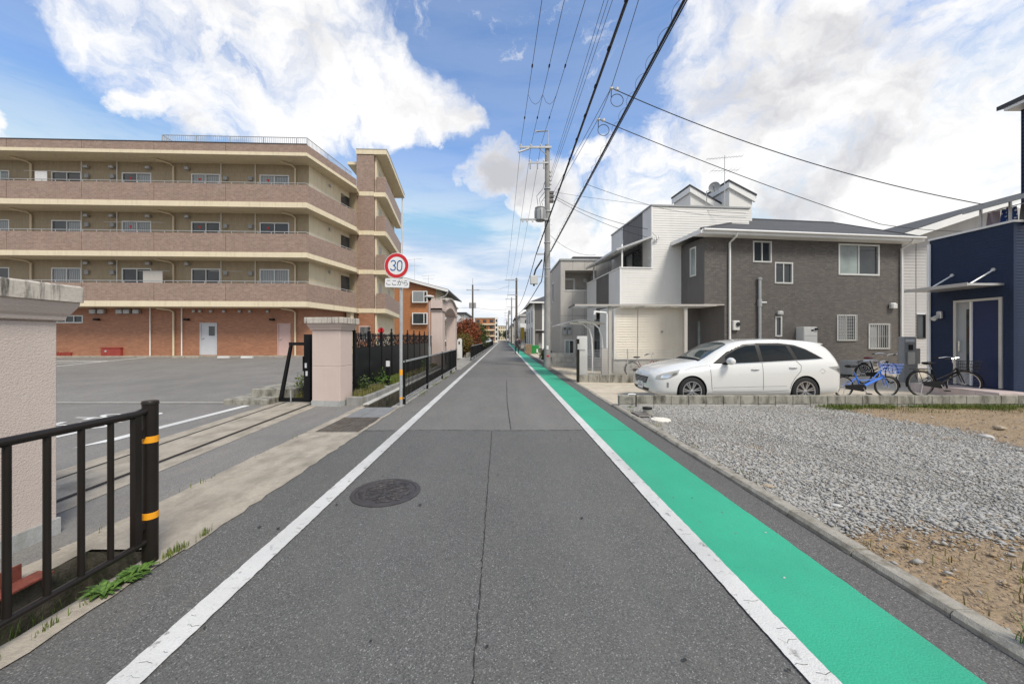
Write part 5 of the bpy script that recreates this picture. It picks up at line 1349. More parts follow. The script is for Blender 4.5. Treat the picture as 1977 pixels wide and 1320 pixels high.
# bicycle shelter with curved legs
t = thing('cycle_canopy', 'small arched canopy with curved white legs by the grey house', 'canopy', (3.0, 15.2, 0))
pr = [(-.75, 2.12), (-.5, 2.20), (-.15, 2.30), (.18, 2.36), (.5, 2.34), (.9, 2.26), (1.25, 2.20)]
m = MB(); m.loft([[(x, 0, z) for x, z in pr] + [(x, 0, z + .03) for x, z in reversed(pr)], [(x, 2.0, z) for x, z in pr] + [(x, 2.0, z + .03) for x, z in reversed(pr)]]); m.build('roof_sheet', M_poly, t)
for y in (.1, 1.9): MB().tube([(.1, y, 2.30), (.7, y, 2.26), (.98, y, 2.02), (1.10, y, 1.6), (1.14, y, .8), (1.14, y, -.05)], .035, 8).build('leg', M_fascia, t, True)
t = thing('bent_pipe', 'bent white pipe post beside the carport', 'pipe post', (3.92, 13.95, -.05)); MB().tube([(-.46, 0, 2.62), (-.40, 0, 2.66), (-.02, 0, 2.62), (0, 0, 2.56), (0, 0, 0)], .032, 8).build('pipe', M_fascia, t, True)
MB().cyl((-.47, 0, 2.55), (-.47, 0, 2.70), .04).build('pipe_end', M_fascia, t)
# front wall with wire fence
t = thing('wire_fence', 'low block wall topped with wire mesh before the white house', 'fence', (2.70, 13.4, 0))
bb = MB().bbox(.004, .396, 0, .12, -.08, .26, .006).mesh('block')
for k in range(9): o = link('block', bb, M_blockl if k % 3 else M_block, t); o.location.x = k * .4
m = MB()
for k in range(74): x = .05 + k * .048; m.box(x - .0022, x + .0022, .058, .0625, .26, 1.18)
for k in range(10): z = .30 + k * .097; m.box(0, 3.6, .0626, .067, z - .003, z + .003)
tag(m.build('wire_mesh', M_alu, t), kind='stuff')
for x in (.08, 1.85, 3.55): MB().cyl((x, .09, .2), (x, .09, 1.22), .02, None, 8).build('post', M_alu, t)
t = thing('gate_slab', 'plain pale grey gate slab at the driveway corner', 'gatepost', (2.92, 13.62, 0)); MB().bbox(-.19, .19, 0, .14, -.05, 1.68, .012).build('slab', M_lgrey, t); MB().box(-.10, .10, -.012, -.001, 1.15, 1.2).build('letter_slot', M_grey, t)
t = thing('gate_slab', 'short tan slab post behind the wire fence', 'gatepost', (3.78, 13.75, 0)); MB().bbox(-.11, .11, 0, .12, -.05, 1.22, .012).build('slab', M_btrim, t); MB().box(-.11, .11, 0, .12, 1.221, 1.24).build('top_cap', M_grey, t)
t = thing('gate_end_post', 'dark brown square gate post at the driveway kerb', 'gatepost', (2.70, 13.34, 0)); MB().box(-.045, .045, -.05, .05, 0, 1.55).build('post', M_brownm, t); MB().box(-.05, .05, -.055, .055, 1.551, 1.575).build('cap', M_black, t); MB().box(-.03, .05, -.09, -.0505, 1.2, 1.4).build('latch', M_alu, t)

# ================================================================ greige house B
FB = Frame(3.42, 22.0, 1.0)
gb = thing('greige_house', 'greige panelled two storey house with recessed balcony behind the utility pole', 'house', (FB.o.x, FB.o.y, 0), 1)
ZB = FB.onv(1084, 503)[1]
hb_ = fh(FB, 1091, 1151, 522, 560); hm = fh(FB, 1090, 1109, 656, 683)
wall(mapv(0), 0, 6.5, -.05, ZB, [hb_, hm], .15).build('front_wall', M_btrim, gb)
wall(mapu(0), 0, 5.2, -.05, ZB, [(2.6, 3.3, ZB - 2.2, ZB - .9)], .12).build('road_wall', M_btrim, gb); window(gb, mapu(0), 2.6, 3.3, ZB - 2.2, ZB - .9, (M_glass,))
MB().box(-.06, 6.5, -.06, .10, ZB, ZB + .10).box(-.06, .10, .101, 5.3, ZB, ZB + .10).build('coping', M_grey, gb); MB().box(.05, 6.4, .05, 5, ZB - .15, ZB - .05).build('roof', M_concg, gb); MB().box(.9, 5, .8, 4, ZB - .05, ZB + .42).build('roof_curb', M_roofdark, gb)
m = MB(); h = hb_; m.quad((h[0], .151, h[2]), (h[1], .151, h[2]), (h[1], 1.3, h[2]), (h[0], 1.3, h[2])).quad((h[0], 1.3, h[2]), (h[1], 1.3, h[2]), (h[1], 1.3, h[3]), (h[0], 1.3, h[3])).quad((h[0], .151, h[2]), (h[0], 1.3, h[2]), (h[0], 1.3, h[3]), (h[0], .151, h[3])).quad((h[1], .151, h[2]), (h[1], 1.3, h[2]), (h[1], 1.3, h[3]), (h[1], .151, h[3])).quad((h[0], .151, h[3]), (h[1], .151, h[3]), (h[1], 1.3, h[3]), (h[0], 1.3, h[3]))
m.build('balcony_recess', M_btrim, gb); MB().box(h[0], h[1], -.03, .16, h[2] - .05, h[2]).build('balcony_sill', M_fascia, gb)
window(gb, mapv(1.28), h[0] + .1, h[0] + .85, h[2] + .02, h[3] - .28, (M_glass,), fr=.09); MB().box(h[1] - .5, h[1] - .25, 1.12, 1.298, h[3] - .55, h[3] - .3).build('vent_box', M_lgrey, gb)
window(gb, mapv(0), *hm, (M_glassm, M_glass), fr=.06)
m = MB()
for k in range(1, 9):
    u = k * .72
    if u < hb_[1] and u > hb_[0]: m.box(u - .006, u + .006, -.004, .004, 0, hb_[2] - .06).box(u - .006, u + .006, -.004, .004, hb_[3] + .01, ZB)
    else: m.box(u - .006, u + .006, -.004, .004, 0, ZB)
m.box(0, 6.5, -.0045, .004, 2.95, 2.97); m.build('panel_joint', M_concd, gb)
for x in (1090, 1099): u, z = FB.onv(x, 645); MB().bbox(u - .12, u + .12, -.12, -.006, z, z + .48, .02).build('electric_meter', M_grey, gb); MB().cyl((u, -.15, z + .33), (u, -.121, z + .33), .085).build('meter_dial', M_glass, gb)
for x in (1139, 1123): u = FB.onv(x, 600)[0]; MB().tube([(u, -.05, 0), (u, -.05, 3.0)], .022, 6).build('conduit', M_btrim, gb)
t = thing('garden_wall', 'grey block wall stub between the utility pole and dark gate post', 'wall', (2.62, 20.7, 0))
bl3 = MB().bbox(.004, .396, 0, .12, .003, .257, .006).mesh('block')
for j in range(3):
    for k in range(4): o = link('block', bl3, M_blockl, t); o.location = (k * .4 + (.1 if j % 2 else 0), 0, j * .26)
# ================================================================ house C, farther up the street
FC = Frame(3.55, 43.5, 1.0)
hc = thing('brown_house', 'white sided house with brown front and grey hip roof up the street', 'house', (FC.o.x, FC.o.y, 0), 1)
wall(mapv(0), 0, 6, 0, 5.9, [(.6, 1.6, .3, 2.2), (.25, 1.4, 2.5, 2.65)], .1).build('front_wall', M_dgrey, hc); siding(mapu(0), 0, 11, 0, 5.9, .2).build('road_siding', M_sidw, hc)
for v in (1.5, 5, 8.5): window(hc, mapu(-.02), v, v + 1.0, 3.6, 5.0, (M_glass,), sash=M_sashd); window(hc, mapu(-.02), v, v + .8, .4, 2.9, (M_glass,), sash=M_sashd)
MB().tube([(.05, -.06, 5.8), (.05, -.06, 0)], .05, 6).build('downpipe', M_whitepipe, hc); MB().box(1.02, 1.3, -.03, -.001, 0, 5.9).build('corner_trim', M_fascia, hc)
E = [(-.5, -.5, 5.9), (6.5, -.5, 5.9), (6.5, 11.5, 5.9), (-.5, 11.5, 5.9)]; Rg = [(3, 3, 7.4), (3, 8, 7.4)]
MB().poly([E[0], E[1], Rg[0]]).quad(E[1], E[2], Rg[1], Rg[0]).poly([E[2], E[3], Rg[1]]).quad(E[3], E[0], Rg[0], Rg[1]).build('roof', M_shingle, hc)
MB().box(-.5, 6.5, -.5, -.47, 5.72, 5.899).box(-.5, -.47, -.469, 11.5, 5.72, 5.899).build('fascia', M_fascia, hc)
MB().box(.3, 1.4, -.1, -.001, 2.3, 2.5).build('door_canopy', M_black, hc)
# ================================================================ grey gable house G between dark and blue houses
FG = Frame(18.55, 17.9, 4.0)
hg = thing('grey_house', 'light grey sided gable house between the dark house and the navy house', 'house', (FG.o.x, FG.o.y, 0), 4)
ue, ze = FG.onv(1742, 470); pitch = .33; ur = 6.5
zr = ze + ur * pitch
hs = fh(FG, 1770, 1787, 607, 653)
siding(mapv(0), -.15, ur * 2, 0, ze, .15, .012, [hs]).build('front_siding', M_sidg, hg); window(hg, mapv(0), *hs, (M_glass,), sash=M_sashd)
MB().poly([(-.15, -.002, ze), (ur * 2, -.002, ze), (ur, -.002, zr)]).build('gable_wall', M_sidg, hg)
u = FG.onv(1768, 560)[0]; MB().box(u - .01, u + .01, -.02, -.013, 0, ze + .1).build('panel_joint', M_concd, hg)
m = MB(); m.loft([[(-.7, -.7, ze - .12), (ur, -.7, zr + .1), (ur, -.7, zr + .26), (-.7, -.7, ze + .04)], [(-.7, 9, ze - .12), (ur, 9, zr + .1), (ur, 9, zr + .26), (-.7, 9, ze + .04)]]); m.build('roof', M_shingle, hg)
m = MB(); m.loft([[(-.7, -.74, ze - .34), (ur, -.74, zr - .12), (ur, -.74, zr + .22), (-.7, -.74, ze + .0)], [(-.7, -.701, ze - .34), (ur, -.701, zr - .12), (ur, -.701, zr + .22), (-.7, -.701, ze + .0)]]); m.build('barge_board', M_fascia, hg)
m = MB(); m.loft([[(-.7, -.69, ze - .2), (ur, -.69, zr + .02), (ur, -.69, zr + .09), (-.7, -.69, ze - .13)], [(-.7, -.01, ze - .2), (ur, -.01, zr + .02), (ur, -.01, zr + .09), (-.7, -.01, ze - .13)]]); m.build('soffit', M_fascia, hg)
# ================================================================ navy house
nh = thing('navy_house', 'navy blue sided house with balcony, awning and blue front door', 'house', (12.3, 8.87, 0))
BX, BY = 12.3, 8.87
def ny(px): return BX * F / (px - XV) - BY
dr = (ny(1937), ny(1843), .36, 2.62); ZN = 4.40
siding(mapu(0), 0, ny(1795), .30, ZN, .075, .007, [dr]).build('side_siding', M_blue, nh); siding(mapv(0), 0, 5, .30, ZN, .075, .010).build('front_siding', M_blue, nh)
MB().box(-.015, .05, -.015, .05, .3, ZN - .002).build('corner_trim', M_blue, nh); MB().box(.01, 5, .02, .2, -.05, .29).box(.01, .2, .201, 1.75, -.05, .29).build('foundation', M_concl, nh)
MB().box(-.04, .12, -.03, ny(1795) + .02, ZN, ZN + .05).box(.121, 5, -.03, .12, ZN, ZN + .05).build('balcony_coping', M_fascia, nh); MB().box(.1, 5, .1, 1.7, ZN - 1.2, ZN - 1.1).build('balcony_floor', M_concg, nh)
m = MB(); mp = mapu(0); abox(m, mp, dr[0], dr[0] + .06, -.04, .1, dr[2], dr[3]); abox(m, mp, dr[1] - .06, dr[1], -.04, .1, dr[2], dr[3]); abox(m, mp, dr[0] + .06, dr[1] - .06, -.038, .1, dr[3] - .06, dr[3]); dd = m.build('door_frame', M_alu, nh)
ym = ny(1875); abox(MB(), mp, dr[0] + .06, ym - .02, .02, .06, dr[2], dr[3] - .06).build('blue_leaf', M_bdoor, dd); abox(MB(), mp, ym - .02, ym + .02, -.02, .06, dr[2], dr[3] - .06).build('mullion', M_fascia, dd)
abox(MB(), mp, ym + .02, dr[1] - .06, .02, .05, dr[2], dr[3] - .06).build('grey_leaf', M_grey, dd); abox(MB(), mp, ym + .05, ym + .11, .01, .019, dr[2] + .3, dr[3] - .25).build('pane', M_glass, dd)
MB().tube([(.02, dr[1] - .13, 1.25), (-.05, dr[1] - .13, 1.25), (-.05, dr[1] - .13, 1.52), (.02, dr[1] - .13, 1.52)], .016, 6).build('handle', M_chrome, dd)
MB().box(-.75, -.016, -.3, 1.55, -.05, .33).build('porch_step', M_pinktile, nh); MB().box(-.76, 3, -.31, -.2, -.05, .32).build('porch_edge', M_pinktile, nh)
MB().box(-.92, -.016, .15, 1.55, 2.90, 2.955).build('awning', M_alu, nh); MB().box(-.94, -.921, .14, 1.56, 2.885, 2.97).build('awning_edge', M_btrim, nh)
for y in (.35, 1.2): MB().tube([(-.01, y, 3.32), (-.62, y, 2.96)], .018, 6).build('awning_rod', M_fascia, nh); MB().cyl((-.03, y, 3.32), (.0, y, 3.32), .045).build('rod_plate', M_alu, nh)
yl = ny(1818); MB().bbox(-.10, -.012, yl - .06, yl + .06, 2.16, 2.36, .02).build('lamp_body', M_alu, nh); MB().cyl((-.10, yl, 2.22), (-.24, yl, 2.14), .05, .06).build('lamp_spot', M_lgrey, nh)
MB().tube([(-.04, ny(1796), .3), (-.04, ny(1796), ZN - .1)], .04, 8).build('downpipe', M_whitepipe, nh)
siding(mapv(0), 2.68, 6, ZN + .06, 8.2, .11, .02).build('upper_siding', M_blue, nh); siding(mapu(2.68), 0, ny(1795), ZN - .5, 8.2, .11, .02).build('upper_siding', M_blue, nh)
MB().box(2.66, 6, ny(1795), ny(1795) + .02, ZN - .5, 8.2).build('upper_back', M_blue, nh)
MB().box(2.30, 6, -.4, ny(1795) + .12, 8.22, 8.30).build('eave', M_fascia, nh); MB().loft([[(2.27, -.42, 8.301), (6, -.42, 9.4), (6, -.42, 9.6), (2.27, -.42, 8.42)], [(2.27, 2.0, 8.301), (6, 2.0, 9.4), (6, 2.0, 9.6), (2.27, 2.0, 8.42)]]).build('roof', M_roofdark, nh)
MB().loft([[(-.25, -.5, 4.88), (2.6, -.5, 5.65), (2.6, -.5, 5.69), (-.25, -.5, 4.92)], [(-.25, .75, 4.88), (2.6, .75, 5.65), (2.6, .75, 5.69), (-.25, .75, 4.92)]]).build('terrace_roof', M_roofdark, nh); MB().box(-.28, -.25, -.52, .77, 4.84, 4.95).build('terrace_beam', M_grey, nh)
for y in (.05, .6): MB().box(.0, .04, y, y + .04, ZN + .05, 4.95).build('terrace_post', M_alu, nh)
def cloth(label, y, w, h, mat, x=.25, cat='laundry'):
    m = MB(); vs = []; fs = []; n = 9
    for j in range(6):
        for i in range(n + 1): a = i / n; vs.append((x + .03 * math.sin(a * 9 + j * .4), y + a * w, 4.84 - h * j / 5 + .008 * math.sin(a * 14)))
    for j in range(5):
        for i in range(n): fs.append((j * (n + 1) + i, j * (n + 1) + i + 1, (j + 1) * (n + 1) + i + 1, (j + 1) * (n + 1) + i))
    o = m.add(vs, fs).build('laundry', mat); o.location = (12.3, 8.87, 0); tag(o, label, cat, 'laundry on the navy house balcony'); return o
tdot = NT('dotted_towel', .9); vv = tdot.n('ShaderNodeTexVoronoi'); vv.inputs['Scale'].default_value = 11; vv.inputs['Randomness'].default_value = .25; tdot.l(tdot.pos, vv.inputs['Vector']); tdot.color(tdot.mix(tdot.map(vv.outputs['Distance'], .28, .33), (.6, .62, .66), (.03, .07, .24)))
cloth('navy towel with white dots drying on the balcony', .12, .28, .42, tdot.m); cloth('faded pink towel drying on the balcony', .43, .24, .40, pm('faded_towel', (.40, .33, .36), .9, .1)); cloth('grey shirt drying at the balcony edge', -.2, .26, .5, M_dgrey)
MB().tube([(.25, -.4, 4.86), (.25, .75, 4.86)], .012, 6).build('drying_pole', M_alu, nh)
# ================================================================ white car
def eval_mesh(o):
    bpy.context.view_layer.update()
    me = bpy.data.meshes.new_from_object(o.evaluated_get(bpy.context.evaluated_depsgraph_get())); return me
def build_car(label, loc, rz):
    car = thing('car', label, 'car', loc, rz)
    K = np.array([  # x, zb, w, zsh, wsh, zt, wt, zte
        (0.00, .36, .44, .53, .40, .60, .26, .59), (.03, .27, .62, .60, .58, .685, .40, .67), (.10, .225, .73, .67, .685, .765, .48, .75), (.25, .20, .81, .74, .765, .84, .53, .825),
        (.50, .185, .865, .80, .805, .915, .56, .895), (.85, .18, .888, .85, .80, .985, .58, .965), (1.15, .18, .890, .88, .79, 1.035, .60, 1.01), (1.32, .18, .890, .905, .80, 1.085, .64, 1.05), (1.60, .18, .892, .93, .825, 1.265, .655, 1.21),
        (1.95, .18, .892, .95, .845, 1.44, .635, 1.385), (2.25, .18, .892, .965, .85, 1.512, .62, 1.455), (2.65, .18, .892, .985, .85, 1.545, .615, 1.49), (3.10, .18, .892, 1.005, .845, 1.56, .62, 1.508), (3.55, .18, .890, 1.03, .840, 1.552, .61, 1.498),
        (3.95, .185, .882, 1.055, .825, 1.527, .60, 1.465), (4.24, .20, .870, 1.065, .815, 1.50, .61, 1.43), (4.42, .215, .856, 1.055, .805, 1.40, .64, 1.325), (4.56, .235, .836, 1.02, .79, 1.22, .67, 1.17), (4.64, .27, .79, .93, .745, 1.02, .64, .99), (4.69, .34, .70, .78, .66, .84, .52, .82), (4.72, .42, .58, .66, .54, .72, .40, .70)])
    xs = sorted(set(list(K[:, 0]) + list(np.linspace(.3, 4.4, 16))))
    rings = []
    for x in xs:
        zb, w, zs, ws, zt, wt, ze = [float(np.interp(x, K[:, 0], K[:, i])) for i in range(1, 8)]
        L = lambda t: zb + (zs - zb) * t
        half = [(.62 * w, zb), (.93 * w, zb + .015), (.985 * w, L(.18)), (.992 * w, L(.34)), (w, L(.58)), (.995 * w, L(.80)), (.975 * w, L(.93)), (ws, zs), (ws * .62 + wt * .38 + .012, zs * .62 + ze * .38), (ws * .28 + wt * .72 + .012, zs * .28 + ze * .72), (wt, ze), (wt * .86, ze + (zt - ze) * .55), (wt * .5, zt - (zt - ze) * .14)]
        rings.append([(x, 0, zb)] + [(x, -a, b) for a, b in half] + [(x, 0, zt)] + [(x, a, b) for a, b in reversed(half)])
    b = MB().loft(rings).build('body_shell', M_carw)
    bm = bmesh.new(); bm.from_mesh(b.data); bmesh.ops.recalc_face_normals(bm, faces=bm.faces[:]); bm.to_mesh(b.data); bm.free()
    s = b.modifiers.new('s', 'SUBSURF'); s.levels = s.render_levels = 1
    bvh_me = eval_mesh(b)
    cut = MB()
    for xw in (.93, 3.71):
        for sy in (-1, 1):
            cut.loft([[(xw + .365 * math.cos(R(a)), sy * yy, .335 + .365 * math.sin(R(a))) for a in range(0, 360, 8)] for yy in ((.60, 1.1) if sy > 0 else (1.1, .60))])
    c = cut.build('cutter', M_black)
    bm = bmesh.new(); bm.from_mesh(c.data); bmesh.ops.recalc_face_normals(bm, faces=bm.faces[:]); bm.to_mesh(c.data); bm.free()
    bo = b.modifiers.new('b', 'BOOLEAN'); bo.operation = 'DIFFERENCE'; bo.object = c; bo.solver = 'EXACT'
    me = eval_mesh(b); me.shade_smooth(); me.set_sharp_from_angle(angle=R(34))
    bpy.data.objects.remove(b); bpy.data.objects.remove(c)
    link('body', me, M_carw, car)
    bvh = BVHTree.FromPolygons([v.co.copy() for v in bvh_me.vertices], [tuple(p.vertices) for p in bvh_me.polygons])
    def cast(o, d):
        h = bvh.ray_cast(Vector(o), Vector(d)); return (h[0], h[1]) if h[0] is not None else (None, None)
    def patch(name, poly, proj, off, mat, parent=car, grid=.03, edge=.012):
        """polygon in a 2d view, laid onto the body surface"""
        A = np.array(poly, float); x0, x1, y0, y1 = A[:, 0].min(), A[:, 0].max(), A[:, 1].min(), A[:, 1].max()
        bm = bmesh.new(); dense = []
        for p, q in zip(poly, poly[1:] + poly[:1]):
            n = max(1, int(math.hypot(q[0] - p[0], q[1] - p[1]) / grid))
            dense += [(p[0] + (q[0] - p[0]) * i / n, p[1] + (q[1] - p[1]) * i / n) for i in range(n)]
        f = bm.faces.new([bm.verts.new((p[0], p[1], 0)) for p in dense])
        for ax, lo, hi in ((0, x0, x1), (1, y0, y1)):
            for q in np.arange(lo + grid * .9, hi - grid * .2, grid):
                co = [0, 0, 0]; no = [0, 0, 0]; co[ax] = q; no[ax] = 1
                bmesh.ops.bisect_plane(bm, geom=bm.verts[:] + bm.edges[:] + bm.faces[:], plane_co=co, plane_no=no, dist=1e-6)
        for v in bm.verts:
            o, d = proj(v.co.x, v.co.y); h, n = cast(o, d)
            if h is None: h, n = Vector(o) + Vector(d) * 2.2, Vector((0, 0, 0))
            v.co = h + n * off
        m_ = bpy.data.meshes.new(name); bm.to_mesh(m_); bm.free(); m_.shade_smooth()
        return link(name, m_, mat, parent)
    side = lambda sy: (lambda x, z: ((x, sy * 2.2, z), (0, -sy, 0)))
    front = lambda y, z: ((-1.6, y, z), (1, 0, 0)); rear = lambda y, z: ((6.2, y, z), (-1, 0, 0)); top = lambda x, y: ((x, y, 3), (0, 0, -1))
    for sy in (-1, 1):
        pj = side(sy)
        patch('window_surround', [(1.45, .945), (2.66, 1.00), (3.55, 1.045), (4.20, 1.085), (4.05, 1.18), (3.84, 1.305), (3.58, 1.40), (3.20, 1.445), (2.65, 1.442), (2.32, 1.408), (2.10, 1.345), (1.86, 1.235)], pj, .003, M_black, car, .04)
        patch('door_glass', [(1.80, .99), (2.60, 1.015), (2.60, 1.385), (2.36, 1.37), (2.15, 1.31), (1.90, 1.19), (1.80, 1.125)], pj, .006, M_carglass, car, .05)
        patch('door_glass', [(2.70, 1.02), (3.46, 1.06), (3.36, 1.385), (2.95, 1.40), (2.70, 1.395)], pj, .006, M_carglass, car, .05)
        patch('quarter_glass', [(3.56, 1.07), (4.12, 1.098), (3.98, 1.19), (3.78, 1.30), (3.46, 1.385)], pj, .006, M_carglass, car, .05)
        patch('rain_visor', [(2.0, 1.255), (2.18, 1.335), (2.38, 1.385), (2.62, 1.395), (2.62, 1.432), (2.32, 1.412), (2.06, 1.33)], pj, .012, M_dgrey, car, .05)
        patch('belt_trim', [(1.45, .938), (2.66, .994), (3.55, 1.04), (4.10, 1.07), (4.10, 1.078), (3.55, 1.049), (2.66, 1.004), (1.45, .949)], pj, .007, M_chrome, car, .05)
        patch('headlamp', [(.10, .60), (.13, .675), (.28, .745), (.66, .825), (.58, .72), (.40, .635), (.25, .60)], pj, .006, M_lamp, car, .03)
        h_ = patch('headlamp_core', [(.19, .625), (.23, .69), (.38, .715), (.44, .68), (.36, .635)], pj, .010, M_chrome, car, .03)
        patch('lamp_inner', [(.45, .69), (.48, .745), (.59, .775), (.55, .72)], pj, .010, M_dgrey, car, .03)
        patch('fog_slot', [(.33, .42), (.37, .42), (.37, .53), (.33, .54)], pj, .006, M_chrome, car, .03)
        patch('tail_lamp', [(4.28, .895), (4.60, .92), (4.645, .80), (4.60, .74), (4.47, .82)], pj, .006, M_lamp, car, .03)
        patch('tail_lamp_red', [(4.48, .86), (4.60, .87), (4.635, .77), (4.54, .80)], pj, .009, M_dgrey, car, .03)
        def seam(pts, r=.0055, name='panel_gap'):
            P = []
            for (xa, za), (xb, zb_) in zip(pts[:-1], pts[1:]):
                n = max(2, int(math.hypot(xb - xa, zb_ - za) / .04))
                for i in range(n):
                    h, nn = cast(*pj(xa + (xb - xa) * i / n, za + (zb_ - za) * i / n))
                    if h is not None: P.append(h + nn * .0005)
            if len(P) > 2: MB().tube(P, r, 4).build(name, M_dgrey, car)
        seam([(1.40, .93), (1.38, .80), (1.40, .50), (1.42, .33)]); seam([(2.655, .99), (2.66, .70), (2.67, .33)])
        seam([(3.50, 1.03), (3.60, .93), (3.58, .80), (3.45, .66), (3.36, .52), (3.32, .36)]); seam([(1.42, .33), (2.67, .33), (3.32, .36)], .004)
        seam([(1.45, .42), (2.3, .44), (3.28, .46)], .003, 'character_line')
        seam([(.66, .775), (.95, .87), (1.25, .915), (1.42, .935)], .003, 'hood_gap')
        seam([(4.05, .80), (4.12, .86), (4.20, .80), (4.14, .74), (4.05, .80)], .003, 'fuel_door_gap')
        for hx, hz in ((2.47, .845), (3.40, .885)):
            h, nn = cast(*pj(hx, hz)); m = MB()
            m.tube([h + Vector((-.10, sy * .004, 0)), h + Vector((-.08, sy * .022, .002)), h + Vector((0, sy * .030, .006)), h + Vector((.08, sy * .022, .004)), h + Vector((.10, sy * .004, 0))], [.008, .013, .015, .013, .008], 8)
            m.build('door_handle', M_carw, car, True)
            patch('handle_recess', [(hx - .06, hz - .03), (hx + .05, hz - .03), (hx + .05, hz + .03), (hx - .06, hz + .03)], pj, .0015, M_lgrey, car, .03)
        # mirror
        rings_ = []
        for q, (sx, sz) in zip((-.11, -.10, -.05, .0, .06, .11, .125), ((.02, .02), (.045, .05), (.07, .075), (.078, .085), (.072, .08), (.05, .055), (.01, .01))):
            rings_.append([(1.80 + sx * 1.15 * math.cos(R(a)), sy * (.985 + q), 1.035 + sz * math.sin(R(a))) for a in range(0, 360, 24)])
        mr = MB().loft(rings_).build('mirror', M_carw, car, True)
        MB().tube([(1.74, sy * .82, .97), (1.78, sy * .90, .98), (1.80, sy * .96, 1.0)], .03, 8).build('mirror_arm', M_black, mr)
        for xw in (.93, 3.71):
            m = MB().loft([[(xw + .362 * math.cos(R(a)), sy * yy, .335 + .362 * math.sin(R(a))) for a in range(-20, 201, 10)] for yy in (.60, .862)], False, False)
            m.build('wheel_liner', M_black, car)
            MB().box(xw - .37, xw + .37, min(sy * .605, sy * .61), max(sy * .605, sy * .61), .0 + .1, .70).build('wheel_liner', M_black, car)
            w_ = bpy.data.objects.new('wheel', None); COL.objects.link(w_); w_.parent = car; w_.location = (xw, sy * .775, .332)
            MB().lathe([(.225, -.10), (.295, -.108), (.322, -.092), (.331, -.06), (.331, .06), (.322, .092), (.295, .108), (.225, .10)], n=48, axis='y').build('tyre', M_rubber, w_, True)
            MB().lathe([(.232, sy * .103), (.236, sy * .092), (.222, sy * .085), (.212, sy * .03), (.20, -sy * .05), (.0, -sy * .05)], n=48, axis='y').build('rim_barrel', M_dgrey, w_, True)
            MB().lathe([(.236, sy * .098), (.232, sy * .107), (.214, sy * .104), (.211, sy * .088)], n=48, axis='y').build('rim_lip', M_rim, w_, True)
            sp = MB()
            for k in range(7):
                a0 = 2 * math.pi * k / 7 + .3
                for da in (-.13, .13):
                    e = Vector((math.cos(a0 + da), 0, math.sin(a0 + da))); tn = Vector((-e.z, 0, e.x))
                    p0, p1 = e * .035, e * .215; wd0, wd1 = .012, .015
                    sp.loft([[p0 - tn * wd0 + Vector((0, sy * .05, 0)), p0 + tn * wd0 + Vector((0, sy * .05, 0)), p0 + tn * wd0 * .7 + Vector((0, sy * .088, 0)), p0 - tn * wd0 * .7 + Vector((0, sy * .088, 0))],
                             [p1 - tn * wd1 + Vector((0, sy * .06, 0)), p1 + tn * wd1 + Vector((0, sy * .06, 0)), p1 + tn * wd1 * .7 + Vector((0, sy * .098, 0)), p1 - tn * wd1 * .7 + Vector((0, sy * .098, 0))]])
            sp.build('spokes', M_rim, w_)
            MB().lathe([(.0, sy * .095), (.04, sy * .092), (.05, sy * .075), (.05, sy * .03)], n=20, axis='y').build('hub_cap', M_rim, w_, True)
    patch('windscreen', [(1.27, -.60), (1.235, -.3), (1.225, 0), (1.235, .3), (1.27, .60), (1.60, .585), (1.95, .545), (2.03, .30), (2.05, 0), (2.03, -.30), (1.95, -.545), (1.60, -.585)], top, .005, M_carglass2, car, .06)
    patch('cowl', [(1.20, -.62), (1.165, -.3), (1.155, 0), (1.165, .3), (1.20, .62), (1.275, .62), (1.24, .3), (1.23, 0), (1.24, -.3), (1.275, -.62)], top, .004, M_black, car, .06)
    for y0, y1 in ((-.50, .02), (.0, .48)): 
        P = [cast(*top(1.24 + .02 * q, y0 + (y1 - y0) * q))[0] + Vector((0, 0, .012)) for q in np.linspace(0, 1, 6)]; MB().tube(P, .009, 5).build('wiper', M_black, car)
    patch('rear_glass', [(4.30, -.50), (4.47, -.58), (4.47, .58), (4.30, .50)], top, .005, M_carglass, car, .06)
    MB().loft([[(3.98, y, 1.520 - .07 * abs(y)), (4.34, y * 1.02, 1.475 - .06 * abs(y)), (4.42, y * 1.02, 1.455 - .06 * abs(y)), (4.34, y * 1.02, 1.43 - .06 * abs(y)), (4.1, y, 1.44 - .06 * abs(y))] for y in np.linspace(-.54, .54, 9)]).build('roof_spoiler', M_carw, car, True)
    gr = patch('grille', [(-.36, .47), (.36, .47), (.45, .625), (-.45, .625)], front, .006, M_black, car, .03)
    for z in (.50, .53, .56, .592):
        P = [cast(*front(y, z))[0] + Vector((-.010, 0, 0)) for y in np.linspace(-.35 - (z - .475) * .45, .35 + (z - .475) * .45, 13)]; MB().tube(P, .0035, 6).build('grille_bar', M_rim, gr)
    patch('lower_intake', [(-.44, .295), (.44, .295), (.52, .36), (-.52, .36)], front, .006, M_black, car, .03)
    h, nn = cast(*front(0, .655)); MB().torus((0, 0, 0), .038, .008, 'x', 20, 6).torus((0, 0, .01), .02, .006, 'x', 14, 5).build('badge', M_chrome, car).location = h + Vector((-.008, 0, .005))
    pl_ = MB().bbox(-.012, .004, -.165, .165, -.083, .083, .004).build('number_plate', M_signw, car); pl_.location = (-.005, 0, .405)
    MB().box(-.0135, -.0125, -.12, -.06, -.04, .02).box(-.0135, -.0125, -.035, .03, -.04, .02).box(-.0135, -.0125, .05, .12, -.04, .02).box(-.0135, -.0125, -.06, .06, .038, .062).build('plate_print', M_grey, pl_)
    MB().box(4.70, 4.73, -.165, .165, .62, .78).build('number_plate', M_signw, car)
    return car
CAR = build_car('white estate car parked nose to the street behind the block wall', (3.62, 9.70, -.02), 0.0)
CAR.scale = (.98, 1, 1.04)

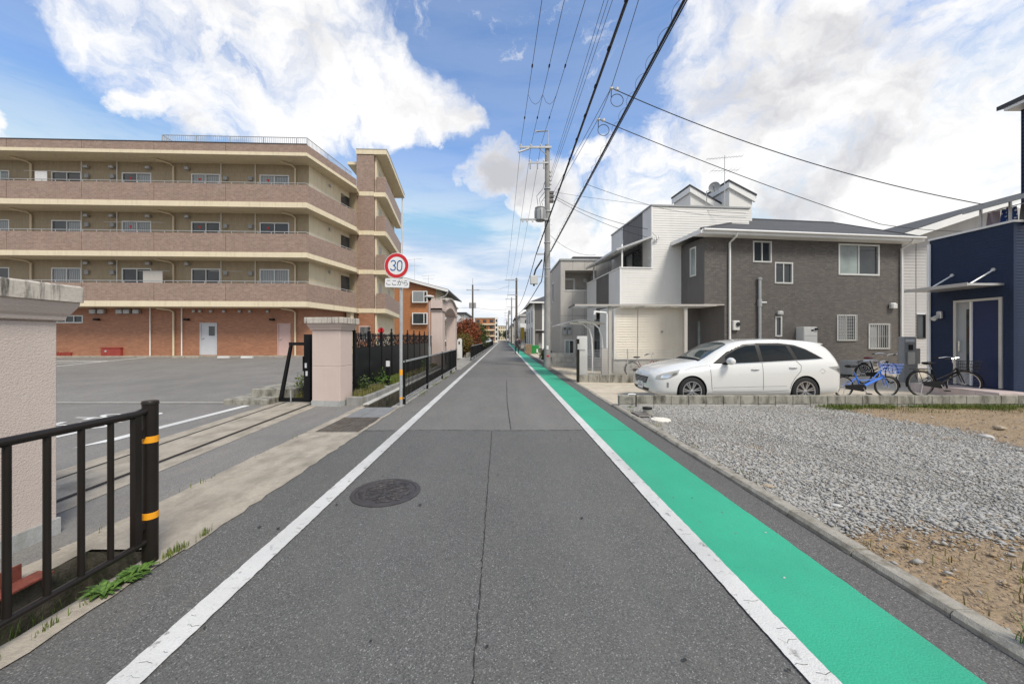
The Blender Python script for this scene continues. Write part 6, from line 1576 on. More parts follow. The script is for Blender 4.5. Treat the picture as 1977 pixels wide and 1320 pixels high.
# ================================================================ bicycles
def bicycle(label, loc, rz, r, wb, fmat, steer=0.0, basket=True, bmat=None, straight=False, rack=False, lean=0.0, saddle_mat=None, grp='bicycles parked in the yards'):
    t = thing('bicycle', label, 'bicycle', loc, rz, grp); t.rotation_euler = (R(lean), 0, R(rz))
    def wheel(name):
        w = bpy.data.objects.new(name, None); COL.objects.link(w); w.parent = t
        MB().torus((0, 0, 0), r - .018, .019, 'y', 40, 8).build('tyre', M_rubber, w, True); MB().torus((0, 0, 0), r - .045, .009, 'y', 40, 6).build('rim', M_chrome, w, True)
        m = MB()
        for k in range(24): a = 2 * math.pi * k / 24; s = 1 if k % 2 else -1; m.cyl((.018 * math.cos(a + 1.2 * s), .025 * s, .018 * math.sin(a + 1.2 * s)), ((r - .045) * math.cos(a), 0, (r - .045) * math.sin(a)), .0014, None, 3)
        m.cyl((0, -.045, 0), (0, .045, 0), .02); m.build('spokes', M_alu, w)
        return w
    w0 = wheel('rear_wheel'); w0.location = (0, 0, r)
    fork = bpy.data.objects.new('steering', None); COL.objects.link(fork); fork.parent = t; hx, hz = wb - .20, r + .42
    fork.location = (wb, 0, r); fork.rotation_euler = (0, 0, R(steer))
    w1 = wheel('front_wheel'); w1.location = (wb, 0, r); w1.rotation_euler = (0, 0, R(steer))
    bb = (wb * .40, 0, r * .92); st_ = (wb * .26, 0, r + .36); ht = (wb - .17, 0, r + .40); hb2 = (wb - .12, 0, r + .24)
    f = MB()
    if straight: f.tube([hb2, (wb * .62, 0, r * .98 + .10), bb], .034, 8); f.tube([ht, (wb * .66, 0, r + .18), (wb * .42, 0, r + .16), (wb * .33, 0, r + .19)], .013, 8)
    else: f.tube([hb2, (wb * .66, 0, r * .98 + .13), bb], .021, 8); f.tube([ht, (wb * .70, 0, r + .26), (wb * .36, 0, r + .10)], .016, 8)
    f.tube([bb, st_], .017, 8); f.tube([hb2, ht], .022, 8)
    for s in (-.05, .05): f.tube([bb, (wb * .15, s, r), (0, s, r)], .010, 6); f.tube([(wb * .30, 0, r + .22), (wb * .15, s, r + .12), (0, s, r)], .009, 6)
    f.build('frame', fmat, t, True)
    fk = MB(); M0 = Vector((wb, 0, r)); 
    for s in (-.05, .05): fk.tube([Vector((0, s, 0)), Vector((-.08, s, .24)), Vector((-.10, s * .6, .30))], .011, 6)
    fk.tube([(-.10, -.04, .30), (-.10, .04, .30)], .014, 6); fk.build('fork', fmat, fork)
    hbm = MB(); hbm.tube([(-.12, 0, .32), (-.20, 0, .58)], .013, 8); hbm.tube([(-.20, 0, .58), (-.17, 0, .62)], .013, 8)
    for s in (-1, 1): hbm.tube([(-.17, 0, .62), (-.13, s * .12, .66), (-.20, s * .24, .67), (-.34, s * .27, .64)], .011, 8)
    hbm.build('handlebar', M_chrome, fork, True)
    for s in (-1, 1): MB().cyl((-.34, s * .27, .64), (-.45, s * .275, .625), .016, None, 8).build('grip', M_black, fork)
    sd = MB(); sx, sz = wb * .20, r + .52
    sd.loft([[(sx - .13 + q, w_ * math.cos(R(a)), sz + h_ * math.sin(R(a))) for a in range(0, 360, 30)] for q, w_, h_ in ((0, .03, .015), (.02, .09, .035), (.09, .10, .04), (.17, .05, .035), (.26, .022, .025), (.28, .01, .01))])
    sd.build('saddle', saddle_mat or M_black, t, True); MB().cyl(st_, (sx - .01, 0, sz - .02), .013, None, 8).build('seat_post', M_chrome, t)
    cr = MB().lathe([(.0, -.055), (.095, -.055), (.095, -.045), (.0, -.045)], bb, 24, 'y'); cr.build('chainring', M_black, t)
    cg = MB().loft([[(0, -.062, r - .05), (0, -.048, r - .05), (0, -.048, r + .05), (0, -.062, r + .05)], [(bb[0], -.07, bb[2] - .09), (bb[0], -.048, bb[2] - .09), (bb[0], -.048, bb[2] + .09), (bb[0], -.07, bb[2] + .09)], [(bb[0] + .09, -.066, bb[2] - .03), (bb[0] + .09, -.05, bb[2] - .03), (bb[0] + .09, -.05, bb[2] + .03), (bb[0] + .09, -.066, bb[2] + .03)]]); cg.build('chain_guard', M_black, t)
    for s, a in ((-1, -60), (1, 120)):
        e = (bb[0] + .165 * math.cos(R(a)), s * .09, bb[2] + .165 * math.sin(R(a))); MB().tube([(bb[0], s * .075, bb[2]), e], .009, 6).build('crank', M_steel, t); MB().bbox(e[0] - .045, e[0] + .045, e[1] + (0 if s > 0 else -.09), e[1] + (.09 if s > 0 else 0), e[2] - .012, e[2] + .012, .004).build('pedal', M_black, t)
    def guard_arc(cx, a0, a1, par, off=(0, 0, 0)):
        m = MB(); rg = []
        for a in np.linspace(a0, a1, 16): c_, s_ = math.cos(R(a)), math.sin(R(a)); rg.append([(off[0] + (r + .018) * c_, -.026, off[2] + (r + .018) * s_), (off[0] + (r + .028) * c_, 0, off[2] + (r + .028) * s_), (off[0] + (r + .018) * c_, .026, off[2] + (r + .018) * s_)])
        m.loft(rg, False, False); m.build('mudguard', M_black, par, True)
    guard_arc(0, 55, 195, t, (0, 0, r)); guard_arc(0, -5, 105, fork)
    if basket:
        m = MB(); x0, x1, y0, z0, z1 = -.06, .26, .16, .34, .58
        for z, k in ((z0, .8), (z0 + .08, .88), (z0 + .16, .94), (z1, 1.0)): m.tube([(x0, -y0 * k, z), (x1 * k, -y0 * k, z), (x1 * k, y0 * k, z), (x0, y0 * k, z), (x0, -y0 * k, z)], .004, 4)
        for i in range(9):
            y = -y0 + i * y0 / 4; m.tube([(x1 * .8, y * .8, z0), (x1, y, z1)], .003, 3); m.tube([(x0, y * .8, z0), (x0, y, z1)], .003, 3)
            x = x0 + (x1 - x0) * i / 8
            for s in (-1, 1): m.tube([(x0 + (x1 * .8 - x0) * i / 8, s * y0 * .8, z0), (x, s * y0, z1)], .003, 3)
        m.build('basket', bmat or M_black, fork)
    if rack:
        m = MB()
        for s in (-.06, .06): m.tube([(-.22, s, r + .37), (.22, s, r + .37)], .007, 5); m.tube([(-.12, s, r + .37), (0, s, r)], .006, 5)
        m.tube([(-.22, -.06, r + .37), (-.22, .06, r + .37)], .007, 5); m.build('rack', M_black, t)
    m = MB()
    for s in (-.09, .09): m.tube([(0, s * .6, r), (-.10, s, .012)], .008, 5)
    m.tube([(-.10, -.09, .012), (-.10, .09, .012)], .008, 5); m.build('stand', M_steel, t)
    return t
bicycle('bright blue small wheeled bicycle with blue wire basket', (8.70, 9.42, yz(8.7)), 1, .272, 1.13, M_blueb, -12, True, M_blueb, True)
bicycle('black town bicycle with front basket before the blue door', (10.78, 9.50, yz(10.8)), -3, .335, 1.04, M_black, -24, True, M_black, False, True)
bicycle('dark bicycle with red saddle behind the blue bicycle', (11.85, 12.1, yz(11.8)), 8, .33, 1.08, M_black, 10, False, None, False, True, 0, M_redb)
bicycle('dark red bicycle leaning behind the wire fence', (5.28, 15.0, yz(5.3)), 6, .33, 1.08, M_redb, -20, False, None, False, True, -8)
# ================================================================ utility poles and wires
def pole(label, X, Y, h, r0, r1, mat, grp='utility poles along the street'):
    t = thing('utility_pole', label, 'utility pole', (X, Y, 0), 0, grp)
    MB().cyl((0, 0, -.1), (0, 0, h), r0, r1, 18).build('mast', mat, t, True); return t
def insulator(par, x, y, z, s=1.0):
    MB().lathe([(.02 * s, 0), (.055 * s, .01), (.045 * s, .05), (.06 * s, .06), (.045 * s, .10), (.02 * s, .13)], (x, y, z), 10).build('insulator', M_porc, par, True)
MP = (2.42, 20.3)
t = pole('tall concrete utility pole with transformer beside the greige house', MP[0], MP[1], 12.25, .19, .125, M_pole)
def mx(px): return (px - XV) / F * MP[1] - MP[0]
def mz(py): return H - (py - YH) / F * MP[1]
MB().box(mx(1003), mx(1064), -.19, -.11, mz(289), mz(285.5)).build('crossarm', M_steel, t)
MB().tube([(.03, 0, 12.2), (.03, 0, mz(253)), (mx(1034), 0, mz(254))], .045, 6).build('top_bracket', M_steel, t); MB().tube([(mx(1034), 0, mz(252)), (mx(1034), 0, mz(257))], .04, 6).build('bracket_end', M_steel, t)
MB().tube([(mx(1001), -.5, mz(303)), (mx(1021), -.15, mz(290))], .05, 5).build('side_arm', M_steel, t); MB().tube([(mx(1040), -.15, mz(289)), (0, -.1, mz(303))], .025, 5).build('brace', M_steel, t)
HX = [mx(1005), mx(1025), mx(1044)]
for x in HX: insulator(t, x, -.15, mz(285.5), 1.1)
MB().box(mx(1004), mx(1062), -.20, -.12, mz(427), mz(424)).build('crossarm', M_steel, t)
for x in (1009, 1017, 1028): insulator(t, mx(x), -.16, mz(424) - .2, .9)
tx = mx(1043); m = MB().lathe([(.0, 0), (.26, 0), (.285, .03), (.285, .62), (.27, .66), (.30, .67), (.30, .71), (.0, .74)], (tx, -.05, mz(427)), 28); m.build('transformer', M_grey, t, True)
for k in range(10): a = R(k * 36); MB().box(-.01, .01, .0, .05, .06, .58).build('cooling_fin', M_grey, t).matrix_local = Matrix.Translation((tx, -.05, mz(427))) @ Matrix.Rotation(a, 4, 'Z') @ Matrix.Translation((0, .283, 0))
for dx in (-.13, .0, .13): insulator(t, tx + dx, -.05, mz(427) + .735, .8)
MB().tube([(tx - .13, -.05, mz(427) + .87), (tx - .2, -.1, mz(380)), (-.25, -.12, mz(366)), (-.14, -.1, mz(352))], .014, 5).build('jumper', M_wire, t); MB().tube([(tx, -.05, mz(427) + .87), (tx - .05, -.1, mz(385)), (-.15, -.12, mz(372))], .014, 5).build('jumper', M_wire, t); MB().tube([(tx + .13, -.05, mz(427) + .87), (tx + .05, -.2, mz(392)), (-.1, -.15, mz(380))], .014, 5).build('jumper', M_wire, t)
MB().box(-1.05, .05, -.17, -.11, mz(318), mz(315.5)).build('crossarm', M_steel, t)
for x in (-.95, -.55, -.2): insulator(t, x, -.14, mz(315.5), .9); MB().cyl((x, -.14, mz(318) - .3), (x, -.14, mz(318)), .035, None, 8).build('cutout', M_grey, t)
for y in (332, 340, 348, 356): insulator(t, .17, -.05, mz(y) - .06, 1.2); MB().box(.05, .20, -.02, .02, mz(y) - .03, mz(y)).build('rack_pin', M_steel, t)
for y in (372, 380, 388): MB().bbox(.12, .34, -.12, .06, mz(y) - .1, mz(y) + .05, .02).build('fuse_holder', M_dgrey, t)
MB().box(mx(1035), .1, -.06, .0, mz(492), mz(489.5)).build('lower_arm', M_steel, t)
for z in np.arange(2.0, 11.5, .45): MB().cyl((.0, 0, z), ((.26 if int(z / .45) % 2 else -.26), 0, z), .009, None, 5).build('step_bolt', M_steel, t)
for y in (366, 410, 470, 520): r = .17; MB().lathe([(r, 0), (r + .012, .005), (r + .012, .06), (r, .065)], (0, 0, mz(y)), 18).build('band', M_steel, t)
MB().box(-.07, .05, -.193, -.188, 1.0, 1.2).build('sticker', M_signw, t); MB().box(-.05, .06, -.1895, -.186, .58, .68).build('sticker', M_red, t)
t2 = thing('junction_box', 'pale cable junction box hanging beside the tall utility pole', 'junction box', (mx(1030) + MP[0], 20.0, mz(550)))
MB().bbox(-.2, .2, -.14, .14, 0, .46, .03).build('box', M_lgrey, t2); MB().tube([(0, 0, .46), (.1, .05, .8), (.45, .15, 1.35)], .05, 6).build('cable_bundle', M_wire, t2); MB().cyl((0, 0, -.1), (0, 0, -.001), .05).build('gland', M_black, t2); MB().box(.2, .75, -.02, .02, .40, .43).build('arm', M_steel, t2)
P2 = (2.12, 60.0)
t = pole('dark weathered utility pole past the greige house', P2[0], P2[1], 11.4, .22, .15, M_poledark)
MB().box(-1.9, .3, -.2, -.1, 11.0, 11.12).build('crossarm', M_steel, t); MB().box(-1.5, .2, -.2, -.1, 8.6, 8.7).build('crossarm', M_steel, t); insulator(t, -1.2, -.15, 11.12, 1.5); insulator(t, -.5, -.15, 11.12, 1.5)
far = [(2.0, 90, 11.6), (1.75, 122, 10.4), (1.9, 150, 11.3), (1.6, 185, 11.0), (1.7, 225, 11.5)]
for i, (x, y, h) in enumerate(far):
    t = pole(('third', 'fourth', 'fifth', 'sixth', 'seventh')[i] + ' utility pole along the green strip counted from the transformer pole', x, y, h, .2, .13, M_pole)
    MB().box(-1.6, 1.0, -.2, -.1, h - .5, h - .38).build('crossarm', M_steel, t); MB().box(-1.2, .8, -.2, -.1, h - 2.4, h - 2.3).build('crossarm', M_steel, t); MB().cyl((-.55, -.1, h - 4.2), (-.55, -.1, h - 3.2), .3, None, 14).build('transformer', M_grey, t)
t = pole('brown utility pole with small transformer behind the red bushes', -4.6, 55.0, 9.6, .17, .11, M_poledark)
MB().box(-.9, 1.0, -.1, 0, 8.75, 8.85).build('crossarm', M_steel, t); MB().cyl((0, 0, 9.6), (0, 0, 10.6), .03).build('top_pin', M_steel, t)
for s in (-.3, .3): MB().cyl((s, -.1, 6.1), (s, -.1, 6.9), .22, None, 14).build('transformer', M_grey, t)
for s in (-.8, .8): insulator(t, s, -.05, 8.85, 1.6)

def wire(label, pts, r, mat, sag=0.0, cat='wire', grp=None, n=24, name='overhead_wire', sides=5):
    P = []
    pts = [Vector(p) for p in pts]
    for a, b in zip(pts[:-1], pts[1:]):
        for i in range(n): t_ = i / n; p = a.lerp(b, t_); p.z -= sag * 4 * t_ * (1 - t_); P.append(p)
    P.append(pts[-1])
    m = MB().tube(P, r, sides); o = m.build(name, mat); tag(o, label, cat, grp)
    return o, P
hz_ = mz(285) + .08
backX = (1.9, 2.95, 3.9)
hv = []
for i in range(3):
    x = HX[i] + MP[0]
    o, P = wire(('leftmost', 'middle', 'rightmost')[i] + ' of the three thin high voltage wires overhead', [(backX[i], -14, 12.6), (x, 20.15, hz_)], .011, M_wireg, .32, 'wire', 'high voltage wires over the street', 40); hv.append(P)
    wire(('left', 'middle', 'right')[i] + ' high voltage wire from the transformer pole to the dark pole', [(x, 20.15, hz_), (P2[0] - 1.7 + i * .8, 59.85, 11.2)], .011, M_wireg, .7, 'wire', 'high voltage wires up the street')
    for px_, Yq in ((0, 17.8), (1, 14.2)):
        q = min(P, key=lambda p: abs(p.y - Yq)); m = MB().lathe([(.0, -.12), (.028, -.08), (.035, 0), (.028, .08), (0, .12)], (q.x, q.y, q.z), 8, 'y'); m.build('spacer', M_black).parent = o
for i in range(2):
    a = min(hv[i], key=lambda p: abs(p.y - 16.2)); b = min(hv[i + 1], key=lambda p: abs(p.y - 16.2))
    wire('looping jumper between the high voltage wires, ' + ('left' if i == 0 else 'right') + ' loop', [a, a.lerp(b, .25) + Vector((0, 0, -.32)), a.lerp(b, .5) + Vector((0, 0, -.42)), a.lerp(b, .75) + Vector((0, 0, -.32)), b], .008, M_wireg, 0, 'wire', 'jumper loops', 6)
for i, dx in enumerate((-.1, .03, .16)):
    wire(('left', 'middle', 'right')[i] + ' strand of the three low voltage wires reaching the pole rack', [(3.05 + dx * 1.5, -14, 11.2), (MP[0] + .17, 20.2, mz(338 + i * 8))], .008, M_wireg, .2, 'wire', 'low voltage wires over the street')
A_ = D(1180, 170, 10.07); B_ = D(1155, 230, 11.2)
wire('thin supply wire carrying the two house service drops', [(3.9, -14, 13.0), D(1233, 0, 8.4), A_, B_, (MP[0] + .3, 20.2, mz(384))], .009, M_wireg, .02, 'wire')
wire('second thin supply wire from the pole to the upper service drop', [A_, (MP[0] + .3, 20.2, mz(374))], .009, M_wireg, .05, 'wire')
wire('service drop wire running to the navy house', [A_, (12.75, 9.6, 5.05)], .012, M_wire, .35, 'wire', 'service drop wires')
wire('service drop wire running to the grey gable house', [B_, D(1700, 433, 14.5), D(1925, 446, 15.5)], .012, M_wire, .12, 'wire', 'service drop wires')
for q, lb in ((A_, 'upper service drop clamp and loop hanging from the thin wire'), (B_, 'lower service drop clamp and loop hanging from the thin wire')):
    t = thing('wire_clamp', lb, 'wire clamp', q, 0, 'service drop clamps')
    MB().lathe([(.0, 0), (.05, .02), (.05, .07), (.0, .10)], (0, 0, -.06), 10).build('insulator', M_porc, t); MB().lathe([(.0, 0), (.045, .02), (.045, .09), (.0, .10)], (.16, 0, -.09), 10).build('insulator', M_porc, t)
    MB().torus((.16, 0, -.34), .17, .010, 'y', 24, 5).build('wire_loop', M_wire, t); MB().cyl((0, 0, .05), (.0, 0, -.25), .012, None, 5).build('tail', M_wire, t)
o, P = wire('thick black telephone cable bundle crossing the sky at right', [(2.62, -14, 6.75), (2.58, 5.2, 6.42), (MP[0] + .16, 20.25, mz(486))], .023, M_wire, .0, 'cable', 'thick telephone cables', 60)
m = MB()
for dx, dz in ((.028, -.02), (-.02, -.03)): m.tube([p + Vector((dx, 0, dz)) for p in P], .012, 4)
m.build('bundled_strand', M_wire).parent = o
sp_ = []
for k in range(900):
    f = k / 899; idx = f * (len(P) - 1); i0 = int(idx); p = P[i0].lerp(P[min(i0 + 1, len(P) - 1)], idx - i0); a = k * .42; sp_.append(p + Vector((math.cos(a) * .06 - .03, 0, math.sin(a) * .06)))
MB().tube(sp_, .0035, 3).build('lashing_wire', M_wire).parent = o
o, P = wire('thick black cable ending at the left bracket of the pole', [(2.42, -14, 8.2), (2.0, 5.97, 7.1), (mx(1035) + MP[0], 20.2, mz(490))], .020, M_wire, .0, 'cable', 'thick telephone cables', 60)
MB().tube([p + Vector((.02, 0, -.022)) for p in P], .010, 4).build('bundled_strand', M_wire).parent = o
m = MB()
for k in range(4, len(P) - 2, 4): q = P[k]; m.lathe([(.0, -.05), (.034, -.04), (.034, .04), (0, .05)], (q.x, q.y, q.z), 6, 'y')
m.build('cable_hanger', M_black).parent = o
wire('thick cable from the pole bracket to the dark pole up the street', [(mx(1035) + MP[0], 20.2, mz(490)), (P2[0], 59.9, 6.6)], .022, M_wire, .75, 'cable', 'cables up the street')
wire('second thick cable from the tall pole to the dark pole', [(MP[0] - .15, 20.25, mz(486)), (2.0, 20.0, mz(548)), (P2[0] - .1, 59.9, 5.5)], .026, M_wire, .45, 'cable', 'cables up the street')
wire('upper house wire from the pole to the white house corner', [(MP[0] + .3, 20.2, mz(378)), (6.75, 17.2, FW.onv(1250, 440)[1])], .011, M_wire, .25, 'wire', 'house wires')
wire('lower house wire from the pole to the white house balcony', [(MP[0] + .2, 20.2, mz(380)), (6.9, 16.95, FW.onv(1265, 462)[1])], .010, M_wire, .25, 'wire', 'house wires')
wire('long thin wire from the pole across the white house roof', [(MP[0] + .3, 20.2, mz(372)), D(1440, 412, 16.6)], .008, M_wireg, .12, 'wire', 'house wires')
wire('thin wire sagging from the thick cable to the white house', [D(1130, 355, 13.5), D(1290, 405, 15.5), D(1440, 420, 16.6)], .008, M_wireg, .06, 'wire', 'house wires')
wire('thin wire drooping from the pole to the greige house', [(MP[0] + .16, 20.25, mz(455)), D(1150, 492, 21.9)], .009, M_wireg, .35, 'wire', 'house wires')
MBr = thing('service_bracket', 'small service wire bracket on the white house wall', 'wire bracket', (FW.o.x + .12, FW.o.y - .1, FW.onv(1265, 462)[1]))
MB().tube([(-.15, 0, .3), (.1, 0, .05), (.15, .1, .05)], .012, 5).build('arm', M_steel, MBr)
for k in range(3): insulator(MBr, .0 + k * .09, .0, -.1 + .05 * k, .7)
prev = (P2[0], P2[1], 11.3)
for i, (x, y, h) in enumerate(far):
    wire('wire between far utility poles, span number %s from the dark pole' % ('one two three four five'.split()[i]), [(prev[0] - 1.2, prev[1], prev[2] - .3), (x - 1.2, y, h - .4)], .016, M_wireg, .8, 'wire', 'far wires', 12)
    wire('lower cable between far utility poles, span number %s from the dark pole' % ('one two three four five'.split()[i]), [(prev[0], prev[1], 6.0), (x, y, 6.2)], .03, M_wire, .7, 'cable', 'far cables', 12)
    prev = (x, y, h)
wire('thin wire from the brown pole across the street', [(-3.8, 55, 8.9), (1.0, 60, 10.2)], .014, M_wireg, .4, 'wire', 'far wires', 12)
wire('low wire across the street by the brown pole', [(-12, 58, 7.0), (-4.6, 55, 6.3), (2.1, 60, 6.6)], .016, M_wireg, .4, 'wire', 'far wires', 12)

# ================================================================ small things at the corner of the plot
t = thing('pipe_stub', 'concrete pipe stub with black lid at the gravel corner', 'pipe stub', (2.98, 7.62, .03)); MB().cyl((0, 0, -.02), (0, 0, .11), .085, None, 20).build('pipe', M_concg, t, True); MB().lathe([(0, .145), (.088, .145), (.092, .14), (.092, .111), (0, .1105)], n=20).build('lid', M_black, t)
t = thing('black_stake', 'thin black stake with white hook against the block wall', 'stake', (3.02, 8.38, .03)); MB().cyl((0, 0, -.02), (.0, 0, .30), .012, None, 6).build('rod', M_black, t); MB().tube([(0, 0, .29), (-.06, 0, .305), (-.17, 0, .30), (-.18, 0, .27)], .012, 6).build('hook', M_signw, t)
t = thing('meter_cover', 'flat black square meter cover on the gravel by the kerb', 'meter cover', (2.80, 7.45, .045)); MB().bbox(-.15, .15, -.22, .22, 0, .02, .008).build('frame', M_black, t); MB().bbox(-.12, .12, -.19, .19, .0205, .026, .004).build('lid', M_grate, t)
t = thing('sewer_cap', 'white round inspection cap in the gravel', 'inspection cap', (3.0, 7.02, .04)); MB().lathe([(.18, 0), (.18, .018), (.165, .026), (0, .028)], n=32).build('rim', M_sidb, t, True); MB().lathe([(.12, .0285), (.115, .033), (0, .034)], n=28).build('lid', M_sidb, t)
def rock(label, x, y, s, mat, grp, z=.04):
    m = MB(); rg = []
    for q, k in ((-.5, .5), (-.3, .9), (.05, 1.0), (.3, .75), (.45, .3)): rg.append([(s * k * math.cos(a) * random.uniform(.85, 1.15) * 1.2, s * k * math.sin(a) * random.uniform(.85, 1.15) * .8, s * q * .9) for a in np.linspace(0, 6.283, 9)[:-1]])
    o = m.loft(rg).build('rock', mat, None, False); o.location = (x, y, z + s * .2); o.rotation_euler.z = random.uniform(0, 6); tag(o, label, 'rock', grp)
M_rockb = concrete('rock_tan', (.40, .33, .24), .2); M_rockw = concrete('rock_white', (.55, .54, .52), .2)
rock('tan rock lying on the gravel beside the kerb', 2.79, 3.87, .045, M_rockb, 'loose rocks'); rock('pale rock on the gravel near the tan rock', 3.1, 3.42, .035, M_rockw, 'loose rocks')
p = G(1905, 845, .03); rock('white rock on the far soil patch', p.x, p.y, .07, M_rockw, 'loose rocks'); p = G(1930, 828, .03); rock('tan rock on the far soil patch', p.x, p.y, .08, M_rockb, 'loose rocks')
for k, (x, y) in enumerate(((1420, 1028), (1514, 1114), (1394, 988), (1478, 1027), (1300, 960))):
    p = G(x, y, .01); rock('small pebble on the green strip, number %s from the front' % ('two one four three five'.split()[k]), p.x, p.y, .008, M_rockw if k % 2 else M_concd, 'pebbles on the green strip', .008)
# dry leaves and bits in the soil
m = MB()
for k in range(150):
    x, y = (random.uniform(2.75, 4.6), random.uniform(1.0, 2.9)) if k < 95 else (random.uniform(7.2, 11), random.uniform(5.2, 8.2))
    a = random.uniform(0, 6.28); l = random.uniform(.012, .04); w = l * .4; z = .05
    c, s_ = math.cos(a), math.sin(a); m.add([(x - c * l, y - s_ * l, z), (x + s_ * w, y - c * w, z + .012), (x + c * l, y + s_ * l, z + .004), (x - s_ * w, y + c * w, z + .010)], [(0, 1, 2, 3)])
tag(m.build('leaf_litter', pm('dry_leaf', (.30, .19, .085), .85, .35, 20, 0)), 'dry brown leaves scattered on the bare soil', 'leaves', None, 'stuff')
tag(blades('grass', M_grass, field(14000, 7.1, 15, 8.02, 8.45, .03, lambda x, y: (y > 8.22 - .14 * np.sin(x * 1.9) - .1 * np.sin(x * 5.3) + RNG.normal(0, .06, len(x))) & (x > 7.3 + RNG.normal(0, .15, len(x)))), .025, .10, .005), 'green grass strip along the foot of the block wall', 'grass', None, 'stuff')
tag(blades('grass', M_grassdry, np.concatenate([field(2200, 6.8, 13, 7.7, 8.3, .03, lambda x, y: RNG.uniform(0, 1, len(x)) < .5 + .4 * np.sin(x * 3)), field(260, 2.68, 2.8, 3.2, 8.3, .04, lambda x, y: np.sin(y * 5) > .6), field(160, 2.7, 4, 1.2, 2.8, .03)]), .02, .08, .004), 'dry grass tufts on the plot soil', 'grass', None, 'stuff')
t = thing('grass_tuft', 'long bladed grass tuft at the kerb in the lower right corner', 'grass tuft', (2.64, 1.83, .04)); blades('blades', M_weed, [(random.gauss(0, .018), random.gauss(0, .03), 0) for _ in range(60)], .06, .20, .0035, t, .9)
for k, (x, y) in enumerate(((1640, 700), (1765, 695), (1905, 690))):
    X = (x - XV) / F * 8.36; rosette('leafy weed against the block wall below the ' + ('blue bicycle', 'black bicycle', 'porch step')[k], X, 8.36, 22, .11, M_weed, .03, 'weeds against the block wall')
rosette('small weed beside the pipe stub', 3.12, 7.3, 14, .07, M_weed, .04, 'weeds on the gravel'); rosette('tiny weed by the black stake', 2.88, 8.3, 14, .1, M_weed, .03, 'weeds on the gravel')

# ================================================================ people up the street
def person(label, loc, rz, h, top, bottom, stride=.12, hairmat=M_hair, bag=None):
    t = thing('person', label, 'person', loc, rz, 'people on the street'); k = h / 1.7
    V = [(0, 0, .95), (0, .01, 1.15), (0, .02, 1.36), (0, .01, 1.48), (0, -.02, 1.58), (0, -.02, 1.66),
         (.10, 0, .90), (.11, -stride, .50), (.11, -stride * .6, .08), (.11, -stride * .6 - .14, .04), (-.10, 0, .90), (-.11, stride * .8, .50), (-.11, stride * 1.6, .10), (-.11, stride * 1.6 - .13, .05),
         (.18, .02, 1.40), (.24, .04, 1.13), (.23, -.06, .90), (.23, -.10, .82), (-.18, .02, 1.40), (-.24, .0, 1.13), (-.22, -.12, .92), (-.22, -.16, .84)]
    E_ = [(0, 1), (1, 2), (2, 3), (3, 4), (4, 5), (0, 6), (6, 7), (7, 8), (8, 9), (0, 10), (10, 11), (11, 12), (12, 13), (2, 14), (14, 15), (15, 16), (16, 17), (2, 18), (18, 19), (19, 20), (20, 21)]
    rad = [.15, .135, .15, .055, .085, .09, .095, .065, .045, .04, .095, .065, .045, .04, .065, .048, .036, .03, .065, .048, .036, .03]
    me = bpy.data.meshes.new('body'); me.from_pydata([tuple(c * k for c in v) for v in V], E_, []); o = bpy.data.objects.new('body_src', me); COL.objects.link(o)
    o.modifiers.new('skin', 'SKIN'); o.modifiers.new('sub', 'SUBSURF').levels = 1
    for i, r in enumerate(rad): me.skin_vertices[0].data[i].radius = (r * k, r * k * (.75 if i in (0, 1, 2) else 1))
    me.skin_vertices[0].data[0].use_root = True
    m2 = eval_mesh(o); bpy.data.objects.remove(o); m2.materials.clear()
    for mt in (top, bottom, M_skin, hairmat): m2.materials.append(mt)
    for p in m2.polygons:
        z = p.center.z / k; y = p.center.y / k; x = abs(p.center.x) / k
        p.material_index = (3 if (z > 1.62 or (y > .0 and z > 1.54)) else 2) if z > 1.47 else (2 if (x > .19 and z < .90) else (1 if z < .93 and x < .2 else 0))
    m2.shade_smooth(); link('body', m2, None, t)
    if bag: MB().bbox(.24 * k, .40 * k, -.16, .16, .50 * k, .90 * k, .03).build('bag', bag, t); MB().tube([(.32 * k, -.1, .9 * k), (.25 * k, -.08, 1.0 * k), (.32 * k, .1, .9 * k)], .01, 5).build('bag_strap', bag, t)
    return t
person('person in black clothes walking along the white line with a bag', (1.40, 37.6, .01), 25, 1.62, M_cloth, M_cloth, .15, M_hair, M_dgrey)
person('small far person in white top and jeans on the green strip', (1.15, 95, .01), 180, 1.68, M_shirt, M_jean)
person('person in dark jacket beside the shop front', (2.6, 58, .01), 200, 1.65, M_redb, M_cloth, .05)
t = thing('storage_crate', 'brown slatted wooden crate at the kerb past the utility pole', 'crate', (2.55, 37.5, 0))
for k in range(5): MB().box(-.28, .28, -.30, .30, .02 + k * .2, .19 + k * .2).build('slat', M_wood, t)
for sx in (-.29, .29): MB().box(sx - .02, sx + .02, -.32, -.27, 0, 1.02).build('corner_post', M_wood, t)
t = thing('waste_bin', 'green plastic waste container beside the wooden crate', 'bin', (3.2, 38.2, 0)); MB().loft([[(-.38, -.3, .05), (.38, -.3, .05), (.38, .3, .05), (-.38, .3, .05)], [(-.45, -.36, .8), (.45, -.36, .8), (.45, .36, .8), (-.45, .36, .8)]]).build('tub', M_binG, t); MB().bbox(-.47, .47, -.38, .38, .801, .88, .03).build('lid', M_binG, t); MB().box(.2, .34, -.37, -.34, .15, .5).build('label_sticker', M_signw, t)
bicycle('black bicycle standing behind the wooden crate', (2.35, 40.5, 0), 70, .33, 1.08, M_black, 0, True, M_black, False, True)
bush('low green bush at the foot of the transformer pole', 2.75, 23.8, .42, .95, M_shrub, 1500, .05, 'bush', 'roadside_bush')
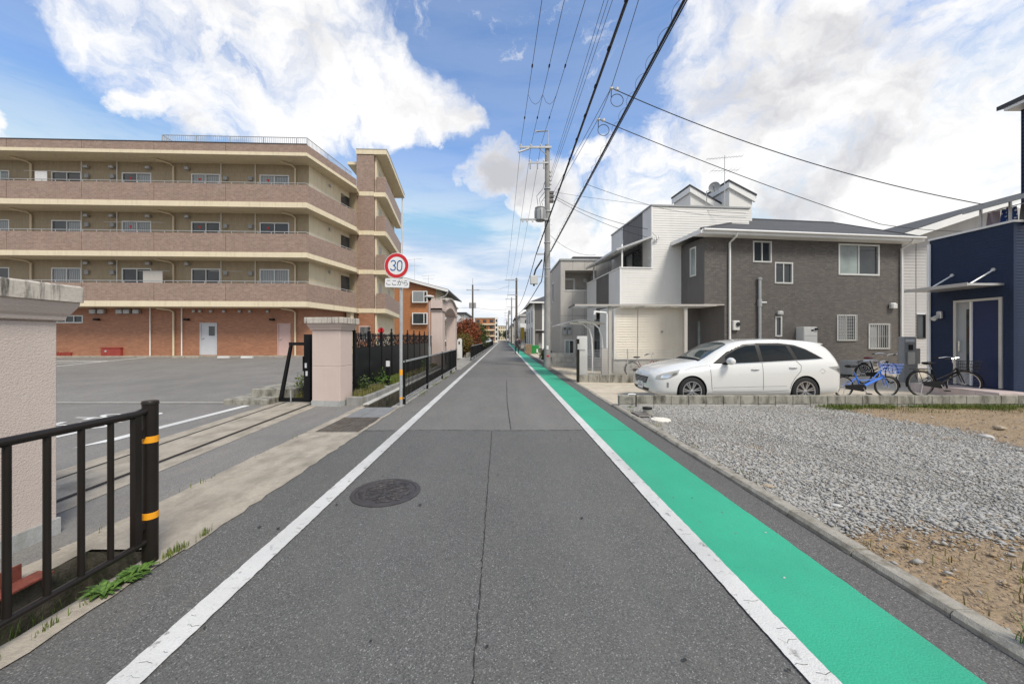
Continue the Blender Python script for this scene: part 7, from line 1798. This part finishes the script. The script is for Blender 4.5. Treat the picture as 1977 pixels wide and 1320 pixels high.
t = thing('banner', 'yellow upright advertising banner on a pole by the shop', 'banner', (2.5, 54, 0)); MB().cyl((0, 0, 0), (0, 0, 3.3), .03).build('pole', M_alu, t); MB().box(.03, .55, -.008, .008, 1.4, 3.2).build('cloth', pm('banner_yellow', (.55, .38, .05), .8, .1), t)
# ================================================================ far buildings
def far_house(name, label, x0, x1, y0, y1, h, wm, rm, cat='house', nx=3, nz=2, flat=False, grp='houses far up the street', winm=None, road=None):
    t = thing(name, label, cat, ((x0 + x1) / 2, y0, 0), 0, grp); w = (x1 - x0) / 2; d = y1 - y0
    MB().box(-w, w, 0, d, 0, h).build('wall', wm, t)
    if flat: MB().box(-w - .15, w + .15, -.15, d + .15, h, h + .35).build('roof', rm, t)
    else: MB().loft([[(-w - .5, -.5, h), (w + .5, -.5, h), (w + .5, d + .5, h), (-w - .5, d + .5, h)], [(-w * .2, d * .3, h + 1.7), (w * .2, d * .3, h + 1.7), (w * .2, d * .7, h + 1.7), (-w * .2, d * .7, h + 1.7)]]).build('roof', rm, t)
    fz = h / nz
    for j in range(nz):
        for i in range(nx):
            a = -w + (i + .25) * 2 * w / nx; b = a + w / nx; MB().box(a, b, -.04, -.001, j * fz + fz * .3, j * fz + fz * .78).build('window', winm or M_glass, t)
        if road:
            s = -1 if road < 0 else 1; xx = -w if road < 0 else w
            for i in range(max(1, int(d / 4))): MB().box(min(xx, xx + s * .04), max(xx, xx + s * .04), 1 + i * 4, 2.6 + i * 4, j * fz + fz * .3, j * fz + fz * .78).build('window', M_glass, t)
    return t
sh = far_house('corner_shop', 'grey shop with dark awning and balcony beyond the brown house', 2.75, 9, 60, 74, 5.2, M_sidg, M_concl, 'shop', 2, 2, True, None, None, -1)
MB().box(-3.3, 2.5, -1.2, -.001, 2.5, 2.62).build('awning', M_black, sh); MB().box(-3.2, 2.5, -.9, -.83, 3.2, 4.0).build('balcony_front', M_fascia, sh)
far_house('brick_apartment', 'orange brick apartment block at the far left of the street', -11.0, -3.3, 140, 165, 9.2, M_brick2, M_concl, 'apartment building', 3, 4, True, None, None, 1)
t = thing('stair_tower', 'pale stair tower with dark openings beside the far orange block', 'tower', (-2.85, 139.5, 0)); MB().box(-.42, .7, 0, 6, 0, 9.6).build('wall', M_sidb, t)
for k in range(5): MB().box(-.1, .5, -.05, -.001, 1 + k * 1.7, 2 + k * 1.7).build('opening', M_glass, t)
for k in range(4):
    m = MB().box(-3.9, 3.84, -.6, -.05, 2.2 * k + .1, 2.2 * k + .55); o = m.build('balcony_band', M_cream, bpy.data.objects[ 'brick_apartment'])
far_house('tan_apartment', 'tan apartment block closing the end of the street', -7, 2.0, 300, 312, 11.5, M_cream, M_roofdark, 'apartment building', 6, 4, True, None)
fl = [(-9.5, -4.6, 172, 182, 5.5, M_sidb, 'pale house past the far orange block'), (-9, -3.6, 188, 200, 6, M_sidw, 'white house past the far orange block'), (-8, -3.2, 206, 220, 5.2, M_btrim, 'greige house near the street end at left'), (-7.5, -3, 228, 244, 6.2, M_sidw, 'last white house on the left'), (-18, -9, 100, 116, 5.4, M_sidw, 'white house behind the parked cars'),
      (2.9, 8, 80, 90, 6.0, M_sidw, 'white house past the shop'), (2.9, 8.5, 96, 108, 6.4, M_btrim, 'greige house past the third pole'), (2.8, 8, 114, 128, 5.8, M_sidb, 'cream house past the third pole'), (2.8, 9, 134, 150, 6.2, M_sidg, 'grey house by the fifth pole'), (2.7, 8, 158, 176, 6.0, M_sidw, 'white house by the sixth pole'), (2.6, 8, 186, 206, 5.5, M_brick2, 'brown house by the sixth pole'), (2.6, 8, 214, 240, 6.3, M_sidb, 'cream house near the street end at right')]
for i, (x0, x1, y0, y1, h, wm, lb) in enumerate(fl): far_house('far_house', lb, x0, x1, y0, y1, h, wm, M_shingle if i % 2 else M_roofdark, 'house', 2, 2, i % 3 == 0, 'houses far up the street', None, 1 if x0 < 0 else -1)
for i, (x, y, r, h, lb) in enumerate(((-6, 285, 4, 7, 'round tree left of the street end'), (3.5, 280, 4, 7.5, 'round tree right of the street end'), (-3.5, 170, 1.2, 3, 'small roadside tree past the orange block'), (4.2, 92.5, 1.3, 3.4, 'small tree between the far right houses'), (-5.2, 90, 1.3, 2.8, 'small tree beside the parked cars'))):
    t = thing('tree', lb, 'tree', (x, y, 0), 0, 'trees far up the street'); leaves('crown', M_trees, 2500 if r > 3 else 1200, (0, 0, h * .62), (r, r, h * .4), .12 * r, t, .3, noise=.4); MB().tube([(0, 0, 0), (.1, 0, h * .6)], [.06 * r + .05, .05], 8).build('trunk', M_bark, t)
for lb, x, y, rz in (('white car parked beyond the long guard rail, nearer the street', -4.2, 96, 90), ('white car parked beyond the long guard rail, farther back', -7.2, 101, 90)):
    c = copy_tree(CAR); c.location = (x, y, 0); c.rotation_euler = (0, 0, R(rz)); c['label'] = lb; c['group'] = 'cars parked far up the street'
